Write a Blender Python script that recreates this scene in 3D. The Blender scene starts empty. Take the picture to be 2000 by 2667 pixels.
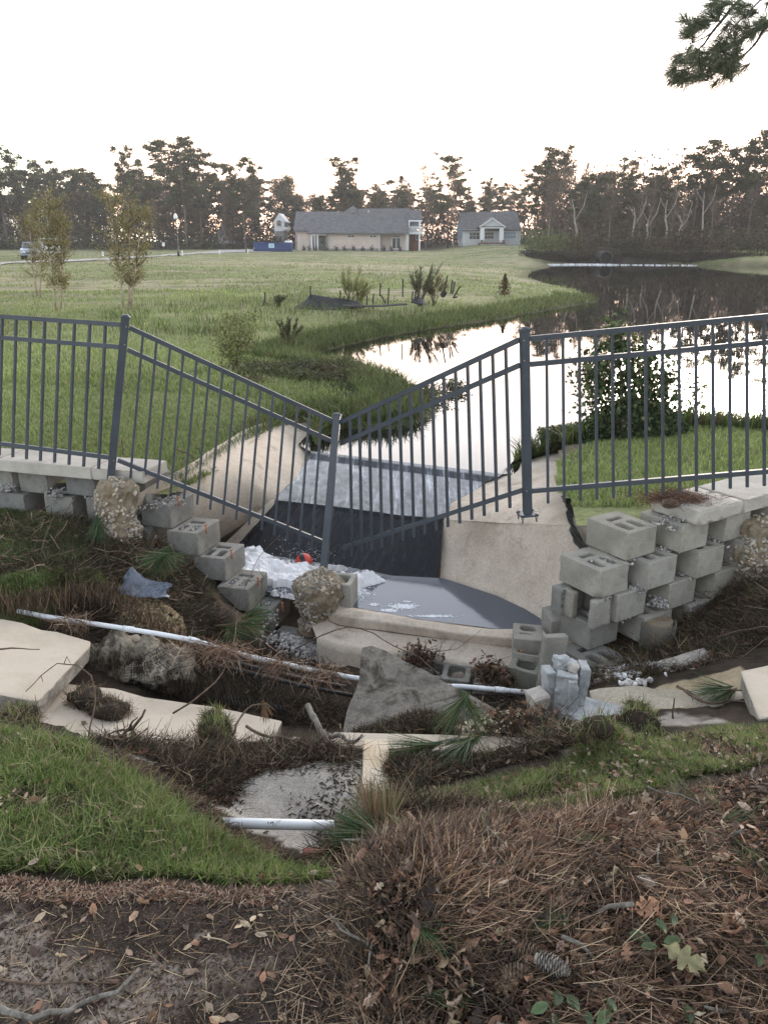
import bpy, bmesh, math, random
import numpy as np
from mathutils import Vector, Matrix
random.seed(7); RNG = np.random.default_rng(11)
R = math.radians
C = bpy.context.scene.collection
scene = bpy.context.scene

# ------------------------------------------------------------------ camera
PITCH = R(18.8); FPX = 2074.0; EYE = 1.7
cd = bpy.data.cameras.new("camera"); cam = bpy.data.objects.new("camera", cd); C.objects.link(cam)
cam.location = (0, 0, EYE); cam.rotation_euler = (R(90) - PITCH, 0, 0)
cd.sensor_fit = 'VERTICAL'; cd.sensor_height = 36.0; cd.lens = 36.0 * FPX / 2667.0
cd.clip_start = 0.05; cd.clip_end = 6000
scene.camera = cam

# ------------------------------------------------------------------ sky, sun, exposure
SUN_EL, SUN_AZ = 12.0, 22.0            # degrees above the horizon, degrees right of straight ahead (+Y)
w = bpy.data.worlds.new("World"); scene.world = w; w.use_nodes = True
nt = w.node_tree; nt.nodes.clear()
sky = nt.nodes.new('ShaderNodeTexSky'); sky.sky_type = 'NISHITA'; sky.sun_disc = False
sky.sun_elevation = R(SUN_EL); sky.sun_rotation = R(SUN_AZ)
sky.air_density = 1.0; sky.dust_density = 2.0; sky.ozone_density = 1.0; sky.altitude = 0
hs = nt.nodes.new('ShaderNodeHueSaturation'); hs.inputs['Saturation'].default_value = 0.36
bg = nt.nodes.new('ShaderNodeBackground'); bg.inputs['Strength'].default_value = 0.15
wo = nt.nodes.new('ShaderNodeOutputWorld')
cap = nt.nodes.new('ShaderNodeMix'); cap.data_type = 'RGBA'; cap.blend_type = 'DARKEN'; cap.inputs[0].default_value = 1.0; cap.inputs[7].default_value = (8.6, 7.6, 7.0, 1)
tcw = nt.nodes.new('ShaderNodeTexCoord'); sep = nt.nodes.new('ShaderNodeSeparateXYZ'); rw = nt.nodes.new('ShaderNodeValToRGB'); sc_ = nt.nodes.new('ShaderNodeVectorMath'); sc_.operation = 'SCALE'; sc_.inputs['Scale'].default_value = 10
e_ = rw.color_ramp.elements; e_[0].position = 0.0; e_[0].color = (.90, .56, .38, 1); e_[1].position = .42; e_[1].color = (.40, .42, .47, 1); q_ = e_.new(.10); q_.color = (.86, .62, .48, 1); q_ = e_.new(.22); q_.color = (.66, .62, .60, 1)
nt.links.new(tcw.outputs['Generated'], sep.inputs[0]); nt.links.new(sep.outputs['Z'], rw.inputs[0]); nt.links.new(rw.outputs[0], sc_.inputs[0]); nt.links.new(sc_.outputs[0], cap.inputs[7])
nt.links.new(sky.outputs[0], hs.inputs['Color']); nt.links.new(hs.outputs[0], cap.inputs[6]); nt.links.new(cap.outputs[2], bg.inputs[0]); nt.links.new(bg.outputs[0], wo.inputs[0])
sl = bpy.data.lights.new("sun", 'SUN'); sl.energy = 0.5; sl.angle = R(14); sl.color = (1.0, 0.86, 0.72)
so = bpy.data.objects.new("sun", sl); C.objects.link(so)
sd = Vector((math.sin(R(SUN_AZ)) * math.cos(R(SUN_EL)), math.cos(R(SUN_AZ)) * math.cos(R(SUN_EL)), math.sin(R(SUN_EL))))
so.rotation_euler = sd.to_track_quat('Z', 'Y').to_euler()
scene.view_settings.view_transform = 'Standard'; scene.view_settings.look = 'None'
scene.view_settings.gamma = 1.0; scene.view_settings.exposure = 2.2

# ------------------------------------------------------------------ survey helpers
SP, CP = math.sin(PITCH), math.cos(PITCH)
def ray(px, py):
    dx = (px - 1000.0) / FPX; dy = (1333.5 - py) / FPX
    return Vector((dx, CP + SP * dy, -SP + CP * dy))
def G(px, py, z):                       # sight line meets the level z
    r = ray(px, py); t = (z - EYE) / r.z
    return Vector((r.x * t, r.y * t, z))
def F(px, py, Y):                       # sight line at the distance Y ahead
    r = ray(px, py); t = Y / r.y
    return Vector((r.x * t, Y, EYE + r.z * t))

# ------------------------------------------------------------------ noise
def _hash(ix, iy, s):
    h = (ix.astype(np.int64) * 374761393 + iy.astype(np.int64) * 668265263 + s * 69069) & 0x7fffffff
    h = ((h ^ (h >> 13)) * 1274126177) & 0x7fffffff
    return ((h ^ (h >> 16)) & 0xffff) / 65535.0
def vnoise(x, y, s=0):
    x = np.asarray(x, float); y = np.asarray(y, float)
    ix = np.floor(x); iy = np.floor(y); fx = x - ix; fy = y - iy
    fx = fx * fx * (3 - 2 * fx); fy = fy * fy * (3 - 2 * fy)
    a = _hash(ix, iy, s); b = _hash(ix + 1, iy, s); c = _hash(ix, iy + 1, s); d = _hash(ix + 1, iy + 1, s)
    return (a + (b - a) * fx) * (1 - fy) + (c + (d - c) * fx) * fy
def fbm(x, y, s=0, oc=4):
    t = 0; a = .5
    for i in range(oc):
        t = t + a * (vnoise(x * 2 ** i, y * 2 ** i, s + i * 17) - .5); a *= .5
    return t

# ------------------------------------------------------------------ scene-graph helpers
def tag(o, label=None, cat=None, group=None, kind=None):
    if label: o['label'] = label
    if cat: o['category'] = cat
    if group: o['group'] = group
    if kind: o['kind'] = kind
    return o
def empty(name, loc=(0, 0, 0), label=None, cat=None, group=None, rz=0):
    o = bpy.data.objects.new(name, None); C.objects.link(o); o.location = loc; o.rotation_euler = (0, 0, rz)
    o.empty_display_size = .1
    return tag(o, label, cat, group)
def link(name, me, m, parent=None, loc=None):
    o = bpy.data.objects.new(name, me); C.objects.link(o)
    if m is not None:
        for k in (m if isinstance(m, (list, tuple)) else [m]): me.materials.append(k)
    if parent is not None: o.parent = parent
    if loc is not None: o.location = loc
    return o
def npmesh(name, V, faces_list, smooth=True, col=None):
    """V (n,3); faces_list: list of int arrays (m,k); col (n,3) per-vertex colour"""
    me = bpy.data.meshes.new(name)
    V = np.ascontiguousarray(V, dtype=np.float32)
    me.vertices.add(len(V)); me.vertices.foreach_set('co', V.ravel())
    loops = np.concatenate([f.ravel() for f in faces_list]).astype(np.int32)
    cnt = np.concatenate([np.full(len(f), f.shape[1]) for f in faces_list]).astype(np.int32)
    st = np.concatenate([[0], np.cumsum(cnt)[:-1]]).astype(np.int32)
    me.loops.add(len(loops)); me.loops.foreach_set('vertex_index', loops)
    me.polygons.add(len(cnt)); me.polygons.foreach_set('loop_start', st); me.polygons.foreach_set('loop_total', cnt)
    me.polygons.foreach_set('use_smooth', np.full(len(cnt), smooth, dtype=bool))
    me.update(calc_edges=True); me.validate()
    if col is not None:
        a = me.color_attributes.new('Col', 'FLOAT_COLOR', 'POINT')
        c4 = np.ones((len(V), 4), np.float32); c4[:, :3] = col
        a.data.foreach_set('color', c4.ravel())
    return me
class MB:
    """collects boxes, bars, tubes, lathes into ONE mesh"""
    def __init__(s): s.V = []; s.Fc = []; s.mi = []; s.sm = []
    def add(s, vs, fs, mi=0, smooth=False):
        b = len(s.V); s.V += [tuple(v) for v in vs]
        for f in fs: s.Fc.append(tuple(i + b for i in f)); s.mi.append(mi); s.sm.append(smooth)
    def hexa(s, p, mi=0):               # 8 corners: 0-3 bottom ring, 4-7 top ring
        s.add(p, [(3, 2, 1, 0), (4, 5, 6, 7), (0, 1, 5, 4), (1, 2, 6, 5), (2, 3, 7, 6), (3, 0, 4, 7)], mi)
    def box(s, c, d, rot=None, mi=0):
        c = Vector(c); M = rot or Matrix.Identity(3); h = [x / 2 for x in d]
        p = [c + M @ Vector((sx * h[0], sy * h[1], sz * h[2])) for sz in (-1, 1) for sx, sy in ((-1, -1), (1, -1), (1, 1), (-1, 1))]
        s.hexa(p, mi)
    def bar(s, a, b, wd, hg, up=(0, 0, 1), mi=0):
        a = Vector(a); b = Vector(b); d = (b - a).normalized(); sd_ = d.cross(Vector(up)).normalized(); u = sd_.cross(d).normalized()
        p = []
        for e in (a, b):
            p += [e - sd_ * wd / 2 - u * hg / 2, e + sd_ * wd / 2 - u * hg / 2, e + sd_ * wd / 2 + u * hg / 2, e - sd_ * wd / 2 + u * hg / 2]
        s.hexa(p, mi)
    def tube(s, pts, rad, n=8, caps=True, mi=0):
        pts = [Vector(p) for p in pts]; m = len(pts)
        if not isinstance(rad, (list, tuple)): rad = [rad] * m
        base = len(s.V); ref = None
        for i, p in enumerate(pts):
            t = (pts[min(i + 1, m - 1)] - pts[max(i - 1, 0)])
            t = t.normalized() if t.length > 1e-9 else Vector((0, 0, 1))
            if ref is None: ref = Vector((1, 0, 0)) if abs(t.x) < .8 else Vector((0, 1, 0))
            u = (ref - t * ref.dot(t)).normalized(); v = t.cross(u); ref = u
            for k in range(n):
                a = 2 * math.pi * k / n; s.V.append(tuple(p + (u * math.cos(a) + v * math.sin(a)) * rad[i]))
        for i in range(m - 1):
            for k in range(n):
                k2 = (k + 1) % n; s.Fc.append((base + i * n + k, base + i * n + k2, base + (i + 1) * n + k2, base + (i + 1) * n + k)); s.mi.append(mi); s.sm.append(True)
        if caps:
            s.Fc.append(tuple(base + k for k in range(n))[::-1]); s.mi.append(mi); s.sm.append(False)
            s.Fc.append(tuple(base + (m - 1) * n + k for k in range(n))); s.mi.append(mi); s.sm.append(False)
    def prism(s, poly, vec, mi=0):      # planar polygon (3-D points) pushed along vec
        n = len(poly); vec = Vector(vec); s.add([Vector(p) for p in poly] + [Vector(p) + vec for p in poly],
            [tuple(range(n))[::-1], tuple(range(n, 2 * n))] + [(i, (i + 1) % n, n + (i + 1) % n, n + i) for i in range(n)], mi)
    def mesh(s, name='m', bevel=0, seg=1):
        me = bpy.data.meshes.new(name); me.from_pydata(s.V, [], s.Fc)
        me.polygons.foreach_set('material_index', s.mi); me.polygons.foreach_set('use_smooth', s.sm); me.update()
        bm = bmesh.new(); bm.from_mesh(me)
        if bevel: bmesh.ops.bevel(bm, geom=bm.edges[:], offset=bevel, segments=seg, affect='EDGES', clamp_overlap=True)
        bmesh.ops.recalc_face_normals(bm, faces=bm.faces[:]); bm.to_mesh(me); bm.free()
        return me
    def build(s, name, m, parent=None, bevel=0, seg=1, loc=None): return link(name, s.mesh(name, bevel, seg), m, parent, loc)

def rough_up(me, cell, amp, seed=0, keep=None):
    """subdivide and crumble a mesh's surface (broken concrete, soil)"""
    bm = bmesh.new(); bm.from_mesh(me)
    bmesh.ops.triangulate(bm, faces=bm.faces[:])
    for _ in range(8):
        es = [e for e in bm.edges if e.calc_length() > cell]
        if not es: break
        bmesh.ops.subdivide_edges(bm, edges=es, cuts=1)
        bmesh.ops.triangulate(bm, faces=[f for f in bm.faces if len(f.verts) > 3])
    bm.normal_update()
    from mathutils import noise
    off = Vector((seed * 3.1, seed * 1.7, seed * 5.3))
    mv = []
    for v in bm.verts:
        a = amp if keep is None else amp * keep(v.co)
        n1 = noise.noise(v.co / (cell * 5) + off); n2 = noise.noise(v.co / (cell * 1.6) + off)
        mv.append(v.normal * a * (n1 * 1.1 + n2 * .7))
    for v, d in zip(bm.verts, mv): v.co += d
    for f in bm.faces: f.smooth = True
    bm.to_mesh(me); bm.free(); return me
def resample(P, n):
    P = [Vector(p) for p in P]; L = [0]
    for a, b in zip(P, P[1:]): L.append(L[-1] + (b - a).length)
    out = []
    for i in range(n):
        t = L[-1] * i / (n - 1); k = 0
        while k < len(L) - 2 and L[k + 1] < t: k += 1
        f = (t - L[k]) / max(L[k + 1] - L[k], 1e-9); out.append(P[k].lerp(P[k + 1], min(max(f, 0), 1)))
    return out
def loft(lines, n, sub):
    """grid through several polylines; n points along, sub rows between two lines -> (rows,n,3)"""
    L = [np.array([tuple(p) for p in resample(l, n)]) for l in lines]; rows = []
    for i in range(len(L) - 1):
        k = sub[i] if isinstance(sub, (list, tuple)) else sub
        for j in range(k): rows.append(L[i] + (L[i + 1] - L[i]) * j / k)
    rows.append(L[-1]); return np.array(rows)
def gridmesh(name, A, smooth=True, col=None):
    r, c = A.shape[:2]; idx = np.arange(r * c).reshape(r, c)
    f = np.stack([idx[:-1, :-1], idx[:-1, 1:], idx[1:, 1:], idx[1:, :-1]], -1).reshape(-1, 4)
    return npmesh(name, A.reshape(-1, 3), [f], smooth, col)
def inpoly(x, y, poly):
    x = np.asarray(x); y = np.asarray(y); r = np.zeros(x.shape, bool); n = len(poly)
    for i in range(n):
        x1, y1 = poly[i][:2]; x2, y2 = poly[(i + 1) % n][:2]
        c = ((y1 > y) != (y2 > y)) & (x < (x2 - x1) * (y - y1) / (y2 - y1 + 1e-12) + x1); r ^= c
    return r
def polydist(x, y, poly, closed=True):
    x = np.asarray(x); y = np.asarray(y); d = np.full(x.shape, 1e9); n = len(poly)
    for i in range(n if closed else n - 1):
        x1, y1 = poly[i][:2]; x2, y2 = poly[(i + 1) % n][:2]; dx, dy = x2 - x1, y2 - y1
        t = np.clip(((x - x1) * dx + (y - y1) * dy) / (dx * dx + dy * dy + 1e-12), 0, 1)
        d = np.minimum(d, np.hypot(x - x1 - t * dx, y - y1 - t * dy))
    return d

# ------------------------------------------------------------------ materials
def newmat(name):
    m = bpy.data.materials.new(name); m.use_nodes = True; nt = m.node_tree
    return m, nt, nt.nodes['Principled BSDF']
def N(nt, t, **kw):
    n = nt.nodes.new(t)
    for k, v in kw.items():
        if k in n.inputs: n.inputs[k].default_value = v
        else: setattr(n, k, v)
    return n
def tex(nt, scale, detail=4, rough=.55, kind='ShaderNodeTexNoise', coord='Object', stretch=None, dist=0):
    tc = N(nt, 'ShaderNodeTexCoord'); src = tc.outputs[coord]
    if stretch:
        mp = N(nt, 'ShaderNodeMapping'); mp.inputs['Scale'].default_value = stretch; nt.links.new(src, mp.inputs[0]); src = mp.outputs[0]
    t = N(nt, kind); t.inputs['Scale'].default_value = scale
    if kind == 'ShaderNodeTexNoise':
        t.inputs['Detail'].default_value = detail; t.inputs['Roughness'].default_value = rough; t.inputs['Distortion'].default_value = dist
    nt.links.new(src, t.inputs['Vector']); return t
def ramp(nt, src, stops):
    r = N(nt, 'ShaderNodeValToRGB'); e = r.color_ramp.elements
    e[0].position, e[0].color = stops[0][0], (*stops[0][1], 1); e[1].position, e[1].color = stops[-1][0], (*stops[-1][1], 1)
    for p, c in stops[1:-1]:
        q = e.new(p); q.color = (*c, 1)
    nt.links.new(src, r.inputs[0]); return r
def mixc(nt, a, b, f, mode='MIX'):
    m = N(nt, 'ShaderNodeMix'); m.data_type = 'RGBA'; m.blend_type = mode
    for s, i in ((f, 0), (a, 6), (b, 7)):
        if hasattr(s, 'links'): nt.links.new(s, m.inputs[i])
        else: m.inputs[i].default_value = s if i == 0 else (*s, 1)
    return m.outputs[2]
def bumpn(nt, bsdf, src, strength=.3, dist=.01):
    b = N(nt, 'ShaderNodeBump'); b.inputs['Strength'].default_value = strength; b.inputs['Distance'].default_value = dist
    nt.links.new(src, b.inputs['Height'])
    nt.links.new(b.outputs[0], bsdf.inputs['Normal']); return b
g3 = lambda v: (v, v, v)
def mottled(name, c1, c2, scale=3, rough=.85, bscale=60, bstr=.3, bdist=.004, c3=None, fine=.25, detail=6, spec=.3, metal=0, stains=None, rand=0):
    """two-tone mottled surface with fine grain, bump and optional stains"""
    m, nt, b = newmat(name)
    t = tex(nt, scale, detail, .6)
    st = [(.32, c1), (.68, c2)] if c3 is None else [(.28, c1), (.52, c2), (.74, c3)]
    col = ramp(nt, t.outputs[0], st).outputs[0]
    t2 = tex(nt, bscale, 5, .65)
    if fine:
        g = ramp(nt, t2.outputs[0], [(.3, g3(1 - fine)), (.7, g3(1 + fine * .4))]).outputs[0]
        col = mixc(nt, col, g, 1.0, 'MULTIPLY')
    if stains:
        t3 = tex(nt, stains[1], 5, .7, dist=.6); f = ramp(nt, t3.outputs[0], [(stains[2], g3(0)), (stains[2] + .12, g3(stains[3]))]).outputs[0]
        col = mixc(nt, col, stains[0], f)
    if rand:
        oi = N(nt, 'ShaderNodeObjectInfo'); col = mixc(nt, col, ramp(nt, oi.outputs['Random'], [(0, (1 - rand, 1 - rand, 1 - rand * .9)), (.5, (1, .97, .92)), (1, (1 + rand * .4, 1 + rand * .4, 1 + rand * .45))]).outputs[0], 1.0, 'MULTIPLY')
    nt.links.new(col, b.inputs['Base Color']); b.inputs['Roughness'].default_value = rough
    b.inputs['Specular IOR Level'].default_value = spec; b.inputs['Metallic'].default_value = metal
    bumpn(nt, b, t2.outputs[0], bstr, bdist); return m
def vcol(name, rough=.7, trans=0, tint=None, spec=.25, bscale=None, bstr=.4, bdist=.004, var=.0, vscale=3, grain=None):
    """surface coloured by its own colour attribute"""
    m, nt, b = newmat(name); a = N(nt, 'ShaderNodeAttribute'); a.attribute_name = 'Col'; col = a.outputs['Color']
    if var:
        t = tex(nt, vscale, 5, .6); col = mixc(nt, col, ramp(nt, t.outputs[0], [(.3, g3(1 - var)), (.7, g3(1 + var))]).outputs[0], 1.0, 'MULTIPLY')
    if grain:
        t = tex(nt, grain[0], 6, .7); col = mixc(nt, col, ramp(nt, t.outputs[0], [(.32, g3(1 - grain[1])), (.66, g3(1 + grain[1]))]).outputs[0], 1.0, 'MULTIPLY')
    nt.links.new(col, b.inputs['Base Color']); b.inputs['Roughness'].default_value = rough; b.inputs['Specular IOR Level'].default_value = spec
    if bscale: bumpn(nt, b, tex(nt, bscale, 6, .65).outputs[0], bstr, bdist)
    if trans:
        ms = N(nt, 'ShaderNodeMixShader'); ms.inputs[0].default_value = trans; tr = N(nt, 'ShaderNodeBsdfTranslucent')
        nt.links.new(col, tr.inputs[0]); nt.links.new(b.outputs[0], ms.inputs[1]); nt.links.new(tr.outputs[0], ms.inputs[2])
        nt.links.new(ms.outputs[0], nt.nodes['Material Output'].inputs[0])
    return m
def plain(name, c, rough=.6, metal=0, spec=.4, bscale=None, bstr=.2, bdist=.002, var=.12):
    return mottled(name, tuple(x * (1 - var) for x in c), c, scale=6, rough=rough, bscale=bscale or 90, bstr=bstr if bscale else .05, bdist=bdist, fine=.06, spec=spec, metal=metal)
# ================================================================== SETTING
POND_Z, POOL_Z = -0.55, -1.05
def GP(lst, z): return [G(x, y, z) for x, y in lst]
# pond outline, walked from the spillway crest anticlockwise along the left bank, round the far bank and back
shore_l = GP([(812, 1179), (835, 1145), (880, 1118), (1000, 1112), (1085, 1098), (1112, 1065), (1030, 990), (905, 955), (770, 938), (880, 905), (1000, 878),
              (1120, 858), (1300, 832), (1440, 806), (1560, 786), (1500, 757), (1420, 738), (1372, 722), (1385, 706), (1430, 696)], POND_Z)
far_pts = [Vector((16.5, 84, 0)), Vector((21, 86, 0)), Vector((30, 83, 0)), Vector((36, 78, 0)), Vector((37, 64, 0)), Vector((60, 50, 0)), Vector((60, 12, 0)), Vector((12, 9.0, 0))]
shore_r = GP([(2000, 1158), (1900, 1150), (1800, 1142), (1700, 1140), (1560, 1160), (1470, 1180), (1410, 1185), (1340, 1205), (1284, 1238)], POND_Z)
pond_poly = [(p.x, p.y) for p in shore_l + far_pts + shore_r]

# spillway outlines (photograph survey, world coordinates)
crest = [F(812, 1179, 8.26 * 1.0)] ; cl = G(812, 1179, -.57); cr = G(1284, 1239, -.57)
wl = [G(824, 1181, -.57), G(793, 1251, -.62), G(725, 1304, -.68)]       # left water line down the chute
wr = [G(1284, 1239, -.57), G(1159, 1309, -.62), G(1150, 1352, -.68)]    # right water line
brk = [G(560, 1290, -.55), G(725, 1304, -.68), G(860, 1319, -.70), G(1034, 1343, -.70), G(1154, 1352, -.68)]
base_fall = [G(470, 1400, POOL_Z), G(600, 1420, POOL_Z), G(745, 1454, POOL_Z), G(908, 1478, POOL_Z), G(1014, 1500, POOL_Z), G(1145, 1507, POOL_Z)]
pool_edge_r = [G(1145, 1507, POOL_Z), G(1275, 1550, POOL_Z), G(1345, 1583, POOL_Z), G(1400, 1617, POOL_Z)]
pool_front = [G(1400, 1617, POOL_Z), G(1371, 1632, POOL_Z), G(1275, 1632, POOL_Z), G(1082, 1608, POOL_Z), G(899, 1574, POOL_Z), G(706, 1540, POOL_Z), G(600, 1530, POOL_Z), G(470, 1500, POOL_Z)]
outer_l = [G(800, 1085, -.42), G(715, 1092, -.3), G(640, 1118, -.2), G(560, 1165, -.15), G(470, 1225, -.12), G(400, 1262, -.1)]
outer_r = [G(1420, 1178, -.52), G(1475, 1180, -.42), G(1480, 1260, -.35), G(1485, 1345, -.32), G(1560, 1400, -.32), G(1620, 1480, -.32)]

# ---------------- wall lines
DR = Vector((.844, .536, 0)).normalized(); NR = Vector((-DR.y, DR.x, 0))
DL = Vector((-.962, .274, 0)).normalized(); NL = Vector((DL.y * 1.0, -DL.x, 0)); NL = Vector((.274, .962, 0)).normalized()
WR0 = G(1637, 1390, -.1); WL0 = G(443, 1318, -.3)
wallR = [WR0 + DR * t for t in (-.2, 8)]; wallL = [WL0 + DL * t for t in (-.2, 8)]

# ---------------- concrete of the spillway
CONC_W = mottled('spillway_concrete', (.37, .305, .24), (.52, .44, .36), 2.2, .9, 45, .5, .006, c3=(.60, .53, .45), fine=.22, stains=((.20, .165, .12), 3.0, .56, .6))
def crumple(A, amp=.006, s=0):
    A = A.copy(); A[..., 2] += amp * 2 * fbm(A[..., 0] * 3, A[..., 1] * 3, s); return A
sp = empty('spillway', (0, 6.5, -1.3), 'pale concrete spillway chute with flared side slopes falling into a round basin', 'spillway')
SPINV = Matrix.Translation(-sp.location)
def sppart(name, A, m=CONC_W):
    o = link(name, gridmesh(name, A), m, sp); o.matrix_parent_inverse = Matrix.Translation((0, -6.5, 1.3)); return o
# left flare: outer edge -> waterline; continues under the water
inL = [G(850, 1120, -.60), G(824, 1181, -.66), G(793, 1251, -.69), G(725, 1304, -.76), G(650, 1355, -.93), G(560, 1412, -1.12), G(500, 1440, -1.2)]
o1 = [G(800, 1085, -.50), G(715, 1092, -.36), G(640, 1118, -.26), G(560, 1165, -.2), G(470, 1225, -.15), G(400, 1262, -.15), G(340, 1300, -.2)]
A = crumple(loft([o1, inL], 60, 24), .01, 3); sppart('side_slope', A)
# right flare top shelf, then the steep side down to the basin
crR = [G(1500, 1164, -.50), G(1480, 1260, -.40), G(1490, 1345, -.36), G(1530, 1372, -.36)]
inR = [G(1425, 1178, -.555), G(1340, 1208, -.56), G(1284, 1241, -.60), G(1170, 1309, -.67), G(1154, 1354, -.72)]
crease = [G(1154, 1354, -.72), G(1280, 1356, -.58), G(1400, 1362, -.46), G(1530, 1372, -.36), G(1660, 1410, -.36)]
footR = [G(1146, 1512, POOL_Z - .06), G(1277, 1556, POOL_Z - .06), G(1400, 1622, POOL_Z - .04), G(1440, 1660, -1.05), G(1530, 1720, -1.05)]
A = crumple(loft([crR, inR], 40, 20), .008, 5); sppart('shelf', A)
mid = [a.lerp(b, .5) + Vector((0, .04, -.03)) for a, b in zip(crease, footR)]
A = crumple(loft([crease, mid, footR], 50, 14), .012, 8); sppart('side_slope', A)
# chute floor + falls face (concrete under the water)
floorA = [G(812, 1172, -.62), G(1300, 1232, -.62)]
brk2 = [G(700, 1306, -.74), G(860, 1321, -.745), G(1034, 1346, -.745), G(1160, 1356, -.74)]
base2 = [G(560, 1440, -1.2), G(745, 1462, -1.2), G(908, 1486, -1.2), G(1165, 1512, -1.2)]
A = loft([floorA, brk2, base2], 50, 12); sppart('chute_floor', A)
# rim of the basin (rounded curb) and flat apron in front
pf = [G(1425, 1640, -1.05), G(1371, 1634, POOL_Z - .03), G(1275, 1634, POOL_Z - .03), G(1082, 1610, POOL_Z - .03), G(899, 1576, POOL_Z - .03), G(795, 1544, POOL_Z - .03)]
rim1 = [G(1440, 1650, -1.01), G(1371, 1645, -1.01), G(1275, 1642, -1.01), G(1082, 1617, -1.01), G(899, 1584, -1.01), G(795, 1552, -1.01)]
rim2 = [G(1450, 1672, -1.03), G(1337, 1664, -1.03), G(1200, 1650, -1.03), G(1040, 1628, -1.03), G(884, 1603, -1.03), G(795, 1566, -1.03)]
rim3 = [G(1460, 1695, -1.11), G(1337, 1686, -1.11), G(1200, 1671, -1.11), G(1040, 1650, -1.11), G(884, 1628, -1.11), G(797, 1590, -1.11)]
apr = [G(1460, 1765, -1.15), G(1337, 1742, -1.15), G(1200, 1726, -1.15), G(1040, 1702, -1.15), G(884, 1682, -1.15), G(825, 1662, -1.15)]
apr2 = [p + Vector((0, -.06, -.3)) for p in apr]
A = crumple(loft([pf, rim1, rim2, rim3], 60, 5), .012, 12); sppart('rim', A)
A = crumple(loft([[p + Vector((0, 0, -.004)) for p in rim3], apr, apr2], 60, 6), .006, 13); sppart('apron', A)
lowp = [G(560, 1440, -1.45), G(1460, 1560, -1.45)]; lowq = [G(560, 1600, -1.5), G(1460, 1760, -1.5)]
sppart('basin_floor', loft([lowp, lowq], 8, 4))

# ---------------- water
def water(name, c, rough, scale, strength, dist, stretch=None, spec=.5, detail=3, ior=1.333):
    m, nt, b = newmat(name); b.inputs['Base Color'].default_value = (*c, 1); b.inputs['Roughness'].default_value = rough
    b.inputs['IOR'].default_value = ior; b.inputs['Specular IOR Level'].default_value = spec
    t = tex(nt, scale, detail, .5, stretch=stretch); bumpn(nt, b, t.outputs[0], strength, dist); return m
M_POND = water('pond_water', (.010, .009, .008), .02, 1.6, .10, .006, (1, 1.6, 1), detail=2)
M_POOL = water('basin_water', (.085, .095, .115), .09, 5, .35, .004, None)
M_CHUTE = water('running_water', (.03, .034, .042), .07, 4.5, .45, .014, (2.2, .8, 1), detail=4)
nt_ = M_CHUTE.node_tree; t_ = tex(nt_, 4, 6, .62, stretch=(4.2, .45, 1), dist=.5); nt_.links.new(ramp(nt_, t_.outputs[0], [(.46, (.02, .024, .032)), (.57, (.07, .08, .10)), (.72, (.36, .38, .42))]).outputs[0], nt_.nodes['Principled BSDF'].inputs['Base Color'])
M_FALL, nt_, b_ = newmat('falling_water'); b_.inputs['Roughness'].default_value = .22; b_.inputs['IOR'].default_value = 1.333
t_ = tex(nt_, 16, 6, .7, stretch=(1.3, .3, .3), dist=1.2); nt_.links.new(ramp(nt_, t_.outputs[0], [(.5, (.006, .0065, .009)), (.66, (.014, .016, .020)), (.82, (.10, .105, .12))]).outputs[0], b_.inputs['Base Color']); bumpn(nt_, b_, t_.outputs[0], .3, .012)
def earclip_mesh(name, P3):
    me = bpy.data.meshes.new(name); bm = bmesh.new(); vs = [bm.verts.new(p) for p in P3]; f = bm.faces.new(vs)
    bmesh.ops.triangulate(bm, faces=[f]); bmesh.ops.recalc_face_normals(bm, faces=bm.faces[:])
    if sum(f.normal.z for f in bm.faces) < 0: bmesh.ops.reverse_faces(bm, faces=bm.faces[:])
    bm.to_mesh(me); bm.free(); return me
# pond: generous outline (banks rise through it); the near side stops at the crest
pl = [cl + Vector((-.02, 0, 0)), Vector((-1.2, 9.4, 0)), Vector((-14, 16, 0)), Vector((-14, 100, 0)), Vector((130, 100, 0)), Vector((130, 6, 0)), Vector((3.0, 7.3, 0)), cr + Vector((.1, 0, 0))]
o = link('pond_water', earclip_mesh('pond_water', [Vector((p.x, p.y, POND_Z)) for p in pl]), M_POND); tag(o, kind='structure')
# water rolling over the crest, down the chute, over the break and down the face
c0 = [cl + Vector((-.02, 0, .02)), cr + Vector((.1, 0, .02))]; c1 = [G(812, 1181, -.560), G(1296, 1243, -.560)]; c2 = [G(806, 1196, -.60), G(1262, 1256, -.60)]
ch_b = [G(716, 1302, -.715), G(860, 1317, -.715), G(1034, 1341, -.715), G(1154, 1350, -.705)]
A = loft([c0, c1, c2, ch_b], 140, [3, 8, 90])
u = A[..., 0]; v = A[..., 1]
rip = fbm(u * 9 + v * 2, v * 5, 21, 4); msk = np.clip((np.arange(A.shape[0]) - 11) / 14, 0, 1)[:, None]
A[..., 2] += msk * (.007 * fbm(u * 16 + v * 3, v * 6 - u * 2, 21, 4) + .009 * fbm(u * 4, v * 3, 22, 3))
o = link('chute_water', gridmesh('chute_water', A), M_CHUTE); tag(o, kind='structure')
f0 = [p.copy() for p in ch_b]; f1 = [p + Vector((0, -.03, -.03)) for p in ch_b]
f2 = [G(610, 1430, -1.06), G(745, 1458, -1.06), G(908, 1482, -1.06), G(1014, 1502, -1.06), G(1140, 1509, -1.06)]
A = loft([f0, f1, f2], 160, [4, 50])
ph = np.linspace(0, 40, A.shape[1])[None, :]; q = np.linspace(0, 1, A.shape[0])[:, None]
A[..., 1] -= .009 * fbm(ph * 1.1 + 0 * q, q * 3.0 + 0 * ph, 31, 4) * 2 * q; A[..., 2] += .012 * fbm(ph * 2.3 + 0 * q, q * 7 + 0 * ph, 37, 3)
o = link('falling_water', gridmesh('falling_water', A), M_FALL); tag(o, kind='structure')
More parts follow.
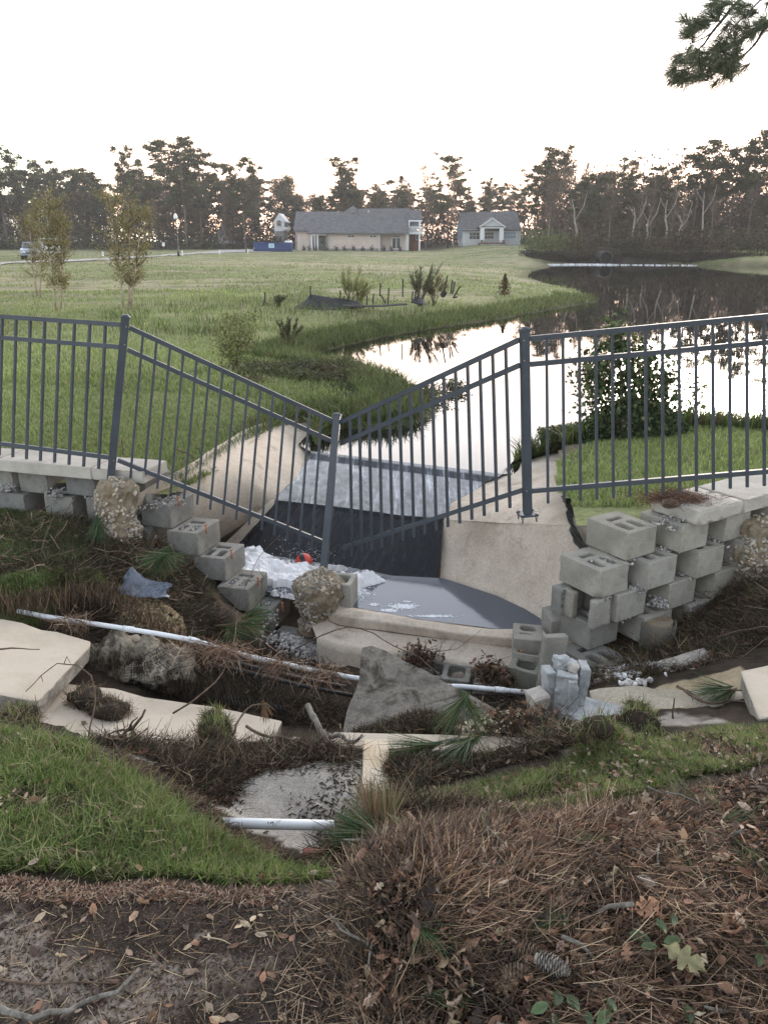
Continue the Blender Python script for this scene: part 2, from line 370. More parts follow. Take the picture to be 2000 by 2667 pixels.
# basin water
wp = base_fall[:-1] + pool_edge_r + pool_front[1:]
ctr = sum(wp, Vector()) / len(wp)
wp = [ctr + (p - ctr) * 1.05 for p in wp]
o = link('basin_water', earclip_mesh('basin_water', [Vector((p.x, p.y, POOL_Z)) for p in wp]), M_POOL); tag(o, kind='structure')

# ---------------- near ground: washed-out slope between camera and wall, from surveyed spot heights
spots = [
 # road edge / litter foreground
 (0, 2800, .0), (500, 2800, .0), (900, 2800, .03), (1200, 2800, .10), (1600, 2800, .14), (2000, 2800, .16), (-600, 2600, .0), (2600, 2600, .16), (0, 3600, 0), (1000, 3600, .04), (2000, 3600, .1),
 (0, 2560, .0), (400, 2560, .0), (800, 2560, .0), (920, 2560, .03), (1050, 2500, .15), (1300, 2560, .14), (1700, 2560, .17), (2000, 2500, .18),
 (0, 2400, .01), (400, 2400, .01), (800, 2400, .0), (900, 2400, .03), (980, 2340, .16), (1300, 2350, .18), (1700, 2350, .20), (2000, 2300, .22),
 (0, 2320, .0), (400, 2325, .0), (800, 2310, -.02), (900, 2290, -.02), (960, 2240, .1), (1100, 2190, .08), (1300, 2190, .10), (1600, 2170, .12), (1850, 2120, .1), (2000, 2080, .12),
 # left lawn
 (0, 2280, -.06), (300, 2285, -.08), (600, 2285, -.12), (840, 2285, -.28), (0, 2100, -.05), (300, 2120, -.07), (520, 2180, -.14), (700, 2240, -.24), (0, 1950, -.1), (200, 1970, -.12), (380, 2030, -.27), (520, 2110, -.3), (0, 1885, -.22), (-500, 1950, -.1), (-500, 2300, -.03), (-700,1700,-.3),
 (250, 1925, -.60), (420, 1965, -.56),
 # sandy hollow
 (560, 2085, -.47), (700, 2050, -.46), (900, 2050, -.47), (980, 1960, -.55), (700, 2130, -.49), (880, 2150, -.49), (860, 2230, -.47), (650, 2180, -.46), (940, 2180, -.35), (1000, 2140, -.25),
 (500, 1965, -.55), (650, 1950, -.56), (760, 1940, -.54), (850, 1960, -.5), (560, 2010, -.48), (1080, 2060, -.45), (1200, 2060, -.42), (1150, 1985, -.54), (1300, 1985, -.50), (1030, 1930, -.66),
 # right lawn
 (1250, 2130, -.2), (1420, 2110, -.22), (1400, 2020, -.36), (1500, 2060, -.30), (1550, 1985, -.34), (1590, 1925, -.26), (1660, 1950, -.44), (1560, 1880, -.3), (1620, 1880, -.42), (1800, 1960, -.26), (1750, 2060, -.12), (1900, 1930, -.25), (2000, 1950, -.22), (1950, 2020, -.1), (1850,1900,-.35),(1700,1895,-.45), (2200, 1950, -.15), (2300, 1800, -.3),
 # ledge in front of right wall
 (1560, 1830, -.72), (1750, 1840, -.62), (1900, 1850, -.55), (1560, 1790, -.80), (1750, 1770, -.74), (1900, 1760, -.6), (1600, 1720, -.95), (1800, 1680, -.8), (1950, 1640, -.62), (2000, 1560, -.5), (1700, 1660, -.9), (2200, 1500, -.4), (2300, 1650, -.4), (1900,1600,-.66),
 (1500, 1745, -1.05), (1480, 1790, -1.0), (1440, 1850, -.9), (1480, 1870, -.68),
 # washed-out trench
 (1400, 1890, -.85), (1200, 1905, -.80), (1000, 1905, -.82), (1120, 1872, -.69), (1050, 1888, -.74), (1270, 1900, -.82), (900, 1895, -.95), (760, 1830, -1.35), (600, 1775, -1.35), (1100, 1820, -1.25), (1300, 1800, -1.3), (1400, 1780, -1.3), (900, 1780, -1.25), (750, 1765, -1.42), (1150, 1768, -1.30), (900, 1720, -1.32), (1350, 1765, -1.36),
 (700, 1700, -1.22), (780, 1690, -1.28), (850, 1700, -1.32), (1000, 1720, -1.36), (600, 1650, -1.02), (500, 1690, -.95), (640, 1690, -1.1), (400, 1760, -.95), (560, 1735, -1.25), (300, 1680, -.82), (330, 1740, -.88), (200, 1740, -.80), (250, 1650, -.72), (400, 1655, -.82), (150, 1790, -.78), (60,1700,-.72),
 # left bank
 (50, 1600, -.62), (150, 1575, -.6), (0, 1530, -.45), (100, 1520, -.44), (200, 1520, -.50), (300, 1560, -.66), (400, 1600, -.76), (500, 1620, -.86), (0, 1440, -.42), (150, 1460, -.48), (300, 1470, -.56), (420, 1510, -.7), (520, 1560, -.82), (620, 1610, -.98), (0, 1380, -.42), (120, 1370, -.42), (250, 1400, -.5), (380, 1430, -.58), (470, 1490, -.72), (560, 1530, -.9), (650, 1600, -1.16), (700, 1640, -1.30), (745, 1625, -1.34), (-400, 1400, -.35), (-500, 1600, -.4), (-300, 1800, -.5)]
P = np.array([tuple(G(x, y, z)) for x, y, z in spots])
D = np.sqrt(((P[:, None, :2] - P[None, :, :2]) ** 2).sum(-1) + .04 ** 2)
Amat = np.block([[D, np.ones((len(P), 1))], [np.ones((1, len(P))), np.zeros((1, 1))]])
Wt = np.linalg.solve(Amat, np.concatenate([P[:, 2], [0]]))
def hnear(x, y, rough=True):
    x = np.asarray(x, float); y = np.asarray(y, float); z = np.full(x.shape, Wt[-1])
    for i in range(len(P)): z = z + Wt[i] * np.sqrt((x - P[i, 0]) ** 2 + (y - P[i, 1]) ** 2 + .04 ** 2)
    if rough:
        amp = np.clip(.25 + (y - 1.6) * .6, .25, 1.0); trench = np.clip((y - 3.0) * 1.5, 0, 1)
        pl_ = np.clip((x + .1) * 5, 0, 1) * np.clip((1.75 - y) * 5, 0, 1); z = z + pl_ * (.055 * fbm(x * 5, y * 5, 401) + .03 * fbm(x * 13, y * 13, 402))
        z = z + (.05 * amp + .06 * trench) * fbm(x * 4, y * 4, 3) + .018 * fbm(x * 22, y * 22, 9, 3)
    return np.clip(z, -1.5, .35)
# ground cover zones, given as outlines on the ground (soil, sand, mud, grass)
def zone(lst, z): return [(p.x, p.y) for p in (G(x, y, z) for x, y in lst)]
Z_LAWN_L = zone([(-900, 2290), (-900, 1880), (0, 1893), (150, 1925), (330, 1975), (430, 2040), (520, 2105), (640, 2170), (720, 2210), (800, 2245), (870, 2310), (600, 2345), (300, 2345), (0, 2335), (-900, 2330)], -.14)
Z_LAWN_R = zone([(1130, 2000), (1300, 1985), (1440, 1975), (1530, 1900), (1600, 1890), (1650, 1960), (1720, 1900), (1900, 1890), (2050, 1910), (2700, 1900), (2700, 2070), (2000, 2078), (1850, 2112), (1600, 2168), (1350, 2195), (1150, 2165), (1040, 2120), (1000, 2080)], -.3)
Z_SAND = zone([(520, 2075), (640, 2010), (760, 1990), (900, 1960), (990, 1950), (1020, 2010), (1080, 2080), (1000, 2110), (960, 2230), (800, 2240), (700, 2190), (600, 2130)], -.47)
Z_LAWN_B = zone([(-900, 1300), (0, 1300), (130, 1350), (230, 1400), (210, 1450), (120, 1480), (-900, 1480)], -.44)
Z_TUFT_B = zone([(-300, 1540), (0, 1535), (140, 1490), (260, 1470), (300, 1490), (180, 1520), (60, 1570), (-300, 1590)], -.48)
Z_PILE = zone([(930, 2900), (960, 2640), (900, 2560), (960, 2480), (890, 2400), (850, 2310), (880, 2220), (950, 2150), (1100, 2105), (1350, 2128), (1600, 2098), (1800, 2040), (2000, 1995), (2900, 1950), (2900, 2900)], .05)
Z_ROAD = zone([(-900, 2300), (0, 2300), (500, 2305), (900, 2280), (900, 2900), (-900, 2900)], .0)
Z_SANDR = zone([(1520, 1790), (1700, 1780), (1930, 1770), (1960, 1860), (1850, 1895), (1700, 1890), (1540, 1850)], -.68)
Z_SANDP = zone([(1590, 1890), (1640, 1895), (1740, 1940), (1700, 1970), (1620, 1970), (1590, 1930)], -.42)
Z_SANDQ = zone([(1200, 2060), (1300, 2030), (1350, 2060), (1290, 2100)], -.4)
Z_SANDB = zone([(300, 1560), (360, 1545), (470, 1590), (480, 1640), (330, 1620)], -.72)
Z_SANDE = zone([(1240, 1870), (1400, 1850), (1520, 1900), (1480, 1935), (1180, 1915)], -.62)
xs = np.arange(-4.6, 5.0, .024); ys = np.arange(.35, 7.4, .024)
X, Y = np.meshgrid(xs, ys); Zn = hnear(X, Y)
# the ground lies under the fallen slabs
CARVE = [([(-500, 1560, -.54), (10, 1605, -.62), (237, 1665, -.70), (240, 1690, -.70), (105, 1850, -.68), (0, 1830, -.60), (-500, 1710, -.42)]),
 ([(150, 1775, -.84), (380, 1808, -.85), (740, 1870, -.88), (725, 1915, -.88), (690, 1955, -.88), (300, 1945, -.80), (60, 1905, -.74), (90, 1830, -.80)]),
 ([(860, 1895, -.66), (1370, 1912, -.66), (1600, 1930, -.66), (1560, 1975, -.64), (1200, 1965, -.64), (840, 1950, -.64)]),
 ([(1920, 1740, -.54), (2500, 1690, -.5), (2500, 1840, -.44), (1990, 1860, -.5), (1950, 1830, -.52)])]
def carve(x, y, z):
    for c_ in CARVE:
        q = np.array([tuple(G(*p_)) for p_ in c_]); co = np.linalg.lstsq(np.c_[q[:, :2], np.ones(len(q))], q[:, 2], rcond=None)[0]
        d_ = polydist(x, y, q[:, :2]); pz = co[0] * x + co[1] * y + co[2]; ins_ = inpoly(x, y, q[:, :2])
        k_ = np.where(ins_, 1, np.clip(1 - d_ / .06, 0, 1)); z = np.where(z > pz, z + (pz - z) * k_, z)
    return z
Zn = carve(X, Y, Zn)
def hn(x, y): return carve(np.asarray(x, float), np.asarray(y, float), hnear(x, y))
def wobble(x, y, a=.06, f=7): return x + a * 2 * fbm(x * f, y * f, 71), y + a * 2 * fbm(x * f, y * f, 72)
wx, wy = wobble(X, Y, .09, 6)
n1 = fbm(X * 5, Y * 5, 40) + .5; n2 = fbm(X * 30, Y * 30, 44, 3) + .5; n3 = fbm(X * 1.6, Y * 1.6, 47) + .5
def lerp3(a, b, t): return np.array(a)[None, None] + (np.array(b) - np.array(a))[None, None] * t[..., None]
soil = lerp3((.020, .015, .011), (.062, .046, .033), np.clip(n1 * 1.4 - .2 + (n2 - .5) * .8, 0, 1))
sand = lerp3((.25, .225, .20), (.42, .385, .34), np.clip(n1 + (n2 - .5), 0, 1))
sandy = lerp3((.28, .21, .13), (.46, .38, .26), np.clip(n1 + (n2 - .5), 0, 1))
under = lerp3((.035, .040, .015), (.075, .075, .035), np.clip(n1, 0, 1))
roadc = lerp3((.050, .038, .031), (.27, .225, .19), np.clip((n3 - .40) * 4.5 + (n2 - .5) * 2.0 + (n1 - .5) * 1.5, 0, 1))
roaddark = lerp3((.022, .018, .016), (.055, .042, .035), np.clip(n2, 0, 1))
colr = soil
def put(c, poly, soft=None):
    global colr
    m = inpoly(wx, wy, poly).astype(float)[..., None]; colr = colr * (1 - m) + c * m
put(soil * .45, Z_PILE); put(roadc, Z_ROAD)  # soil beneath the straw pile darkened, shade of its gaps put into the colour
for px_, py_, s_, k_ in ((20, 2440, .10, 1), (40, 2550, .14, 1), (200, 2560, .09, .6), (430, 2575, .10, .9), (600, 2540, .10, .7), (690, 2330, .05, .9), (820, 2325, .06, 1), (810, 2390, .05, .9), (870, 2440, .06, .6), (330, 2650, .08, .9), (60, 2330, .06, .7)):
    c_ = G(px_, py_, 0); q_ = (np.exp(-((X - c_.x) ** 2 + ((Y - c_.y) * 1.6) ** 2) / s_ ** 2) * 1.5 - .35 + 1.3 * (n2 - .5) + .7 * (n1 - .5)); q_ = np.clip(q_ * 2.2, 0, 1)[..., None] * k_ * inpoly(wx, wy, Z_ROAD)[..., None]; colr = colr * (1 - q_) + lerp3((.18, .145, .12), (.31, .255, .21), np.clip(n2, 0, 1)) * q_
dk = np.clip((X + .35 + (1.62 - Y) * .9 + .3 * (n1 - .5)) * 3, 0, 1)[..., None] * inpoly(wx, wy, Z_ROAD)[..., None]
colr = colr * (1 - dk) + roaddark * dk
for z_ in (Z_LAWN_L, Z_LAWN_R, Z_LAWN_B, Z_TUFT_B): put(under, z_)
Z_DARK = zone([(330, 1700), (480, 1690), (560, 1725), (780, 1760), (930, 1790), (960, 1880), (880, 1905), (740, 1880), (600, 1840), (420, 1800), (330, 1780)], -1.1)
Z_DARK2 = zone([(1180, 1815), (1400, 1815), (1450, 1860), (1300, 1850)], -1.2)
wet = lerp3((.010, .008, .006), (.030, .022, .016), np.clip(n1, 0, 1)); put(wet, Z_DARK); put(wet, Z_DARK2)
put(sand, Z_SAND); put(sandy * .9, Z_SANDR); put(sandy, Z_SANDP); put(sand, Z_SANDQ); put(sandy * .9, Z_SANDB); put(sandy, Z_SANDE)
# scattered pale sand patches in the mud
pm = np.clip((fbm(X * 4.5, Y * 4.5, 90) + .5 - .60) * 12, 0, 1) * ((Y > 2.6) & (Y < 3.6) & (X < 1.6) & (X > -1.1)); pm = pm[..., None] * .8
colr = colr * (1 - pm) + sand * pm
# wet dark rim of debris over sand
keep = np.ones(X.shape, bool)
A = np.stack([X, Y, Zn], -1)
idx = np.arange(X.size).reshape(X.shape)
f = np.stack([idx[:-1, :-1], idx[:-1, 1:], idx[1:, 1:], idx[1:, :-1]], -1).reshape(-1, 4)
cx = X[:-1, :-1].ravel(); cy = Y[:-1, :-1].ravel()
def front_of(x, y, p, d, n, off): return ((x - p.x) * n.x + (y - p.y) * n.y) < off
apx = [p for p in apr[::-1]]
lim = np.interp(cx, [p.x for p in sorted(apx, key=lambda q: q.x)], [p.y for p in sorted(apx, key=lambda q: q.x)])
ok = np.where(cx < -.72, front_of(cx, cy, WL0, DL, NL, .16), np.where(cx > .95, front_of(cx, cy, WR0, DR, NR, .25), cy < lim + .10))
f = f[ok]
M_SOIL = vcol('soil_and_sand', .95, spec=.15, bscale=55, bstr=.9, bdist=.012, grain=(120, .35))
o = link('ground', npmesh('ground', A.reshape(-1, 3), [f], True, colr.reshape(-1, 3)), M_SOIL); tag(o, kind='structure')

def GG(px, py):                        # sight line meets the near ground
    z = -.5
    for _ in range(12): p = G(px, py, z); z = .5 * z + .5 * float(hn(np.array([p.x]), np.array([p.y]))[0])
    return G(px, py, z)
# ---------------- far field: banks, lawn, field to the tree line
ry = 5.2 * (420 / 5.2) ** np.linspace(0, 1, 420); ux = np.linspace(-1.35, 1.35, 420); ux = np.sign(ux) * (np.abs(ux) ** 1.25) * 1.35 ** -.25
Yf = np.repeat(ry[:, None], len(ux), 1); Xf = ux[None, :] * (Yf + 3)
def hfield(x, y):
    x = np.asarray(x, float); y = np.asarray(y, float)
    inside = inpoly(x, y, pond_poly); d = polydist(x, y, pond_poly)
    top = np.where(y < 12, -.12, np.where(y < 40, -.12 + (y - 12) / 28 * .12, np.minimum((y - 40) / 90 * .25, .35)))
    top = np.where((x > 1) & (y < 14), -.2, top); rise = np.where((x > 1) & (y < 14), .5, 2.2 + np.clip(y * .06, 0, 6))
    cov = np.exp(-((x + .4) ** 2 + (y - 12.0) ** 2) / 6.0); rise = rise + 2.5 * cov
    farbank = np.clip((y - 70) / 10, 0, 1) * np.clip((x - 8) / 6, 0, 1); rise = rise * (1 - .5 * farbank); top = top + farbank * .7
    land = POND_Z + .03 + (top - POND_Z) * (1 - np.exp(-d / rise))
    hum = .05 * np.clip(d / 3, 0, 1) * fbm(x * .8, y * .8, 5) * np.clip(y / 10, .5, 3) + .35 * fbm(x * .06, y * .06, 8) * np.clip((d - 2) / 15, 0, 1)
    z = np.where(inside, POND_Z - .04 - .3 * np.clip(d, 0, 3), land + hum)
    return z
Zf = hfield(Xf, Yf); Zf = Zf + .02 * fbm(Xf * 6, Yf * 6, 61)
nA = fbm(Xf * .35, Yf * .25, 80) + .5; nB = fbm(Xf * 2.2, Yf * 1.4, 83) + .5; nC = fbm(Xf * .09, Yf * .5, 88) + .5; nD = fbm(Xf * 14, Yf * 9, 89, 3) + .5
grs = lerp3((.115, .130, .050), (.235, .250, .120), np.clip(nA * .9 + (nB - .5) * .9 + (nD - .5) * .5, 0, 1))
dry = np.clip((nC - .47) * 5 + (nB - .5) * 2, 0, 1)[..., None] * np.clip((Yf - 14) / 15, 0, .75)[..., None]
tan_ = lerp3((.20, .17, .10), (.36, .31, .22), np.clip(nB, 0, 1))
cf = grs * (1 - dry) + tan_ * dry
for bx_, by_, sx, sy in ((-6, 62, 22, 3), (2, 58, 9, 2.5), (-20, 40, 6, 2.2), (-30, 50, 9, 2), (-24, 44, 5, 1.6)):
    mm = np.exp(-((Xf - bx_) / sx) ** 2 - ((Yf - by_) / sy) ** 2) * np.clip(.4 + nB * .9 + (nD - .5), 0, 1); mm = np.clip(mm * 1.3, 0, 1)[..., None]; cf = cf * (1 - mm) + tan_ * 1.1 * mm
rut = np.exp(-((fbm(Xf * .05, Yf * .35, 95) + .02) / .02) ** 2) * np.clip((Yf - 15) / 8, 0, .6); cf = cf * (1 - .5 * rut[..., None])
dsh = polydist(Xf, Yf, pond_poly); mud = np.clip(1 - dsh / (.25 + .02 * Yf), 0, 1)[..., None] * .75; cf = cf * (1 - mud) + np.array([.030, .028, .016]) * mud
dr = ((Xf > 1) & (Yf < 14) & (dsh < .9 + .5 * (nB - .5)))[..., None] * .85; cf = cf * (1 - dr) + lerp3((.055, .042, .03), (.15, .12, .095), np.clip(nD, 0, 1)) * dr
inw = np.clip((Yf - 128 + 16 * (nA - .5)) / 10, 0, 1)[..., None] * .85; cf = cf * (1 - inw) + np.array([.035, .032, .018]) * inw
idx = np.arange(Xf.size).reshape(Xf.shape); f = np.stack([idx[:-1, :-1], idx[:-1, 1:], idx[1:, 1:], idx[1:, :-1]], -1).reshape(-1, 4)
cx = (Xf[:-1, :-1] + Xf[1:, 1:]).ravel() / 2; cy = (Yf[:-1, :-1] + Yf[1:, 1:]).ravel() / 2
spill_hole = [(p.x, p.y) for p in o1[:6]] + [(wallL[0].x, wallL[0].y), (-1.2, 4.8), (1.6, 4.6), (WR0.x - .2, WR0.y)] + [(p.x, p.y) for p in ([G(1530, 1372, -.36)] + crR[2::-1])] + [(cr.x, cr.y + .1), (cl.x, cl.y + .1)]
hc = np.mean(spill_hole, 0); spill_hole = [tuple(hc + (np.array(q) - hc) * .93) for q in spill_hole]
front = np.where(cx < 0, front_of(cx, cy, WL0, DL, NL, .12), front_of(cx, cy, WR0, DR, NR, .12)) & (cy < 12)
keep = ~inpoly(cx, cy, spill_hole) & ~front
M_FIELD = vcol('field_turf', .95, spec=.1, bscale=9, bstr=.6, bdist=.05, grain=(20, .25))
o = link('field', npmesh('field', np.stack([Xf, Yf, Zf], -1).reshape(-1, 3), [f[keep]], True, cf.reshape(-1, 3)), M_FIELD); tag(o, kind='structure')
M_FAR = mottled('far_land', (.03, .035, .018), (.06, .065, .03), .02, .95, 1, .1, .1)
bm_ = MB(); s_ = 5000
for (x0, y0, x1, y1) in ((-s_, 395, s_, s_), (-s_, -s_, s_, -3), (-s_, -3, -250, 395), (250, -3, s_, 395)):
    bm_.add([(x0, y0, -.62), (x1, y0, -.62), (x1, y1, -.62), (x0, y1, -.62)], [(0, 1, 2, 3)])
o = bm_.build('far_land', M_FAR); tag(o, kind='structure')
bm_ = MB(); bm_.add([(-250, -3, -.75), (250, -3, -.75), (250, .36, -.02), (-250, .36, -.02)], [(0, 1, 2, 3)])
bm_.add([(-250, .36, -.02), (-4.5, .36, -.02), (-4.5, 7, -.5), (-250, 60, -.8)], [(0, 1, 2, 3)])
bm_.add([(4.9, .36, -.02), (250, .36, -.02), (250, 60, -.8), (4.9, 5, -.5)], [(0, 1, 2, 3)])
o = bm_.build('road', mottled('dusty_road', (.04, .032, .028), (.12, .1, .09), 2, .95, 60, .6, .01)); tag(o, kind='structure')
# ================================================================== FENCE
M_FENCE = mottled('dark_grey_fence_paint', (.040, .047, .058), (.060, .068, .082), 5, .48, 120, .12, .001, fine=.12, spec=.35, stains=((.14, .12, .10), 14, .66, .35))
M_BOLT = plain('steel_bolt', (.38, .36, .33), .4, .8)
M_FCAP = M_FENCE
FENCE = empty('metal_fence', (-.4, 6.0, 0), 'dark grey metal picket fence on posts sagging in a V over the washed out spillway', 'fence')
def fence_post(name, top, foot, label, wd=.056, plate=False, facing=(0, 1, 0)):
    top = Vector(top); foot = Vector(foot); t = empty(name, foot - FENCE.location, label); t.parent = FENCE; ax = (top - foot); L = ax.length
    q = ax.to_track_quat('Z', 'Y').to_matrix()
    yaw = Matrix.Rotation(R(8), 3, 'Z'); M3 = q @ yaw
    def bx(nm, c, d, bev=.003):
        m = MB(); m.box(M3 @ Vector(c), d, M3); return m.build(nm, M_FENCE, t, bev, 2)
    bx('post_tube', (0, 0, L / 2), (wd, wd, L))
    m = MB(); m.box(M3 @ Vector((0, 0, L + .004)), (wd + .008, wd + .008, .016), M3)
    a = [M3 @ Vector((sx * (wd / 2 + .004), sy * (wd / 2 + .004), L + .0122)) for sx, sy in ((-1, -1), (1, -1), (1, 1), (-1, 1))]
    b = [M3 @ Vector((sx * .012, sy * .012, L + .026)) for sx, sy in ((-1, -1), (1, -1), (1, 1), (-1, 1))]
    m.hexa(a + b); m.build('cap', M_FENCE, t, .002, 1)
    if plate:
        bx('base_plate', (0, 0, -.006), (.13, .13, .012))
        for sx in (-1, 1):
            for sy in (-1, 1):
                m = MB(); c = (sx * .05, sy * .05)
                m.tube([M3 @ Vector((*c, -.055)), M3 @ Vector((*c, .03))], .0055, 8); m.tube([M3 @ Vector((*c, .001)), M3 @ Vector((*c, .012))], .011, 6)
                m.tube([M3 @ Vector((*c, -.026)), M3 @ Vector((*c, -.014))], .011, 6); m.build('bolt', M_BOLT, t)
    for hz in (L - .06, L - .19, L - 1.09 if L > 1.15 else .12):
        for s in (-1, 1):
            m = MB(); p = M3 @ Vector((s * wd / 2, -.012, hz)); q_ = M3 @ Vector((s * (wd / 2 + .004), -.012, hz)); m.tube([p, q_], .005, 6); m.build('screw', M_BOLT, t)
    return t
def fence_panel(T0, T1, B0, B1, n, label, r2=.16, over=.10, first=0):
    """rails run T0-T1 and B0-B1; pickets stay parallel to the line T0-B0"""
    T0, T1, B0, B1 = map(Vector, (T0, T1, B0, B1)); t = empty('fence_section', (B0 + B1) / 2 - FENCE.location, label); t.parent = FENCE; o_ = (B0 + B1) / 2
    nrm = (T1 - T0).cross(T0 - B0).normalized(); 
    if nrm.y > 0: nrm = -nrm
    def rl(a, b, k=0, nm='rail'):
        m = MB(); m.bar(a - o_, b - o_, .026, .034, up=(T0 - B0).normalized())
        for i in range(n):
            f = (i + 1 + first) / (n + 1 + first); c = a.lerp(b, f) - o_; m.tube([c + nrm * .012, c + nrm * .0155], .0035, 6)
        m.build(nm, M_FENCE, t)
    rl(T0, T1); rl(T0.lerp(B0, r2), T1.lerp(B1, r2)); rl(B0, B1)
    for i in range(n):
        f = (i + 1 + first) / (n + 1 + first); a = T0.lerp(T1, f); b = B0.lerp(B1, f); d = (b - a).normalized()
        m = MB(); m.bar(a + nrm * .004 - o_ - d * .004, b + nrm * .004 - o_ + d * over, .018, .018, up=(T1 - T0).normalized()); m.build('picket', M_FENCE, t)
    return t
pL_t, pL_b = F(328, 828, 6.0), F(288, 1262, 5.98)
pM_t, pM_b = F(878, 1083, 6.28), F(842, 1500, 5.86)
pR_t, pR_b = F(1365, 861, 5.3), F(1373, 1336, 5.3)
fence_post('fence_post', pL_t, pL_b, None)
fence_post('fence_post', pM_t, pM_b, None)
fence_post('fence_post', pR_t, pR_b, 'post hanging in the air with its bolted base plate exposed', plate=True)
l0, l1 = F(-260, 806, 7.0), F(318, 846, 6.02); b0, b1 = F(-260, 1122, 6.95), F(300, 1193, 6.0)
fence_panel(l0, l1, b0, b1, 15, None)
fence_panel(F(338, 853, 6.0), F(868, 1097, 6.27), F(308, 1198, 5.98), F(846, 1413, 6.1), 15, 'section sagging down to the right')
fence_panel(F(888, 1100, 6.27), F(1352, 885, 5.32), F(893, 1427, 6.2), F(1362, 1276, 5.32), 15, 'sagging section with its bottom rail torn loose')
fence_panel(F(1380, 882, 5.3), F(2350, 790, 5.15), F(1384, 1278, 5.3), F(2350, 1198, 5.13), 21, None)

# ================================================================== CONCRETE BLOCKS
M_BLOCK = mottled('grey_block_concrete', (.18, .178, .165), (.29, .285, .265), 5, .93, 130, .8, .005, fine=.35, stains=((.13, .11, .085), 4.5, .55, .7), rand=.18)
M_BLOCKW = mottled('weathered_block_concrete', (.25, .238, .21), (.39, .37, .325), 4, .93, 130, .8, .005, fine=.33, stains=((.17, .14, .10), 3.5, .56, .55), rand=.2)
M_CAPC = mottled('pale_cap_concrete', (.34, .31, .27), (.50, .46, .41), 3, .9, 110, .5, .003, fine=.22, stains=((.22, .19, .15), 5, .6, .5))
def block_mesh(wd=.275, dp=.36, h=.194, cores=True, back_slot=True, seed=0, broken=False, taper=.0):
    """hollow block: origin at the near right top edge; -X along the face, +Y to the back, top at z=0"""
    m = MB(); t = .046; w2 = taper
    ys = [0, t, t + (dp - 3 * t) * .5, t + (dp - 3 * t) * .5 + t, dp - t, dp] if cores else [0, dp]
    def side(y, s): 
        k = y / dp; return -wd + w2 * k if s < 0 else -w2 * k
    def slab(x0a, x1a, x0b, x1b, ya, yb, z0=-h, z1=0): m.hexa([(x0a, ya, z0), (x1a, ya, z0), (x1b, yb, z0), (x0b, yb, z0), (x0a, ya, z1), (x1a, ya, z1), (x1b, yb, z1), (x0b, yb, z1)])
    if not cores: slab(side(0, -1), side(0, 1), side(dp, -1), side(dp, 1), 0, dp); return m.mesh('block', .004, 2)
    m2 = MB(); V = []; nx = 3
    # build as walls with real openings: a ring profile on top and bottom
    outer = [(side(0, -1), 0), (side(0, 1), 0), (side(dp, 1), dp), (side(dp, -1), dp)]
    def rect(xa, xb, ya, yb, r=.018):
        pts = []
        for cx_, cy_, a0 in ((xb - r, ya + r, -90), (xb - r, yb - r, 0), (xa + r, yb - r, 90), (xa + r, ya + r, 180)):
            for k in range(4): a = R(a0 + 30 * k); pts.append((cx_ + r * math.cos(a), cy_ + r * math.sin(a)))
        return pts
    holes = [rect(-wd + t + .006, -wd / 2 - t * .45, t, dp * .50), rect(-wd / 2 + t * .45, -t - .006, t, dp * .50)]
    if back_slot: holes.append(rect(-wd + .07, -.07, dp * .62, dp * .76, .012))
    bm = bmesh.new()
    def ring(pts, z): vs = [bm.verts.new((x, y, z)) for x, y in pts]; return vs
    edges = []; rings = []
    ob = [ring(outer, -h), ring(outer, 0)]
    hb = [[ring(hp, -h), ring(hp, 0)] for hp in holes]
    for lvl in (0, 1):
        es = []
        for rg in [ob] + hb:
            v = rg[lvl]; es += [bm.edges.new((v[i], v[(i + 1) % len(v)])) for i in range(len(v))]
        bmesh.ops.triangle_fill(bm, use_beauty=True, edges=es)
    for rg in [ob] + hb:
        n = len(rg[0])
        for i in range(n): bm.faces.new((rg[0][i], rg[0][(i + 1) % n], rg[1][(i + 1) % n], rg[1][i]))
    bmesh.ops.recalc_face_normals(bm, faces=bm.faces[:])
    ed = [e for e in bm.edges if len(e.link_faces) == 2 and e.calc_face_angle(0) > .9]
    bmesh.ops.bevel(bm, geom=ed, offset=.0045, segments=1, affect='EDGES', clamp_overlap=True)
    me = bpy.data.meshes.new('block'); bm.to_mesh(me); bm.free()
    return rough_up(me, .045, .0028, seed)
BLK = [block_mesh(seed=i) for i in range(3)]; BLKS = [block_mesh(cores=False, seed=i) for i in range(1)]
for b_ in BLKS: rough_up(b_, .05, .0025, 7)
for b_ in BLK + BLKS: b_.set_sharp_from_angle(angle=R(38))
for b_ in BLK: b_.materials.append(M_BLOCK)
for b_ in BLKS: b_.materials.append(M_BLOCK)
def wcopy(me, m): 
    c = me.copy(); c.materials.clear(); c.materials.append(m); return c
BLKW = [wcopy(b_, M_BLOCKW) for b_ in BLK]
YAW_R = math.atan2(DR.y, DR.x); YAW_L = math.atan2(-DL.y, -DL.x)
def place_block(me, p, yaw, label, mirror=False, tilt=(0, 0), group=None, name='concrete_block'):
    o = bpy.data.objects.new(name, me); C.objects.link(o); o.location = p; o.rotation_euler = (tilt[0], tilt[1], yaw)
    if mirror: o.scale = (-1, 1, 1)
    tag(o, label, 'block', group); return o
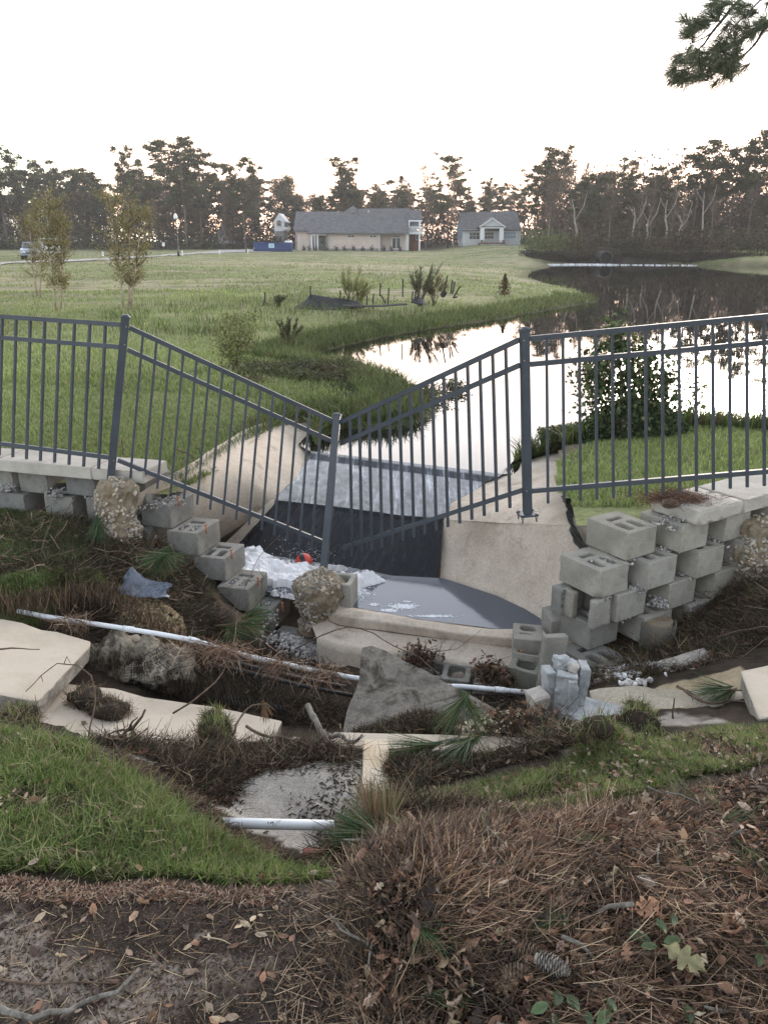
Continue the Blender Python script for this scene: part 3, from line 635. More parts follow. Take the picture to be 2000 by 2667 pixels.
# left stepped end, near corner is the right front edge
gl = 'blocks of the left stepped wall'
lab = ['top block of the left steps, level with the fence rail', 'second block down the left steps with loose gravel in its top', 'third block down the left steps with a red peg in its core',
       'fourth block down the left steps, above the brush and in front of foam', 'fifth block down the left steps half buried by brush', 'lowest standing block of the left steps beside the gravelly post ball']
for i, (px, py) in enumerate([(378, 1251), (443, 1318), (513, 1390), (585, 1456), (647, 1536), (707, 1590)]):
    p = G(px, py, -.1 - .2 * i); place_block(BLK[i % 3], p + Vector((0, 0, 0)), YAW_L + R(random.uniform(-2, 2)), lab[i], group=gl, tilt=(R(random.uniform(-1, 1)), R(random.uniform(-1, 1))))
nm = {(1, 0): 'left wall block just left of the left post lump', (1, 1): 'left wall block second left of the post, under the cap', (1, 2): 'left wall block at the photo edge, under the cap'}
for row, (px, py), k in ((1, (243, 1236), 0), (1, (118, 1229), 1), (1, (28, 1222), 2), (1, (-88, 1216), 3), (2, (300, 1304), 0), (2, (187, 1297), 1), (2, (60, 1290), 2), (3, (382, 1380), 0), (4, (455, 1455), 0), (5, (525, 1530), 0), (6, (590, 1600), 0)):
    p = G(px, py, -.1 - .2 * (row - 1)) + Vector((0, .005, 0))
    lb = nm.get((row, k), {1: 'top course block just outside the left photo edge', 2: 'lower wall block at the left photo edge', 3: 'dark recessed block under the third left step', 4: 'recessed block behind brush under the fourth left step', 5: 'recessed block buried in brush left of the fifth step', 6: 'lowest recessed block buried left of the sixth step'}[row])
    if (row, k) == (2, 0): lb = 'lower wall block behind the left post lump'
    if (row, k) == (2, 1): lb = 'lower left wall block above the grass with gravel at its side'
    place_block(BLK[(row + k) % 3], p, YAW_L + R(random.uniform(-1.5, 1.5)), lb, group=gl if (row, k) in nm or row < 3 else 'buried blocks of the left wall')
# cap stones of the left wall
def slab_box(name, p, yaw, L, dp, h, label, cat, m=None, rough=.004, cell=.06, seed=0, bevel=.006, group=None):
    """slab, near right top corner at p, running -X by L and back by dp"""
    b = MB(); b.hexa([(-L, 0, -h), (0, 0, -h), (0, dp, -h), (-L, dp, -h), (-L, 0, 0), (0, 0, 0), (0, dp, 0), (-L, dp, 0)])
    me = b.mesh(name, bevel, 2); rough_up(me, cell, rough, seed); me.set_sharp_from_angle(angle=R(40)); me.materials.append(m or M_CAPC)
    o = bpy.data.objects.new(name, me); C.objects.link(o); o.location = p; o.rotation_euler = (0, 0, yaw); tag(o, label, cat, group); return o
c0_ = G(372, 1230, .0)
slab_box('cap_stone', c0_, YAW_L, .46, .36, .096, 'end cap stone of the left wall behind the left post', 'cap stone', group='cap stones of the left wall')
slab_box('cap_stone', c0_ + Vector((DL.x, DL.y, 0)) * .466, YAW_L, .9, .36, .096, 'long pale cap stone under the left fence panel', 'cap stone', seed=2, group='cap stones of the left wall')
slab_box('cap_stone', c0_ + Vector((DL.x, DL.y, 0)) * 1.372, YAW_L, 1.6, .36, .096, 'pale cap stone at the left photo edge', 'cap stone', seed=3, group='cap stones of the left wall')
# bottom course running on towards the middle, flush with the gravel
for i, ((px, py), L) in enumerate((((800, 1652), .38), ((868, 1668), .30))):
    slab_box('footing_brick', G(px + 30, py + 12, -1.27), YAW_L - R(5), L, .12, .09, ['long grey kerb brick lying at the foot of the gravelly ball', 'short grey kerb brick beside the gravel patch'][i], 'brick', M_BLOCK, seed=4 + i)

# right wall: near corner is the left front edge, so blocks are mirrored
gr_ = 'blocks of the right stepped wall'
def rblk(px, py, row, label, me=None, yaw=0, tilt=(0, 0), grp=gr_, dz=0):
    p = G(px, py, -.1 - .2 * (row - 1) + dz); o = place_block(me or BLKW[int(px) % 3], p, YAW_R + yaw, label, True, tilt, grp); return o
rblk(1637, 1390, 1, 'top block of the right steps with two open cores showing', BLKW[0], tilt=(R(.6), R(-.8)))
rblk(1779, 1371, 1, 'top course block under the first right cap stone')
rblk(1893, 1344, 1, 'top course block nearest the right photo edge')
rblk(1692, 1468, 2, 'second course block right of the broken cored block')
rblk(1821, 1440, 2, 'second course block in the middle of the right wall')
rblk(1937, 1412, 2, 'second course block beside the lump of rubble concrete')
rblk(1610, 1553, 3, 'third course block above the mesh roll')
rblk(1745, 1523, 3, 'third course block in the middle of the right wall')
rblk(1864, 1494, 3, 'third course block left of the buried right end')
rblk(1980, 1468, 3, 'third course block at the photo edge behind rubble')
for px, py, row, lb in ((1680, 1612, 4, 'fourth course block behind the plastic mesh roll'), (1800, 1580, 4, 'fourth course block half buried in brush right of the mesh roll'), (2010, 1318, 1, 'top course block just inside the right photo edge')):
    rblk(px, py, row, lb)
# broken block at the second step: a wedge bitten out of the near corner
def broken_block(cuts, seed, me0=None, m=None):
    me = (me0 or BLKW[1]).copy(); bm = bmesh.new(); bm.from_mesh(me)
    for co, no in cuts:
        g = bm.verts[:] + bm.edges[:] + bm.faces[:]
        r_ = bmesh.ops.bisect_plane(bm, geom=g, plane_co=co, plane_no=Vector(no).normalized(), clear_outer=True)
        es = [e for e in r_['geom_cut'] if isinstance(e, bmesh.types.BMEdge)]
        try: bmesh.ops.triangle_fill(bm, use_beauty=True, edges=es)
        except Exception: pass
    bmesh.ops.recalc_face_normals(bm, faces=bm.faces[:]); bm.to_mesh(me); bm.free()
    me.materials.clear(); me.materials.append(m or M_BLOCKW); return rough_up(me, .03, .005, seed)
bb = broken_block([((0, 0, -.10), (1.0, -.55, .35))], 5)
rblk(1563, 1489, 2, 'broken block with a bitten corner on the second right step', broken_block([((-.012, 0, -.16), (1.0, -.8, -.9))], 5))
# third step: only two thin upright shell pieces of a shattered block are left
c3 = G(1546, 1566, -.5)
def shard(name, c, d, yaw, label, cat='block piece', m=None, seed=0, tilt=(0, 0), cell=.035, amp=.006, group=None, taper=None):
    b = MB(); b.box((0, 0, d[2] / 2), d); me = b.mesh(name, .004, 1)
    if taper:
        for v in me.vertices:
            k = v.co.z / d[2]; v.co.x *= 1 - taper * k; v.co.y *= 1 - taper * .6 * k
    rough_up(me, cell, amp, seed); me.materials.append(m or M_BLOCKW)
    o = bpy.data.objects.new(name, me); C.objects.link(o); o.location = c; o.rotation_euler = (*tilt, yaw); tag(o, label, cat, group); return o
shard('block_piece', G(1535, 1637, -.7) + DR * .08, (.16, .05, .20), YAW_R, 'upright broken face piece standing on the third right step', seed=3)
shard('block_piece', G(1486, 1605, -.7) + NR * .02, (.05, .10, .19), YAW_R, 'pale narrow shell piece under the broken cored block', seed=4)
shard('block_piece', G(1500, 1612, -.7) + NR * .14 + DR * .05, (.22, .10, .19), YAW_R, 'dark inner web of the shattered third step block', seed=5, m=M_BLOCK)
rblk(1537, 1627, 4, 'big lowest block of the right steps stained with black streaks', BLKW[2])
rblk(1560, 1745, 5, 'bottom course block in the shade under the big stained block', BLK[0], dz=.0)
shard('block_piece', G(1500, 1742, -1.12), (.09, .06, .12), YAW_R, 'small upright brick piece under the big stained block', seed=8, m=M_BLOCK)
# caps of the right wall
cR = G(1823, 1335, 0.0)
def rcap(off, L, label, seed): 
    b = MB(); b.hexa([(0, 0, -.098), (L, 0, -.098), (L, .40, -.098), (0, .40, -.098), (0, 0, 0), (L, 0, 0), (L, .40, 0), (0, .40, 0)])
    me = b.mesh('cap_stone', .006, 2); rough_up(me, .06, .004, seed); me.materials.append(M_CAPC); o = bpy.data.objects.new('cap_stone', me); C.objects.link(o)
    o.location = cR + DR * off; o.rotation_euler = (0, 0, YAW_R); tag(o, label, 'cap stone', 'cap stones of the right wall')
rcap(0, .47, 'end cap stone of the right wall with brown pine straw on it', 21); rcap(.478, 1.0, 'cap stone running off the right photo edge', 22); rcap(1.485, 1.0, 'cap stone beyond the right photo edge', 23)
# gravel fill between blocks
M_GRAVEL = mottled('crushed_stone', (.20, .19, .19), (.50, .48, .47), 18, .9, 80, .4, .003, fine=.2)
def stone_proto(seed):
    bm = bmesh.new(); bmesh.ops.create_icosphere(bm, subdivisions=1, radius=1)
    r_ = random.Random(seed)
    for v in bm.verts: v.co = Vector((v.co.x * 1.2, v.co.y, v.co.z * .75)) * r_.uniform(.75, 1.15)
    V = np.array([tuple(v.co) for v in bm.verts]); Fc = np.array([[v.index for v in f.verts] for f in bm.faces]); bm.free(); return V, Fc
STONES = [stone_proto(i) for i in range(6)]
def rand_rot(n):
    q = RNG.normal(size=(n, 4)); q /= np.linalg.norm(q, axis=1)[:, None]; w_, x, y, z = q.T
    return np.stack([1 - 2 * (y * y + z * z), 2 * (x * y - z * w_), 2 * (x * z + y * w_), 2 * (x * y + z * w_), 1 - 2 * (x * x + z * z), 2 * (y * z - x * w_), 2 * (x * z - y * w_), 2 * (y * z + x * w_), 1 - 2 * (x * x + y * y)], -1).reshape(n, 3, 3)
def stones_mesh(name, Pp, size, tint=1.0, base=(.36, .35, .345), warm=.25):
    n = len(Pp); Rm = rand_rot(n); S = size * RNG.uniform(.55, 1.35, n); VV = []; FF = []; CC = []; b = 0; k = RNG.integers(0, 6, n)
    for j in range(6):
        ii = np.where(k == j)[0]
        if not len(ii): continue
        V, Fc = STONES[j]; v = np.einsum('nij,vj->nvi', Rm[ii], V) * S[ii][:, None, None] + np.asarray(Pp)[ii][:, None, :]
        VV.append(v.reshape(-1, 3)); FF.append((Fc[None] + (np.arange(len(ii)) * len(V))[:, None, None] + b).reshape(-1, 3)); b += len(ii) * len(V)
        c = np.array(base) * RNG.uniform(.5, 1.45, (len(ii), 1)) * (1 + np.array([.25, .08, -.12]) * warm * RNG.uniform(-.3, 1.5, (len(ii), 1)))
        CC.append(np.repeat(c * tint, len(V), 0))
    return npmesh(name, np.concatenate(VV), [np.concatenate(FF)], False, np.concatenate(CC))
M_STONE = vcol('stone_chips', .9, spec=.2, grain=(160, .2))
gp = []
fillh = []
for px, py, z, rx, ry_, nn in ((370, 1228, -.12, .17, .10, 220), (415, 1305, -.305, .13, .12, 260), (500, 1378, -.52, .07, .06, 50), (640, 1510, -.93, .06, .05, 40), (700, 1600, -1.13, .07, .1, 70), (150, 1285, -.28, .05, .09, 120), (255, 1290, -.3, .05, .08, 60), (20, 1270, -.25, .05, .09, 60), (200, 1365, -.5, .14, .12, 150),
                               (1745, 1358, -.11, .12, .08, 80), (1600, 1455, -.32, .10, .08, 90), (1660, 1530, -.5, .06, .06, 70), (1790, 1492, -.5, .06, .06, 70), (1715, 1570, -.62, .06, .07, 60), (1735, 1435, -.31, .05, .05, 40), (1860, 1400, -.3, .05, .1, 70), (1580, 1600, -.69, .09, .08, 110), (1910, 1462, -.5, .05, .07, 60)):
    c = G(px, py, z); a = RNG.normal(size=(nn, 3)) * np.array([rx, ry_, .018]) * .6; gp.append(np.array(tuple(c)) + a)
for i_, fr in ((0, 1), (1, 1), (2, .55), (4, .9), (5, .9)):
    cpx = [(378, 1251), (443, 1318), (513, 1390), (585, 1456), (647, 1536), (707, 1590)][i_]; c = G(*cpx, -.1 - .2 * i_); nn = int(260 * fr)
    lx = RNG.uniform(-.225, -.05, nn); ly = RNG.uniform(.05, .21, nn); lx = lx[:]; a_ = -DL; pp_ = np.array(tuple(c)) + lx[:, None] * np.array(tuple(a_)) + ly[:, None] * np.array(tuple(NL)); pp_[:, 2] += RNG.uniform(-.05, -.008, nn) - (.03 if fr < .6 else 0); gp.append(pp_)
o = link('gravel_fill', stones_mesh('gravel_fill', np.concatenate([g_ for g_ in gp] + [g_ + RNG.normal(size=g_.shape) * np.array([.012, .012, .004]) for g_ in gp]), .0088, .85), M_STONE); tag(o, 'grey crushed stone filling the cores and gaps of the block walls', 'gravel', kind='stuff')
def gravel_patch(cx_, cy_, n, sx, sy, dz=.01, lift=0):
    x = RNG.normal(cx_, sx, n); y = RNG.normal(cy_, sy, n); return np.stack([x, y, hnear(x, y) + dz + RNG.uniform(0, .02, n) + lift], -1)
pts = []
for px, py, z, n, sx, sy in ((850, 1700, -1.28, 1000, .16, .09), (790, 1675, -1.25, 350, .10, .05), (760, 1720, -1.25, 120, .12, .06)):
    c = GG(px, py); pts.append(gravel_patch(c.x, c.y, n, sx, sy))
o = link('gravel', stones_mesh('gravel', np.concatenate(pts), .013), M_STONE); tag(o, 'grey gravel spilled below the lowest blocks behind the white pipe', 'gravel', kind='stuff')
pts = []
for px, py, z, n, sx, sy in ((1600, 1750, -.9, 170, .06, .045), (1665, 1785, -.84, 45, .05, .012), (1625, 1765, -.9, 70, .07, .03), (1682, 1735, -.86, 26, .022, .03)):
    c = GG(px, py); pts.append(gravel_patch(c.x, c.y, n, sx, sy))
o = link('gravel', stones_mesh('gravel', np.concatenate(pts), .016, 1.5), M_STONE); tag(o, 'pale gravel scattered at the foot of the right wall', 'gravel', kind='stuff')

# ---------------- loose blocks below the right steps
MB_ = M_BLOCKW
def loose(me, p, rot, label, cat='block', scale=1): 
    o = bpy.data.objects.new('loose_block', me); C.objects.link(o); o.location = p; o.rotation_euler = rot; tag(o, label, cat); o.scale = (scale,) * 3; return o
def cube_block(wd, dp, h, holes, seed, m):
    """half block with given rounded openings, top at z=0, centred"""
    bm = bmesh.new(); rings = [[(-wd / 2, -dp / 2), (wd / 2, -dp / 2), (wd / 2, dp / 2), (-wd / 2, dp / 2)]]
    for (xa, xb, ya, yb, r) in holes:
        pts = []
        for cx_, cy_, a0 in ((xb - r, ya + r, -90), (xb - r, yb - r, 0), (xa + r, yb - r, 90), (xa + r, ya + r, 180)):
            for k in range(4): a = R(a0 + 30 * k); pts.append((cx_ + r * math.cos(a), cy_ + r * math.sin(a)))
        rings.append(pts)
    RB = []
    for rg in rings: RB.append([[bm.verts.new((x, y, z)) for x, y in rg] for z in (-h, 0)])
    for lvl in (0, 1):
        es = []
        for rg in RB: v = rg[lvl]; es += [bm.edges.new((v[i], v[(i + 1) % len(v)])) for i in range(len(v))]
        bmesh.ops.triangle_fill(bm, use_beauty=True, edges=es)
    for rg in RB:
        n = len(rg[0])
        for i in range(n): bm.faces.new((rg[0][i], rg[0][(i + 1) % n], rg[1][(i + 1) % n], rg[1][i]))
    bmesh.ops.recalc_face_normals(bm, faces=bm.faces[:])
    ed = [e for e in bm.edges if len(e.link_faces) == 2 and e.calc_face_angle(0) > .9]
    bmesh.ops.bevel(bm, geom=ed, offset=.005, segments=1, affect='EDGES', clamp_overlap=True)
    me = bpy.data.meshes.new('loose_block'); bm.to_mesh(me); bm.free(); rough_up(me, .04, .003, seed); me.set_sharp_from_angle(angle=R(38)); me.materials.append(m); return me
M_BLOCKG = mottled('damp_olive_block', (.16, .16, .13), (.25, .245, .20), 6, .93, 120, .6, .004, fine=.22)
# upright cored half block in front, next to the white pipe
loose(cube_block(.20, .22, .22, [(-.062, .068, -.075, .05, .03)], 31, M_BLOCKG), G(1372, 1725, -.98), (R(4), R(3), R(-24)), 'upright block with one square core standing behind the white pipe end')
loose(cube_block(.20, .12, .055, [(-.07, .07, -.035, .035, .015)], 36, MB_), G(1375, 1697, -.955), (R(-8), R(4), R(-12)), 'thin yellowish block lid leaning on the cored upright block')
# fluted-face block with oval core
loose(cube_block(.20, .20, .14, [(-.055, .055, .005, .075, .03), (-.06, .03, -.035, -.018, .006)], 32, MB_), G(1375, 1645, -.86), (R(6), R(2), R(-8)), 'split faced block with an oval core behind the upright loose blocks')
loose(cube_block(.16, .18, .18, [], 33, MB_), G(1450, 1594, -.76), (R(10), R(-6), R(12)), 'pale wedge shaped block at the basin edge below the right steps')
m_ = MB()
for pr in ([(-.05, 0, 0), (.05, 0, 0), (.05, 0, .42), (-.05, 0, .42)],): m_.prism(pr, (0, .10, 0))
loose(cube_block(.42, .16, .055, [(-.17, -.05, -.05, .05, .02)], 34, MB_), G(1440, 1735, -.92), (R(84), R(-86), R(20)), 'long block piece standing on end between the loose blocks')
loose(cube_block(.17, .2, .12, [], 35, M_BLOCKG), G(1472, 1760, -1.0), (R(8), 0, R(-10)), 'small dark block in the shadow behind the split block lump')
# block shells at the foundation line in the middle, open cores filled with leaves
loose(cube_block(.36, .22, .2, [(-.14, -.02, -.075, .075, .03), (.02, .14, -.075, .075, .03)], 36, M_BLOCK), G(1160, 1745, -1.17), (R(3), R(2), YAW_L + R(4)), 'cracked two core block in the foundation line behind the tilted slab')
loose(cube_block(.30, .2, .2, [(-.11, .02, -.07, .07, .03)], 37, M_BLOCK), G(1075, 1728, -1.20), (R(-2), R(-4), YAW_L + R(10)), 'half buried foundation block under a clump of leaves')
loose(cube_block(.16, .2, .2, [], 38, M_BLOCKW), G(1268, 1768, -1.19), (R(2), R(3), YAW_L), 'pale foundation block stub beside the dead leaf clump')
loose(cube_block(.34, .22, .26, [(-.13, -.02, -.07, .07, .02), (.02, .13, -.07, .07, .02)], 39, M_BLOCKW), G(868, 1505, -.84), (R(2), R(-1), YAW_L + R(3)), 'cored block on the basin rim behind the gravelly post ball')
# ---------------- split block lump at lower right
t = empty('split_block_lump', G(1460, 1900, -.68), 'shattered pale block lump lying on a slab corner by the sidewalk edge', 'rubble block')
def lp(nm, c, d, yaw, seed, tilt=(0, 0), m=None, amp=.008, poly=None, cell=.03):
    b = MB()
    if poly: b.prism([(x, y, 0) for x, y in poly], (0, 0, d[2]))
    else: b.box((0, 0, d[2] / 2), d)
    me = b.mesh(nm, .004, 1); rough_up(me, cell * .7, amp, seed); me.polygons.foreach_set('use_smooth', [False] * len(me.polygons)); me.materials.append(m or M_SPLIT)
    o = bpy.data.objects.new(nm, me); C.objects.link(o); o.parent = t; o.location = Vector(c) - t.location; o.rotation_euler = (*tilt, yaw); return o
M_SPLIT = mottled('bluish_split_concrete', (.27, .28, .28), (.52, .53, .54), 6, .9, 90, .6, .005, fine=.25, stains=((.30, .26, .20), 7, .56, .7))
pc = G(1480, 1870, -.60)
lp('base_slab', G(1490, 1868, -.66), (.36, .20, .085), R(-16), 41, (R(2), R(8)), poly=[(-.16, -.02), (.04, -.15), (.22, -.06), (.26, .10), (-.08, .10)])
lp('shell_piece', G(1434, 1846, -.60) + Vector((0, .05, 0)), (.05, .10, .20), R(8), 42, (R(-3), R(-3)))
lp('shell_piece', G(1468, 1852, -.60) + Vector((0, .02, 0)), (.11, .06, .215), R(-14), 43, (R(3), R(2)), amp=.012)
lp('shell_piece', G(1488, 1852, -.59), (.045, .05, .19), R(5), 44, (R(2), R(-4)))
lp('shell_piece', G(1512, 1838, -.58) + Vector((0, .05, 0)), (.05, .12, .21), R(-4), 45, (R(-2), R(4)))
lp('core_rubble', G(1480, 1825, -.60) + Vector((.0, .09, 0)), (.13, .10, .17), 0, 46, amp=.03)
lp('rubble_crown', G(1458, 1746, -.42), (.05, .045, .08), R(30), 47, amp=.02, m=M_SPLIT, cell=.02)
lp('rubble_crown', G(1492, 1760, -.43), (.05, .04, .06), R(70), 48, amp=.012, m=M_CAPC, cell=.02)
lp('side_chunk', G(1402, 1872, -.66), (.085, .10, .17), R(18), 49, (R(6), R(-10)), m=M_CAPC, amp=.010)

# ---------------- post footings: lumps of earth-coloured concrete crusted with stones
M_LUMP = mottled('earthy_concrete', (.13, .095, .06), (.27, .215, .15), 9, .95, 60, .8, .012, c3=(.24, .225, .20), fine=.35)
def footing(name, c, prof, label, seed, nst, squash=1.0, hole=()):
    t = empty(name, c, label, 'concrete footing'); b = MB(); n = 28; rg = []
    V = []; Fc = []
    for (z, r) in prof:
        for k in range(n): a = 2 * math.pi * k / n; V.append((r * math.cos(a), r * squash * math.sin(a), z))
    m = len(prof)
    for i in range(m - 1):
        for k in range(n): Fc.append((i * n + k, i * n + (k + 1) % n, (i + 1) * n + (k + 1) % n, (i + 1) * n + k))
    Fc.append(tuple(range(n))[::-1]); Fc.append(tuple((m - 1) * n + k for k in range(n))); b.add(V, Fc)
    me = b.mesh(name); rough_up(me, .028, .036, seed); me.materials.append(M_LUMP)
    o = bpy.data.objects.new('concrete_lump', me); C.objects.link(o); o.parent = t
    vs = np.array([tuple(v.co) for v in me.vertices]); nr = np.array([tuple(v.normal) for v in me.vertices])
    pick = RNG.integers(0, len(vs), nst); msk = (np.abs(vs[pick, 2] - (prof[0][0] + prof[-1][0]) / 2) > -1)
    bare = fbm(vs[pick, 0] * 7 + vs[pick, 1] * 3, vs[pick, 2] * 7, seed) + .5
    pk = pick[bare > .44]; pp = vs[pk] + nr[pk] * .003 + RNG.normal(size=(len(pk), 3)) * .005
    tag(link('stone_crust', stones_mesh('stone_crust', pp, .0125, 1.0, (.30, .275, .24), .6), M_STONE, t), kind='stuff'); return t
footing('post_footing', G(835, 1500, -.80) + Vector((0, -.02, 0)), [(-.52, .08), (-.50, .13), (-.44, .185), (-.39, .165), (-.33, .15), (-.24, .185), (-.12, .205), (-.04, .18), (0, .13), (.012, .06)], 'ball of gravelly concrete hanging on the middle post foot', 3, 2600)
footing('post_footing', F(303, 1262, 5.86) + Vector((0, -.02, .02)), [(-.48, .12), (-.40, .14), (-.28, .125), (-.2, .15), (-.13, .13), (-.05, .15), (0, .13), (.02, .05)], 'crumbling sandy concrete lump around the left post foot', 5, 2000)
footing('post_footing', F(2010, 1385, 5.2) + Vector((0, .1, .02)), [(-.50, .14), (-.38, .17), (-.25, .2), (-.12, .18), (0, .15), (.02, .06)], 'lump of rubble concrete bulging from the right wall at the photo edge', 9, 2200)

# ---------------- red marker pegs
M_RED = plain('rust_orange_peg', (.42, .14, .06), .7)
for i, (px, py, z, lab_) in enumerate(((465, 1302, -.27, 'red peg on the second left step block'), (537, 1374, -.47, 'red peg standing in the third left step block'), (603, 1440, -.67, 'red peg in the fourth left step block'), (672, 1512, -.87, 'red peg in the fifth left step block'), (736, 1578, -1.06, 'tall red peg in the lowest left step block'), (1493, 1588, -.64, 'red peg between shell pieces on the right steps'), (1356, 1704, -.96, 'rusty pin stuck in the upright cored block'))):
    m = MB(); m.tube([(0, 0, -.05), (0, 0, .028)], .0065, 8); m.tube([(0, 0, .016), (0, 0, .030)], .0078, 8); o = m.build('marker_peg', M_RED, None, loc=G(px, py, z)); tag(o, lab_, 'peg', 'red pegs in the block cores')
    o.rotation_euler = (R(random.uniform(-5, 5)), R(random.uniform(-5, 5)), 0)

# ---------------- sidewalk slabs
M_WALK = mottled('beige_sidewalk', (.37, .31, .24), (.50, .43, .35), 2.2, .9, 140, .45, .002, fine=.12, c3=(.50, .43, .35), stains=((.30, .24, .17), 4, .63, .35))
M_SLABU = mottled('dirty_slab_underside', (.08, .07, .06), (.22, .195, .165), 4, .95, 45, .9, .012, c3=(.20, .18, .155), fine=.4, stains=((.045, .035, .026), 5, .50, .9))
def pslab(name, top, th, label, seed, m=M_WALK, cat='sidewalk slab', amp=.0022, cell=.055, down=None, side=None, group=None):
    """slab from its surveyed top outline (3-D points), thickness pushed along the outline's normal"""
    P_ = [Vector(p) for p in top]; n = Vector((0, 0, 0)); k = len(P_)
    for i in range(k): a, b = P_[i], P_[(i + 1) % k]; n += Vector(((a.y - b.y) * (a.z + b.z), (a.z - b.z) * (a.x + b.x), (a.x - b.x) * (a.y + b.y)))
    n.normalize()
    if down is not None: dn = Vector(down).normalized()
    else: dn = -n if n.z > 0 else n
    c = sum(P_, Vector()) / k
    b = MB(); b.prism([p - c for p in P_], dn * th)
    me = b.mesh(name, .005, 1)
    def kp(co): return 1.0 if abs(co.dot(dn)) > th * .12 else .35
    rough_up(me, cell, amp, seed); me.set_sharp_from_angle(angle=R(42)); me.materials.append(m)
    if side: 
        me.materials.append(side)
        for f in me.polygons:
            if abs(f.normal.dot(dn)) < .6 : f.material_index = 1
    o = bpy.data.objects.new(name, me); C.objects.link(o); o.location = c; tag(o, label, cat, group); return o
M_EDGE = mottled('broken_slab_edge', (.20, .18, .15), (.44, .40, .34), 12, .95, 60, .9, .01, fine=.35)
pslab('sidewalk_slab', [G(-500, 1570, -.42), G(10, 1612, -.50), G(60, 1622, -.51), G(110, 1640, -.53), G(150, 1645, -.54), G(237, 1670, -.56), G(236, 1682, -.56), G(102, 1828, -.53), G(0, 1808, -.45), G(-500, 1700, -.25)], .10, 'big beige sidewalk slab tilted at the left edge with a broken side', 51, side=M_EDGE)
pslab('sidewalk_slab', [G(165, 1780, -.72), G(300, 1792, -.73), G(380, 1815, -.735), G(560, 1840, -.74), G(735, 1877, -.76), G(722, 1905, -.76), G(690, 1945, -.76), G(300, 1950, -.62), G(60, 1925, -.6), G(100, 1830, -.66)], .09, 'long pale sidewalk slab lying in the washout below the tilted one', 52, side=M_EDGE)
st = -.55
pslab('sidewalk_slab', [G(870, 1906, st), G(1160, 1912, st), G(1365, 1919, st), G(1452, 1966, st - .0), G(1200, 1956, st), G(850, 1944, st)], .09, 'thin strip of beige sidewalk crossing the middle of the washout', 53, side=M_EDGE)
pslab('sidewalk_slab', [G(1372, 1920, st), G(1500, 1926, st), G(1600, 1932, st), G(1600, 1985, st), G(1463, 1968, st)], .09, 'end piece of the sidewalk strip under the shattered lump', 54, side=M_EDGE)
pslab('sidewalk_slab', [G(1928, 1748, -.42), G(2000, 1732, -.40), G(2500, 1700, -.36), G(2500, 1850, -.30), G(2000, 1868, -.36), G(1975, 1872, -.37), G(1955, 1820, -.39)], .10, 'beige sidewalk slab at the right edge with a cracked corner', 55, side=M_EDGE)
# tilted slab leaning back, dirty underside towards the camera
tsp = [(x_, y_, 4.12 - (y_ - 1685) * .00232) for x_, y_ in ((944, 1686), (966, 1681), (1005, 1694), (1060, 1724), (1110, 1746), (1160, 1777), (1210, 1800), (1265, 1832), (1322, 1860))] + [(1230, 1925, 3.50), (890, 1925, 3.50), (905, 1850, 3.72), (922, 1805, 3.84), (934, 1770, 3.92)]
pslab('tilted_slab', [F(*q) for q in tsp], .09, 'grey broken slab standing on edge with its dirty underside showing', 56, m=M_SLABU, amp=.004, cell=.035, side=M_EDGE)
bpy.data.objects['tilted_slab'].data.polygons.foreach_set('use_smooth', [False] * len(bpy.data.objects['tilted_slab'].data.polygons))
# foundation boulder right of it
pslab('concrete_footing', [G(1180, 1890, -.64), G(1260, 1862, -.67), G(1330, 1850, -.68), G(1420, 1845, -.67), G(1440, 1872, -.64), G(1500, 1912, -.57), G(1350, 1915, -.58), G(1230, 1902, -.58)], .16, 'sandy concrete footing hump behind the sidewalk strip', 57, m=mottled('sandy_concrete', (.32, .27, .18), (.48, .42, .32), 4, .95, 50, .8, .01, fine=.3), amp=.025, cell=.05)
pslab('concrete_footing', [G(1530, 1795, -.66), G(1620, 1787, -.66), G(1750, 1795, -.63), G(1850, 1790, -.60), G(1930, 1800, -.56), G(1945, 1835, -.55), G(1820, 1850, -.58), G(1650, 1850, -.62), G(1560, 1862, -.66)], .14, 'long sandy concrete footing lying below the right wall', 58, m=mottled('sandy_footing', (.30, .26, .19), (.46, .41, .33), 4, .95, 50, .8, .01, fine=.3), amp=.014, cell=.05)
pslab('plank', [G(946, 1924, -.50), G(1012, 1924, -.50), G(1013, 2055, -.455), G(985, 2060, -.45), G(942, 2050, -.455)], .035, 'short yellowish board lying flat on the sand', 59, m=mottled('board', (.52, .40, .25), (.62, .55, .46), 4, .85, 120, .4, .002, fine=.18), cat='board', amp=.001, cell=.04)
# concrete cylinder half buried
b = MB(); a_ = G(1712, 1757, -.80) + Vector((.01, .03, .0)); e_ = G(1850, 1725, -.74) + Vector((0, .06, 0)); ax = (e_ - a_)
b.tube([Vector((0, 0, 0)), ax], .062, 20); me = b.mesh('concrete_cylinder', .008, 2); rough_up(me, .03, .003, 3); me.materials.append(M_CAPC)
o = bpy.data.objects.new('concrete_cylinder', me); C.objects.link(o); o.location = a_; tag(o, 'concrete test cylinder lying half buried below the right wall', 'cylinder')
# geogrid roll under the right wall
M_MESH = plain('grey_plastic_mesh', (.16, .15, .13), .8)
b = MB(); c = G(1715, 1618, -.72); r_ = .115
for i in range(26):
    a = math.pi + math.pi * 1.1 * i / 25; q = [Vector((r_ * math.cos(a), r_ * .9 * math.sin(a), -h)) for h in (0, .12, .30)]; b.tube(q, .0025, 4)
for h in np.arange(0, .3, .018): b.tube([Vector((r_ * math.cos(a), r_ * .9 * math.sin(a), -h)) for a in np.linspace(math.pi, 2.1 * math.pi, 24)], .0025, 4)
b.tube([Vector((0, .03, 0)), Vector((0, .03, -.3))], .10, 20, mi=1)
o = b.build('mesh_roll', [M_MESH, M_LUMP], None, loc=c); tag(o, 'roll of stone filled plastic mesh under the right wall blocks', 'mesh roll')
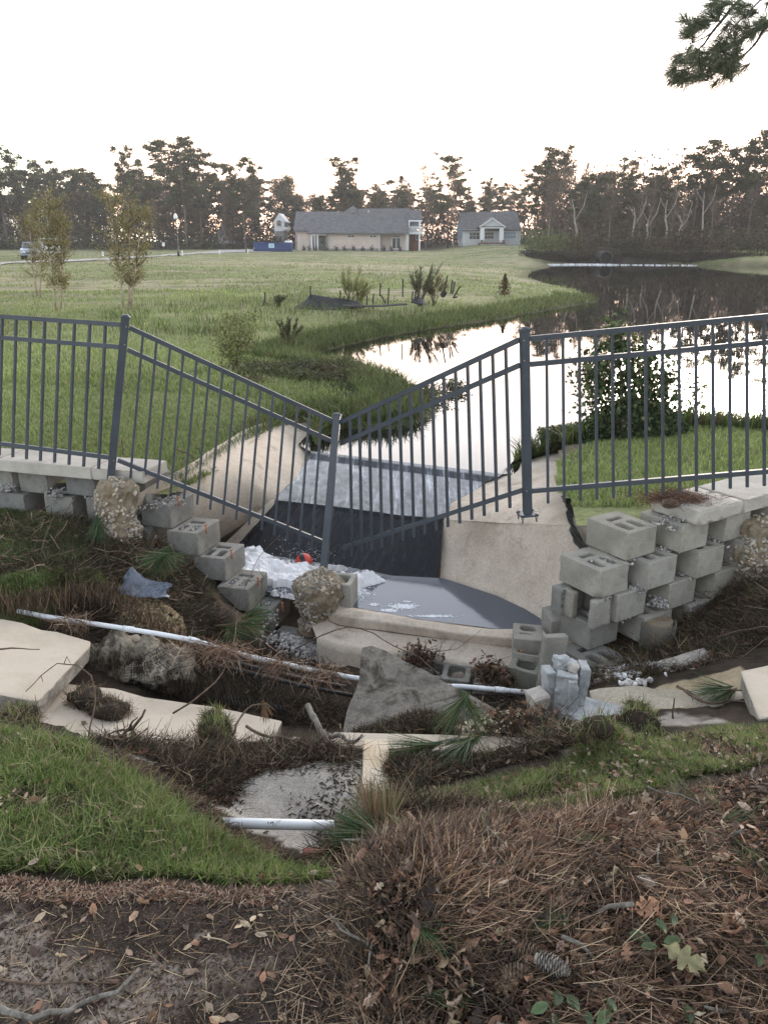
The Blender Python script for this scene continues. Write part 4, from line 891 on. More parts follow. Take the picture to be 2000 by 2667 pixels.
# geotextile bundle on the left: earth bulging through netting
def blob_mesh(name, c, d, seed, amp, cell=.05, rot=0, m=None, n=3):
    bm = bmesh.new(); bmesh.ops.create_icosphere(bm, subdivisions=n, radius=1); Mz = Matrix.Rotation(rot, 3, 'Z')
    for v in bm.verts: v.co = Mz @ Vector((v.co.x * d[0], v.co.y * d[1], v.co.z * d[2]))
    me = bpy.data.meshes.new(name); bm.to_mesh(me); bm.free(); rough_up(me, cell, amp, seed)
    if m: me.materials.append(m)
    return me
M_PALE = mottled('pale_mud', (.06, .048, .036), (.30, .26, .20), 5, .95, 40, .9, .015, c3=(.46, .40, .31), fine=.5)
t = empty('geogrid_bundle', G(360, 1730, -.85), 'bulging pale earth wrapped in black geogrid netting under the white pipe', 'geogrid')
me = blob_mesh('earth_fill', None, (.40, .19, .17), 61, .075, .026, R(-14), M_PALE); o = link('earth_fill', me, None, t)
b = MB()
NG = [[GG(425 + 290 * a_ / 7 + 30 * c_ / 7, 1712 + 50 * a_ / 7 + 105 * c_ / 7) for c_ in range(8)] for a_ in range(8)]
def netp(u_, v_): # u across 0..1, v down 0..1: sheet draped from the bundle down to the right
    i_ = min(int(u_ * 7), 6); j_ = min(int(v_ * 7), 6); fu, fv = u_ * 7 - i_, v_ * 7 - j_; q = NG[i_][j_].lerp(NG[i_ + 1][j_], fu).lerp(NG[i_][j_ + 1].lerp(NG[i_ + 1][j_ + 1], fu), fv); return q + Vector((0, -.02, .045 + .015 * math.sin(9 * u_ + 5 * v_))) - t.location
for i in range(31): b.tube([netp(i / 30, k / 10) for k in range(11)], .0028, 4)
for k in range(21): b.tube([netp(i / 20, k / 20) for i in range(21)], .0028, 4)
from mathutils.bvhtree import BVHTree
bv = BVHTree.FromPolygons([v.co.copy() for v in me.vertices], [tuple(f.vertices) for f in me.polygons])
def onb(a_, e_):
    d_ = Vector((math.cos(a_) * math.cos(e_), math.sin(a_) * math.cos(e_), math.sin(e_))); h_ = bv.ray_cast(d_ * 2, -d_)[0]
    return (h_ or d_ * .2) + d_ * .003
for k in range(17): a_ = R(-85 + 5.2 * k); b.tube([onb(a_, e_) for e_ in np.linspace(-.5, .75, 20)], .0018, 3)
for k in range(15): e_ = -.4 + k * .08; b.tube([onb(R(a2), e_) for a2 in np.linspace(-95, 10, 26)], .0018, 3)
M_BLK = plain('black_plastic', (.018, .018, .019), .45, bscale=60, bstr=.3)
b.build('netting', M_BLK, t)

# ---------------- pipes
M_PVC = mottled('white_pvc', (.66, .68, .70), (.80, .82, .83), 6, .35, 60, .05, .001, fine=.05, stains=((.30, .24, .17), 9, .62, .7), spec=.5)
def pipe(name, pts, r, label, m, cat='pipe', n=14, hollow=False):
    c = Vector(pts[0]); b = MB(); b.tube([Vector(p) - c for p in pts], r, n); o = b.build(name, m, None, loc=c); tag(o, label, cat); return o
pp = [G(48, 1592, -.56), G(120, 1606, -.575), G(300, 1633, -.62), G(420, 1652, -.645), G(505, 1668, -.66), G(640, 1708, -.72), G(780, 1738, -.80), G(900, 1762, -.86), G(1050, 1785, -.93), G(1200, 1788, -.955), G(1385, 1804, -.99)]
t = empty('white_pipe', pp[4], 'long white plastic pipe hanging across the washout from left bank to right blocks', 'pipe')
b = MB(); b.tube([p - t.location for p in pp], .0158, 14); b.build('pipe_tube', M_PVC, t)
for k, f in ((4, 0.0), (2, .3), (9, .55)):
    p = pp[k].lerp(pp[k + 1], f); d = (pp[k + 1] - pp[k]).normalized(); b = MB(); b.tube([p - d * .035 - t.location, p + d * .035 - t.location], .0195, 14); b.build('coupling', M_PVC, t)
pipe('black_conduit', [G(500, 1700, -.80), G(620, 1728, -.84), G(760, 1762, -.90), G(900, 1790, -1.0)], .014, 'upper black conduit sagging just under the white pipe', M_BLK, 'conduit')
pipe('black_conduit', [G(540, 1728, -.86), G(620, 1745, -.88), G(780, 1785, -.96), G(920, 1812, -1.02)], .013, 'lower black conduit sagging under the white pipe', M_BLK, 'conduit')
pipe('black_conduit', [G(1230, 1835, -1.1), G(1330, 1842, -1.1), G(1460, 1860, -1.1)], .014, 'black conduit in the dark gap right of the tilted slab', M_BLK, 'conduit')
q0, q1 = G(610, 2140, -.37), G(870, 2150, -.37)
t = empty('white_pipe', q0, 'short white plastic pipe crossing the sand in front with a black letter', 'pipe')
b = MB(); b.tube([Vector((-.12, 0, -.004)), q1 - q0], .0195, 20); b.build('pipe_tube', M_PVC, t)
def text(body, size, mtx, m, parent, name='lettering', ext=.0004):
    cu = bpy.data.curves.new(name, 'FONT'); cu.body = body; cu.size = size; cu.extrude = ext; cu.align_x = 'CENTER'; cu.align_y = 'CENTER'; cu.resolution_u = 3
    tmp = bpy.data.objects.new('tmp', cu); C.objects.link(tmp); dg = bpy.context.evaluated_depsgraph_get(); me = bpy.data.meshes.new_from_object(tmp.evaluated_get(dg)); bpy.data.objects.remove(tmp)
    me.transform(mtx); me.materials.clear(); return link(name, me, m, parent)
M_INK = plain('black_ink', (.03, .03, .035), .6)
dv = (q1 - q0).normalized(); upv = Vector((0, -.45, .89)).normalized(); nv = dv.cross(upv).normalized(); nv = -nv if nv.z < 0 and nv.y > 0 else nv
nv = Vector((0, -.80, .60)); u2 = nv.cross(dv).normalized()
pos = (q1 - q0) * .38 + nv * .0203
text('S', .034, Matrix.Translation(pos) @ Matrix((( u2.x, -dv.x, nv.x), (u2.y, -dv.y, nv.y), (u2.z, -dv.z, nv.z))).to_4x4(), M_INK, t)
M_REDP = mottled('red_pipe', (.30, .10, .07), (.46, .20, .15), 8, .6, 70, .3, .003, fine=.25, stains=((.12, .08, .06), 8, .55, .6))
pipe('red_pipe', [G(790, 2222, -.41), G(930, 2222, -.41)], .0185, 'dull red pipe stub showing in the grass below the white pipe', M_REDP)

# ---------------- torn plastic sheet on the left bank
M_BAG = mottled('torn_grey_plastic', (.05, .062, .085), (.14, .165, .21), 7, .38, 40, .3, .004, fine=.2, spec=.6)
c = G(375, 1530, -.60); nx_, ny_ = 46, 26; V = []
for j in range(ny_):
    for i in range(nx_):
        u_, v_ = i / (nx_ - 1), j / (ny_ - 1)
        top_ = .20 * max(0, 1 - abs(u_ - .22) / .26) ** 1.3 + .05 * (1 - u_)
        x = -.17 + .36 * u_ + .02 * math.sin(v_ * 7); h_ = top_ * (1 - v_) + .02
        ww_ = (.35 + .65 * math.sin(math.pi * min(1, .12 + u_ * .88)) ** .6); y = .02 + (.08 - .22 * v_) * ww_ + .05 * (u_ - .5) - .03 * u_; fold = .006 * math.sin(u_ * 31 + v_ * 9 + 3 * math.sin(v_ * 4 + u_ * 5)) + .004 * math.sin(u_ * 67 - v_ * 13)
        V.append((x + fold * .3, y - fold, h_ + fold * .5 - .10 * u_ * v_ - .02 * v_))
A = np.array(V).reshape(ny_, nx_, 3); A[..., 2] = A[..., 2] * .85 + .07 * (fbm(A[..., 0] * 13, A[..., 1] * 17 + A[..., 2] * 9, 77)) + .03 * np.abs(fbm(A[..., 0] * 34, A[..., 1] * 30, 78)); A[:, -1, 2] += .01; ed_ = .02 * fbm(np.arange(nx_) * .8, np.zeros(nx_), 5); A[-1, :, 1] += ed_; A[0, :, 2] += ed_
me = gridmesh('plastic_sheet', A); o = link('plastic_sheet', me, M_BAG); o.location = c; o.scale = (.92, .8, .66); o.modifiers.new('t', 'SOLIDIFY').thickness = .0012
tag(o, 'crumpled torn grey plastic sheet lying on the brushy left bank', 'plastic sheet')

# ---------------- ball in the foam
t = empty('ball', G(792, 1462, -1.0), 'red and black ball caught in the foam at the foot of the falls', 'ball')
bm = bmesh.new(); bmesh.ops.create_uvsphere(bm, u_segments=28, v_segments=18, radius=.075)
me = bpy.data.meshes.new('ball'); bm.to_mesh(me); bm.free()
for f in me.polygons: f.use_smooth = True; f.material_index = 1 if (abs(f.center.x - .01 + .35 * f.center.z) < .022) or (f.center.z < -.012 and f.center.x > -.03) else 0
o = link('ball_shell', me, [plain('red_ball', (.55, .06, .045), .35), plain('black_ball', (.015, .015, .017), .35)], t); o.rotation_euler = (R(12), R(-8), R(10))
# ---------------- foam
M_FOAM = vcol('foam', .55, trans=.0, spec=.3, bscale=70, bstr=.8, bdist=.008)
poly_f = [(p.x, p.y) for p in (G(x, y, POOL_Z) for x, y in ((540, 1415), (610, 1430), (700, 1452), (800, 1472), (900, 1482), (985, 1502), (1010, 1515), (950, 1530), (905, 1560), (870, 1572), (700, 1545), (560, 1515)))]
fx = np.arange(-1.9, .35, .0125); fy = np.arange(5.7, 7.3, .0125); FX, FY = np.meshgrid(fx, fy)
ins = inpoly(FX + .06 * fbm(FX * 6, FY * 6, 1), FY + .06 * fbm(FX * 6, FY * 6, 2), poly_f); dd = polydist(FX, FY, poly_f)
bill = 1 - np.abs(fbm(FX * 3.2, FY * 4.5, 5) * 2.2); bill2 = 1 - np.abs(fbm(FX * 11, FY * 13, 8) * 2.6); n_ = fbm(FX * 2.5, FY * 5, 12)
hh = np.clip(dd / .08, 0, 1) * (.018 + .075 * np.clip(bill, 0, 1) ** 3 + .02 * bill2 + .02 * fbm(FX * 30, FY * 30, 6)) * np.clip(.55 + n_ * 2.4, .0, 1.2)
hh = hh * (1 + .9 * fbm(FX * 16, FY * 16, 61)) + .012 * np.abs(fbm(FX * 45, FY * 45, 62)) + .04 * np.exp(-((FY - 6.45 + .12 * FX) / .16) ** 2) * np.clip(dd / .08, 0, 1)
keepv = ins & ((n_ + .3 * fbm(FX * 9, FY * 9, 19)) + .4 * fbm(FX * 28, FY * 28, 23) > -.05 + .06 * (FX < -.85))
Zq = POOL_Z + .002 + np.where(keepv, hh, -.02)
idx = np.arange(FX.size).reshape(FX.shape); f = np.stack([idx[:-1, :-1], idx[:-1, 1:], idx[1:, 1:], idx[1:, :-1]], -1).reshape(-1, 4); kf = keepv.ravel()[f].any(1)
cc = lerp3((.24, .18, .13), (.72, .72, .74), np.clip(.05 + bill * .5 + n_ * 2.2 + .55 * bill2 + 1.2 * fbm(FX * 20, FY * 20, 66), 0, 1))  # foam colour: brown dirt, plus valleys darkened to paint in their shade
o = link('foam', npmesh('foam', np.stack([FX, FY, Zq], -1).reshape(-1, 3), [f[kf]], True, cc.reshape(-1, 3)), M_FOAM); tag(o, 'thick white foam piled up below the falls', 'foam', kind='stuff')
kk = np.where(ins.ravel() & (RNG.random(ins.size) < .22))[0]; fp = np.stack([FX.ravel()[kk], FY.ravel()[kk], np.maximum(Zq.ravel()[kk], POOL_Z + .002)], -1) + RNG.normal(size=(len(kk), 3)) * np.array([.008, .008, .002])
o = link('froth', stones_mesh('froth', fp, .0042, 1.0, (.66, .65, .64), .35), M_FOAM); tag(o, 'small bubbles and brown flecks of froth riding on the foam below the falls', 'foam', kind='stuff')
# thin lacy foam rafts: rings of bubbles on the basin water
rb = []; 
for px, py, n, sx, sy in ((640, 1490, 2200, .22, .12), (905, 1545, 2600, .15, .10), (1050, 1580, 900, .085, .035), (1130, 1605, 700, .13, .014), (1060, 1567, 120, .03, .010), (975, 1575, 200, .03, .016), (1015, 1590, 350, .05, .020)):
    c = G(px, py, POOL_Z); rb.append(np.stack([RNG.normal(c.x, sx * .55, n), RNG.normal(c.y, sy * .6, n), np.full(n, POOL_Z + .002)], -1))
rb = np.concatenate(rb); o = link('foam', stones_mesh('foam', rb * 1.0, .0055, 1.7, (.36, .37, .39), 0), M_FOAM); 
for v in o.data.vertices: v.co.z = POOL_Z + .001 + (v.co.z - POOL_Z) * .3
tag(o, 'lacy rafts of bubbles drifting on the dark basin water', 'foam', kind='stuff')
# spray droplets
n = 150; c = G(795, 1452, -1.0); sx = RNG.normal(c.x, .13, n); sz = np.abs(RNG.normal(0, .08, n)); sp_ = np.stack([sx, np.full(n, c.y - .05) + RNG.normal(0, .04, n), -1.0 + sz], -1)
o = link('spray', stones_mesh('spray', sp_, .0028, 2.0, (.4, .4, .41), 0), M_FOAM); tag(o, 'small white drops of spray thrown up around the ball', 'spray', kind='stuff')
# ================================================================== GRASS, LITTER, BRUSH (near)
def blades(name, Pp, h, w_, col, lean=.6, m=None, droop=.25, hvar=.4, face=None):
    n = len(Pp); Pp = np.asarray(Pp); hh = h * RNG.uniform(1 - hvar, 1 + hvar, n); a = RNG.uniform(0, 2 * np.pi, n); l = RNG.uniform(0, lean, n)
    dx = np.cos(a) * l; dy = np.sin(a) * l; a2 = RNG.uniform(0, np.pi, n); ww = w_ * RNG.uniform(.6, 1.3, n)
    sx = np.cos(a2) * ww / 2; sy = np.sin(a2) * ww / 2; V = np.zeros((n, 5, 3), np.float32); z0 = Pp[:, 2] - h * .08
    for k, (f, sc) in enumerate(((0, 1), (.55, .8))):
        cx_ = Pp[:, 0] + dx * hh * f * .7; cy_ = Pp[:, 1] + dy * hh * f * .7; cz = z0 + hh * f
        V[:, 2 * k] = np.stack([cx_ - sx * sc, cy_ - sy * sc, cz], -1); V[:, 2 * k + 1] = np.stack([cx_ + sx * sc, cy_ + sy * sc, cz], -1)
    V[:, 4] = np.stack([Pp[:, 0] + dx * hh * 1.25, Pp[:, 1] + dy * hh * 1.25, z0 + hh * (1 - droop * l * RNG.uniform(.5, 1.5, n))], -1)
    b = (np.arange(n) * 5)[:, None]; q = np.array([[0, 1, 3, 2]]) + b; t = np.array([[2, 3, 4]]) + b
    cc = np.repeat(np.asarray(col), 5, 0).reshape(n, 5, 3) * np.array([.8, .8, 1, 1, 1.1])[None, :, None]
    return link(name, npmesh(name, V.reshape(-1, 3), [q, t], True, cc.reshape(-1, 3)), m or M_BLADE)
M_BLADE = vcol('grass_blade', .55, trans=.35, spec=.25)
M_NEED = vcol('dead_needle', .7, trans=.12, spec=.2); M_LEAF = vcol('dead_leaf', .75, trans=.12, spec=.2, grain=(60, .25)); M_GNEED = vcol('green_needle', .5, trans=.25, spec=.4)
M_GLEAF = vcol('green_leaf', .45, trans=.3, spec=.5, grain=(40, .15))
def cmix(n, cols, w=None, jit=.25):
    cols = np.array(cols); k = RNG.choice(len(cols), n, p=w); return cols[k] * RNG.uniform(1 - jit, 1 + jit, (n, 1)) * RNG.uniform(.94, 1.06, (n, 3))
GRN = [(.155, .215, .06), (.11, .165, .045), (.205, .26, .085), (.25, .25, .12), (.06, .085, .03), (.30, .25, .15)]
EXCL = [(Z_SANDB, .85), (Z_SANDP, .8), (Z_SANDR, .6), (Z_SANDE, .6)]
def scatter_zone(poly, n, hf=hn if 'hn' in globals() else None, wob=.05, patch=None):
    poly = np.array(poly); lo = poly.min(0); hi = poly.max(0); lo = np.maximum(lo, (-3.4, .9)); hi = np.minimum(hi, (3.9, 7.0)); out = []; c = 0
    while c < n:
        x = RNG.uniform(lo[0], hi[0], n); y = RNG.uniform(lo[1], hi[1], n); x2 = x + wob * 2 * fbm(x * 7, y * 7, 71); y2 = y + wob * 2 * fbm(x * 7, y * 7, 72)
        k = inpoly(x2, y2, poly) & (np.abs(x) < y * .62 + .5)
        for ez, pr_ in EXCL: k &= ~(inpoly(x, y, ez) & (RNG.random(n) < pr_))
        if patch: k &= (fbm(x * patch[0], y * patch[0], patch[1]) + .5 + RNG.uniform(-.12, .12, n)) > patch[2]
        x, y = x[k], y[k]; out.append(np.stack([x, y], -1)); c += len(x)
    p = np.concatenate(out)[:n]; return np.c_[p, hn(p[:, 0], p[:, 1])]
def lawn(name, poly, n, h, label, w_=.0038, wts=None, lean=.9, patch=None):
    p = scatter_zone(poly, n, patch=patch); o = blades(name, p, h, w_, cmix(n, GRN, wts or [.27, .25, .2, .1, .1, .08]) * np.clip(1 + 1.2 * fbm(p[:, 0] * 4, p[:, 1] * 4, 310), .55, 1.4)[:, None], lean, droop=.35); tag(o, label, 'grass', kind='stuff'); return p
lawn('grass', Z_LAWN_L, 58000, .050, 'bright green uncut lawn grass at the lower left', patch=(6, 33, .40))
lawn('grass', Z_LAWN_R, 56000, .040, 'green lawn grass on the broken ground at the right', wts=[.25, .20, .14, .16, .1, .15], patch=(4.5, 35, .44))
lawn('grass', Z_LAWN_B, 22000, .06, 'dull green grass on the bank below the left wall', w_=.005, wts=[.15, .3, .05, .05, .4, .05], patch=(4, 37, .3))
lawn('grass', Z_TUFT_B, 14000, .05, 'light green turf strip hanging over the left bank edge', w_=.005)
ZT = zone([(455, 1880), (520, 1870), (600, 1895), (590, 1930), (480, 1925)], -.5)
def sod(name, c, d, ngrass, label, seed, hgt=.05, wts=None):
    t = empty(name, c, label, 'sod clump'); me = blob_mesh('soil', None, d, seed, .06, .03, seed, M_SOILC); link('soil', me, None, t)
    vs = np.array([tuple(v.co) for v in me.vertices]); nr = np.array([tuple(v.normal) for v in me.vertices]); top = np.where(nr[:, 2] > .25)[0]; pk = RNG.choice(top, ngrass)
    p = vs[pk] + RNG.normal(size=(ngrass, 3)) * .01
    o = blades('turf', p, hgt, .0042, cmix(ngrass, GRN, wts or [.2, .2, .2, .2, .1, .1]), 1.0); o.parent = t; tag(o, kind='stuff')
    sd_ = np.where((nr[:, 2] < .45) & (nr[:, 1] < .4))[0]; pk = RNG.choice(sd_, 500); p = vs[pk]; 
    pk = RNG.choice(np.arange(len(vs)), 1300); p = vs[pk] * np.array([1.05, 1.05, .95]) - np.array([0, 0, .01]); o = needles('roots', p, .085, .0022, cmix(1300, [(.07, .045, .03), (.16, .11, .07), (.04, .03, .02), (.26, .20, .13)]), steep=1.0); o.parent = t; tag(o, kind='stuff'); return t
def needles(name, Pp, L, w_, col, steep=.25, m=None, curve=.25, dirs=None, Lvar=.4, flat=True):
    """thin bent strips; one at each point, lying about"""
    n = len(Pp); Pp = np.asarray(Pp); 
    if dirs is None:
        a = RNG.uniform(0, 2 * np.pi, n); e = RNG.normal(0, steep, n); d = np.stack([np.cos(a) * np.cos(e), np.sin(a) * np.cos(e), np.sin(e)], -1)
    else: d = np.asarray(dirs) / np.linalg.norm(dirs, axis=1)[:, None]
    LL = L * RNG.uniform(1 - Lvar, 1 + Lvar, n); r = RNG.normal(size=(n, 3)); s = np.cross(d, r); s /= np.linalg.norm(s, axis=1)[:, None] + 1e-9; b = np.cross(d, s)
    if flat: # bend within the ground plane mostly
        b = b * np.array([1, 1, .35])
    cv = RNG.normal(0, curve, n) * LL; V = np.zeros((n, 6, 3), np.float32)
    for k, f in enumerate((0, .5, 1)):
        c = Pp + d * (LL * (f - (.5 if dirs is None else 0)))[:, None] + b * (cv * (.25 - (f - .5) ** 2))[:, None]; ww = w_ * (1 if f < 1 else .45)
        V[:, 2 * k] = c - s * ww / 2; V[:, 2 * k + 1] = c + s * ww / 2
    bi = (np.arange(n) * 6)[:, None]; q = np.concatenate([np.array([[0, 1, 3, 2]]) + bi, np.array([[2, 3, 5, 4]]) + bi])
    return link(name, npmesh(name, V.reshape(-1, 3), [q], True, np.repeat(col, 6, 0)), m or M_NEED)
def leaf_proto(kind):
    if kind == 'oval': P_ = [(0, 0), (.22, .16), (.5, .24), (.78, .15), (1, 0)]
    elif kind == 'oak': P_ = [(0, 0), (.15, .03), (.24, .16), (.32, .15), (.38, .06), (.46, .25), (.56, .24), (.6, .08), (.70, .19), (.78, .15), (.84, .06), (1, 0)]
    else: P_ = [(0, 0), (.2, .10), (.35, .05), (.55, .14), (.8, .06), (1, 0)]
    n = len(P_); V = [(x - .5, 0, -.06 * math.sin(x * 3)) for x, _ in P_] + [(x - .5, y, .05 + .05 * math.sin(x * 9)) for x, y in P_[1:-1]] + [(x - .5, -y, .06 - .04 * math.sin(x * 7)) for x, y in P_[1:-1]]
    up = lambda i: 0 if i == 0 else (n - 1 if i == n - 1 else n + i - 1); dn = lambda i: 0 if i == 0 else (n - 1 if i == n - 1 else n + (n - 2) + i - 1); F_ = []
    for i in range(n - 1):
        for g_ in (up, dn):
            q = [i, i + 1, g_(i + 1), g_(i)]; q = [v for k, v in enumerate(q) if v not in q[:k]]
            if g_ is dn: q = q[::-1]
            if len(q) == 4: F_ += [(q[0], q[1], q[2]), (q[0], q[2], q[3])]
            elif len(q) == 3: F_.append(tuple(q))
    return np.array(V, float), np.array(F_)
LEAFP = {k: leaf_proto(k) for k in ('oval', 'oak', 'chip')}
def leaves(name, Pp, size, col, kind='oval', tilt=.45, m=None, curl=1.0, rot=None, svar=.4):
    V, Fc = LEAFP[kind]; n = len(Pp); Rm = rand_rot(n) if tilt is None else None
    if Rm is None:
        a = RNG.uniform(0, 2 * np.pi, n); tx = RNG.normal(0, tilt, n); ty = RNG.normal(0, tilt, n); ca, sa = np.cos(a), np.sin(a); z = np.zeros(n); o_ = np.ones(n)
        Rz = np.stack([ca, -sa, z, sa, ca, z, z, z, o_], -1).reshape(n, 3, 3); Rx = np.stack([o_, z, z, z, np.cos(tx), -np.sin(tx), z, np.sin(tx), np.cos(tx)], -1).reshape(n, 3, 3)
        Ry = np.stack([np.cos(ty), z, np.sin(ty), z, o_, z, -np.sin(ty), z, np.cos(ty)], -1).reshape(n, 3, 3); Rm = Rz @ Ry @ Rx
    S = size * RNG.uniform(1 - svar, 1 + svar, n); VV = np.repeat(V[None], n, 0).copy(); VV[..., 2] *= RNG.uniform(-1.5, 2.5, (n, 1)) * curl
    v = np.einsum('nij,nvj->nvi', Rm, VV) * S[:, None, None] + np.asarray(Pp)[:, None, :]
    f = Fc[None] + (np.arange(n) * len(V))[:, None, None]
    return link(name, npmesh(name, v.reshape(-1, 3), [f.reshape(-1, 3)], True, np.repeat(col, len(V), 0)), m or M_LEAF)
def twigs(name, Pp, L, r, col=None, m=None, steep=.3):
    b = MB()
    for p in Pp:
        a = random.uniform(0, 6.28); e = random.gauss(0, steep); d = Vector((math.cos(a) * math.cos(e), math.sin(a) * math.cos(e), math.sin(e))); q = Vector(p); l = L * random.uniform(.4, 1.5); pts = []
        s_ = q - d * l / 2
        for k in range(5): pts.append(s_ + d * l * k / 4 + Vector((random.gauss(0, .06), random.gauss(0, .06), random.gauss(0, .04))) * l * .5)
        rr = r * random.uniform(.6, 1.5); b.tube(pts, [rr, rr * .9, rr * .8, rr * .7, rr * .5], 5)
    return b.build(name, m or M_TWIG)
M_TWIG = mottled('twig_bark', (.055, .036, .025), (.17, .115, .08), 20, .9, 150, .6, .002, fine=.3)
M_BARK = mottled('grey_scaly_bark', (.07, .06, .05), (.26, .24, .21), 40, .95, 120, .9, .004, fine=.35)
M_SOILC = mottled('clod_soil', (.022, .016, .012), (.075, .055, .038), 14, .98, 60, .9, .012, fine=.4)
STRAW = [(.165, .102, .066), (.27, .185, .12), (.10, .064, .046), (.038, .028, .022), (.42, .32, .22)]
BRN = [(.18, .105, .07), (.28, .16, .105), (.10, .065, .048), (.05, .036, .03), (.33, .24, .17), (.42, .32, .24)]
Z_EDGE = zone([(300, 1950), (420, 2010), (540, 2075), (700, 2170), (880, 2245), (860, 2300), (640, 2225), (480, 2140), (320, 2030)], -.33)
Z_EDGE2 = zone([(980, 2120), (1300, 2150), (1600, 2122), (1850, 2060), (2060, 2000), (2060, 2065), (1850, 2125), (1600, 2185), (1300, 2212), (980, 2190)], -.08)
for z_, n_, lb in ((Z_EDGE, 2600, 'between the left lawn and the sand'), (Z_EDGE2, 5200, 'between the right lawn and the pile')):
    p = scatter_zone(z_, n_, wob=.06); p[:, 2] += np.abs(RNG.normal(.004, .010, n_)); o = needles('pine_straw', p, .075, .0022, cmix(n_, [(.14, .09, .06), (.07, .05, .035), (.24, .17, .11), (.04, .03, .022)]), steep=.35); tag(o, 'dead straw and roots on the torn soil edge ' + lb, 'pine straw', kind='stuff')
    p = scatter_zone(z_, n_ // 2, wob=.06); p[:, 2] += .006; o = leaves('leaf_litter', p, .024, cmix(n_ // 2, [(.12, .08, .055), (.05, .036, .028), (.22, .15, .10), (.30, .26, .22)]), 'chip', .6); tag(o, 'soil crumbs and leaf scraps on the torn soil edge ' + lb, 'leaf bits', kind='stuff')
p = scatter_zone(Z_LAWN_L, 5200, patch=(5, 39, .48)); p[:, 2] += .02; o = needles('dead_thatch', p, .06, .0022, cmix(len(p), [(.26, .21, .12), (.16, .12, .07), (.10, .075, .045), (.34, .30, .18)]), steep=.4); tag(o, 'dry thatch showing through the left lawn', 'dead grass', kind='stuff')
p = scatter_zone(Z_LAWN_L, 2600, patch=(3.2, 57, .55)); o = blades('grass', p, .085, .004, cmix(len(p), GRN), 1.1); tag(o, 'longer grass tufts rising out of the left lawn', 'grass', kind='stuff')
# --- the straw and leaf pile in the lower right
p = scatter_zone(Z_PILE, 52000, wob=.1); p[:, 2] += np.abs(RNG.normal(0, .016, len(p))); p[:, 2] += .02 * (fbm(p[:, 0] * 6, p[:, 1] * 6, 4) + .2)
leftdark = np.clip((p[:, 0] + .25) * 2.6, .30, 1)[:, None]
fa = 6.0 * fbm(p[:, 0] * 2.5, p[:, 1] * 2.5, 301) + RNG.normal(0, .75, len(p)); fe = RNG.normal(0, .26, len(p)); dk_ = np.clip(1.1 + 3.4 * fbm(p[:, 0] * 6, p[:, 1] * 6, 302), .25, 1.9)[:, None] * np.clip(.6 + (p[:, 0:1] + .25) * 2.2, .5, 1); o = needles('pine_straw', p, .085, .0018, cmix(len(p), STRAW, [.28, .20, .24, .20, .08]) * dk_, dirs=np.stack([np.cos(fa) * np.cos(fe), np.sin(fa) * np.cos(fe), np.sin(fe)], -1), curve=.3); tag(o, 'reddish brown pine straw heaped over the lower right corner', 'pine straw', kind='stuff')  # straw colour carries shade: darker patches for gaps, darker down the left flank
for kind, n, s_, tl in (('oval', 2200, .036, .7), ('oak', 800, .052, .6), ('chip', 6500, .026, .6)):
    p = scatter_zone(Z_PILE, n, wob=.1); p[:, 2] += np.abs(RNG.normal(.022, .014, n)); o = leaves('leaf_litter', p, s_, cmix(n, BRN, [.26, .22, .16, .16, .14, .06]) * np.clip(1.05 + 1.5 * fbm(p[:, 0] * 5, p[:, 1] * 5, 302), .45, 1.5)[:, None], kind, tl)
    tag(o, {'oval': 'curled dead brown leaves scattered through the lower right pile', 'oak': 'lobed dead oak leaves scattered through the lower right pile', 'chip': 'small chips of leaf and bark in the lower right pile'}[kind], 'dead leaves', kind='stuff')
p = scatter_zone(Z_PILE, 60, wob=.1); p[:, 2] += .02; o = twigs('sticks', p, .22, .0042, m=M_BARK); tag(o, 'thicker broken bark sticks lying in the lower right pile', 'twigs', kind='stuff')
c_ = scatter_zone(Z_PILE, 26); kq = np.repeat(np.arange(26), 45); aq = RNG.uniform(0, 6.28, 26)[kq] + RNG.normal(0, .28, len(kq)); o = needles('green_needles', c_[kq] + np.array([0, 0, .022]) + RNG.normal(size=(len(kq), 3)) * .006, .085, .0018, cmix(len(kq), [(.05, .10, .04), (.09, .13, .05), (.16, .16, .07)]), dirs=np.stack([np.cos(aq), np.sin(aq), RNG.normal(.05, .15, len(kq))], -1), m=M_GNEED); tag(o, 'small bunches of green pine needles lying in the pile', 'pine needles', kind='stuff')
p = scatter_zone(Z_PILE, 520, wob=.1); p[:, 2] += .016; o = twigs('twigs', p, .13, .0022); tag(o, 'small broken twigs strewn through the lower right pile', 'twigs', kind='stuff')
# --- road edge and bare soil at lower left
p = scatter_zone(Z_ROAD, 15000, wob=.05, patch=(4.5, 41, .48)); p[:, 2] += .002; o = leaves('leaf_litter', p, .0105, cmix(len(p), [(.075, .05, .038), (.13, .09, .065), (.045, .034, .028), (.30, .23, .16)], [.40, .3, .22, .08]), 'chip', .35); tag(o, 'fine crumbled bark and leaf bits washed over the lower left road', 'leaf bits', kind='stuff')
p = scatter_zone(Z_ROAD, 1000, wob=.05); p[:, 2] += .005; o = needles('pine_straw', p, .055, .0017, cmix(len(p), [(.30, .20, .12), (.12, .08, .05), (.42, .33, .22)]), steep=.08); tag(o, 'loose pine needles lying across the lower left road dirt', 'pine straw', kind='stuff')
p = scatter_zone(Z_ROAD, 150, wob=.05); p[:, 2] += .006; o = leaves('leaf_litter', p, .03, cmix(len(p), BRN), 'oval', .25); tag(o, 'dead leaves lying on the lower left road dirt', 'dead leaves', kind='stuff')
Zb = zone([(-300, 2290), (0, 2290), (500, 2298), (760, 2285), (740, 2335), (500, 2365), (-300, 2350)], -.02)
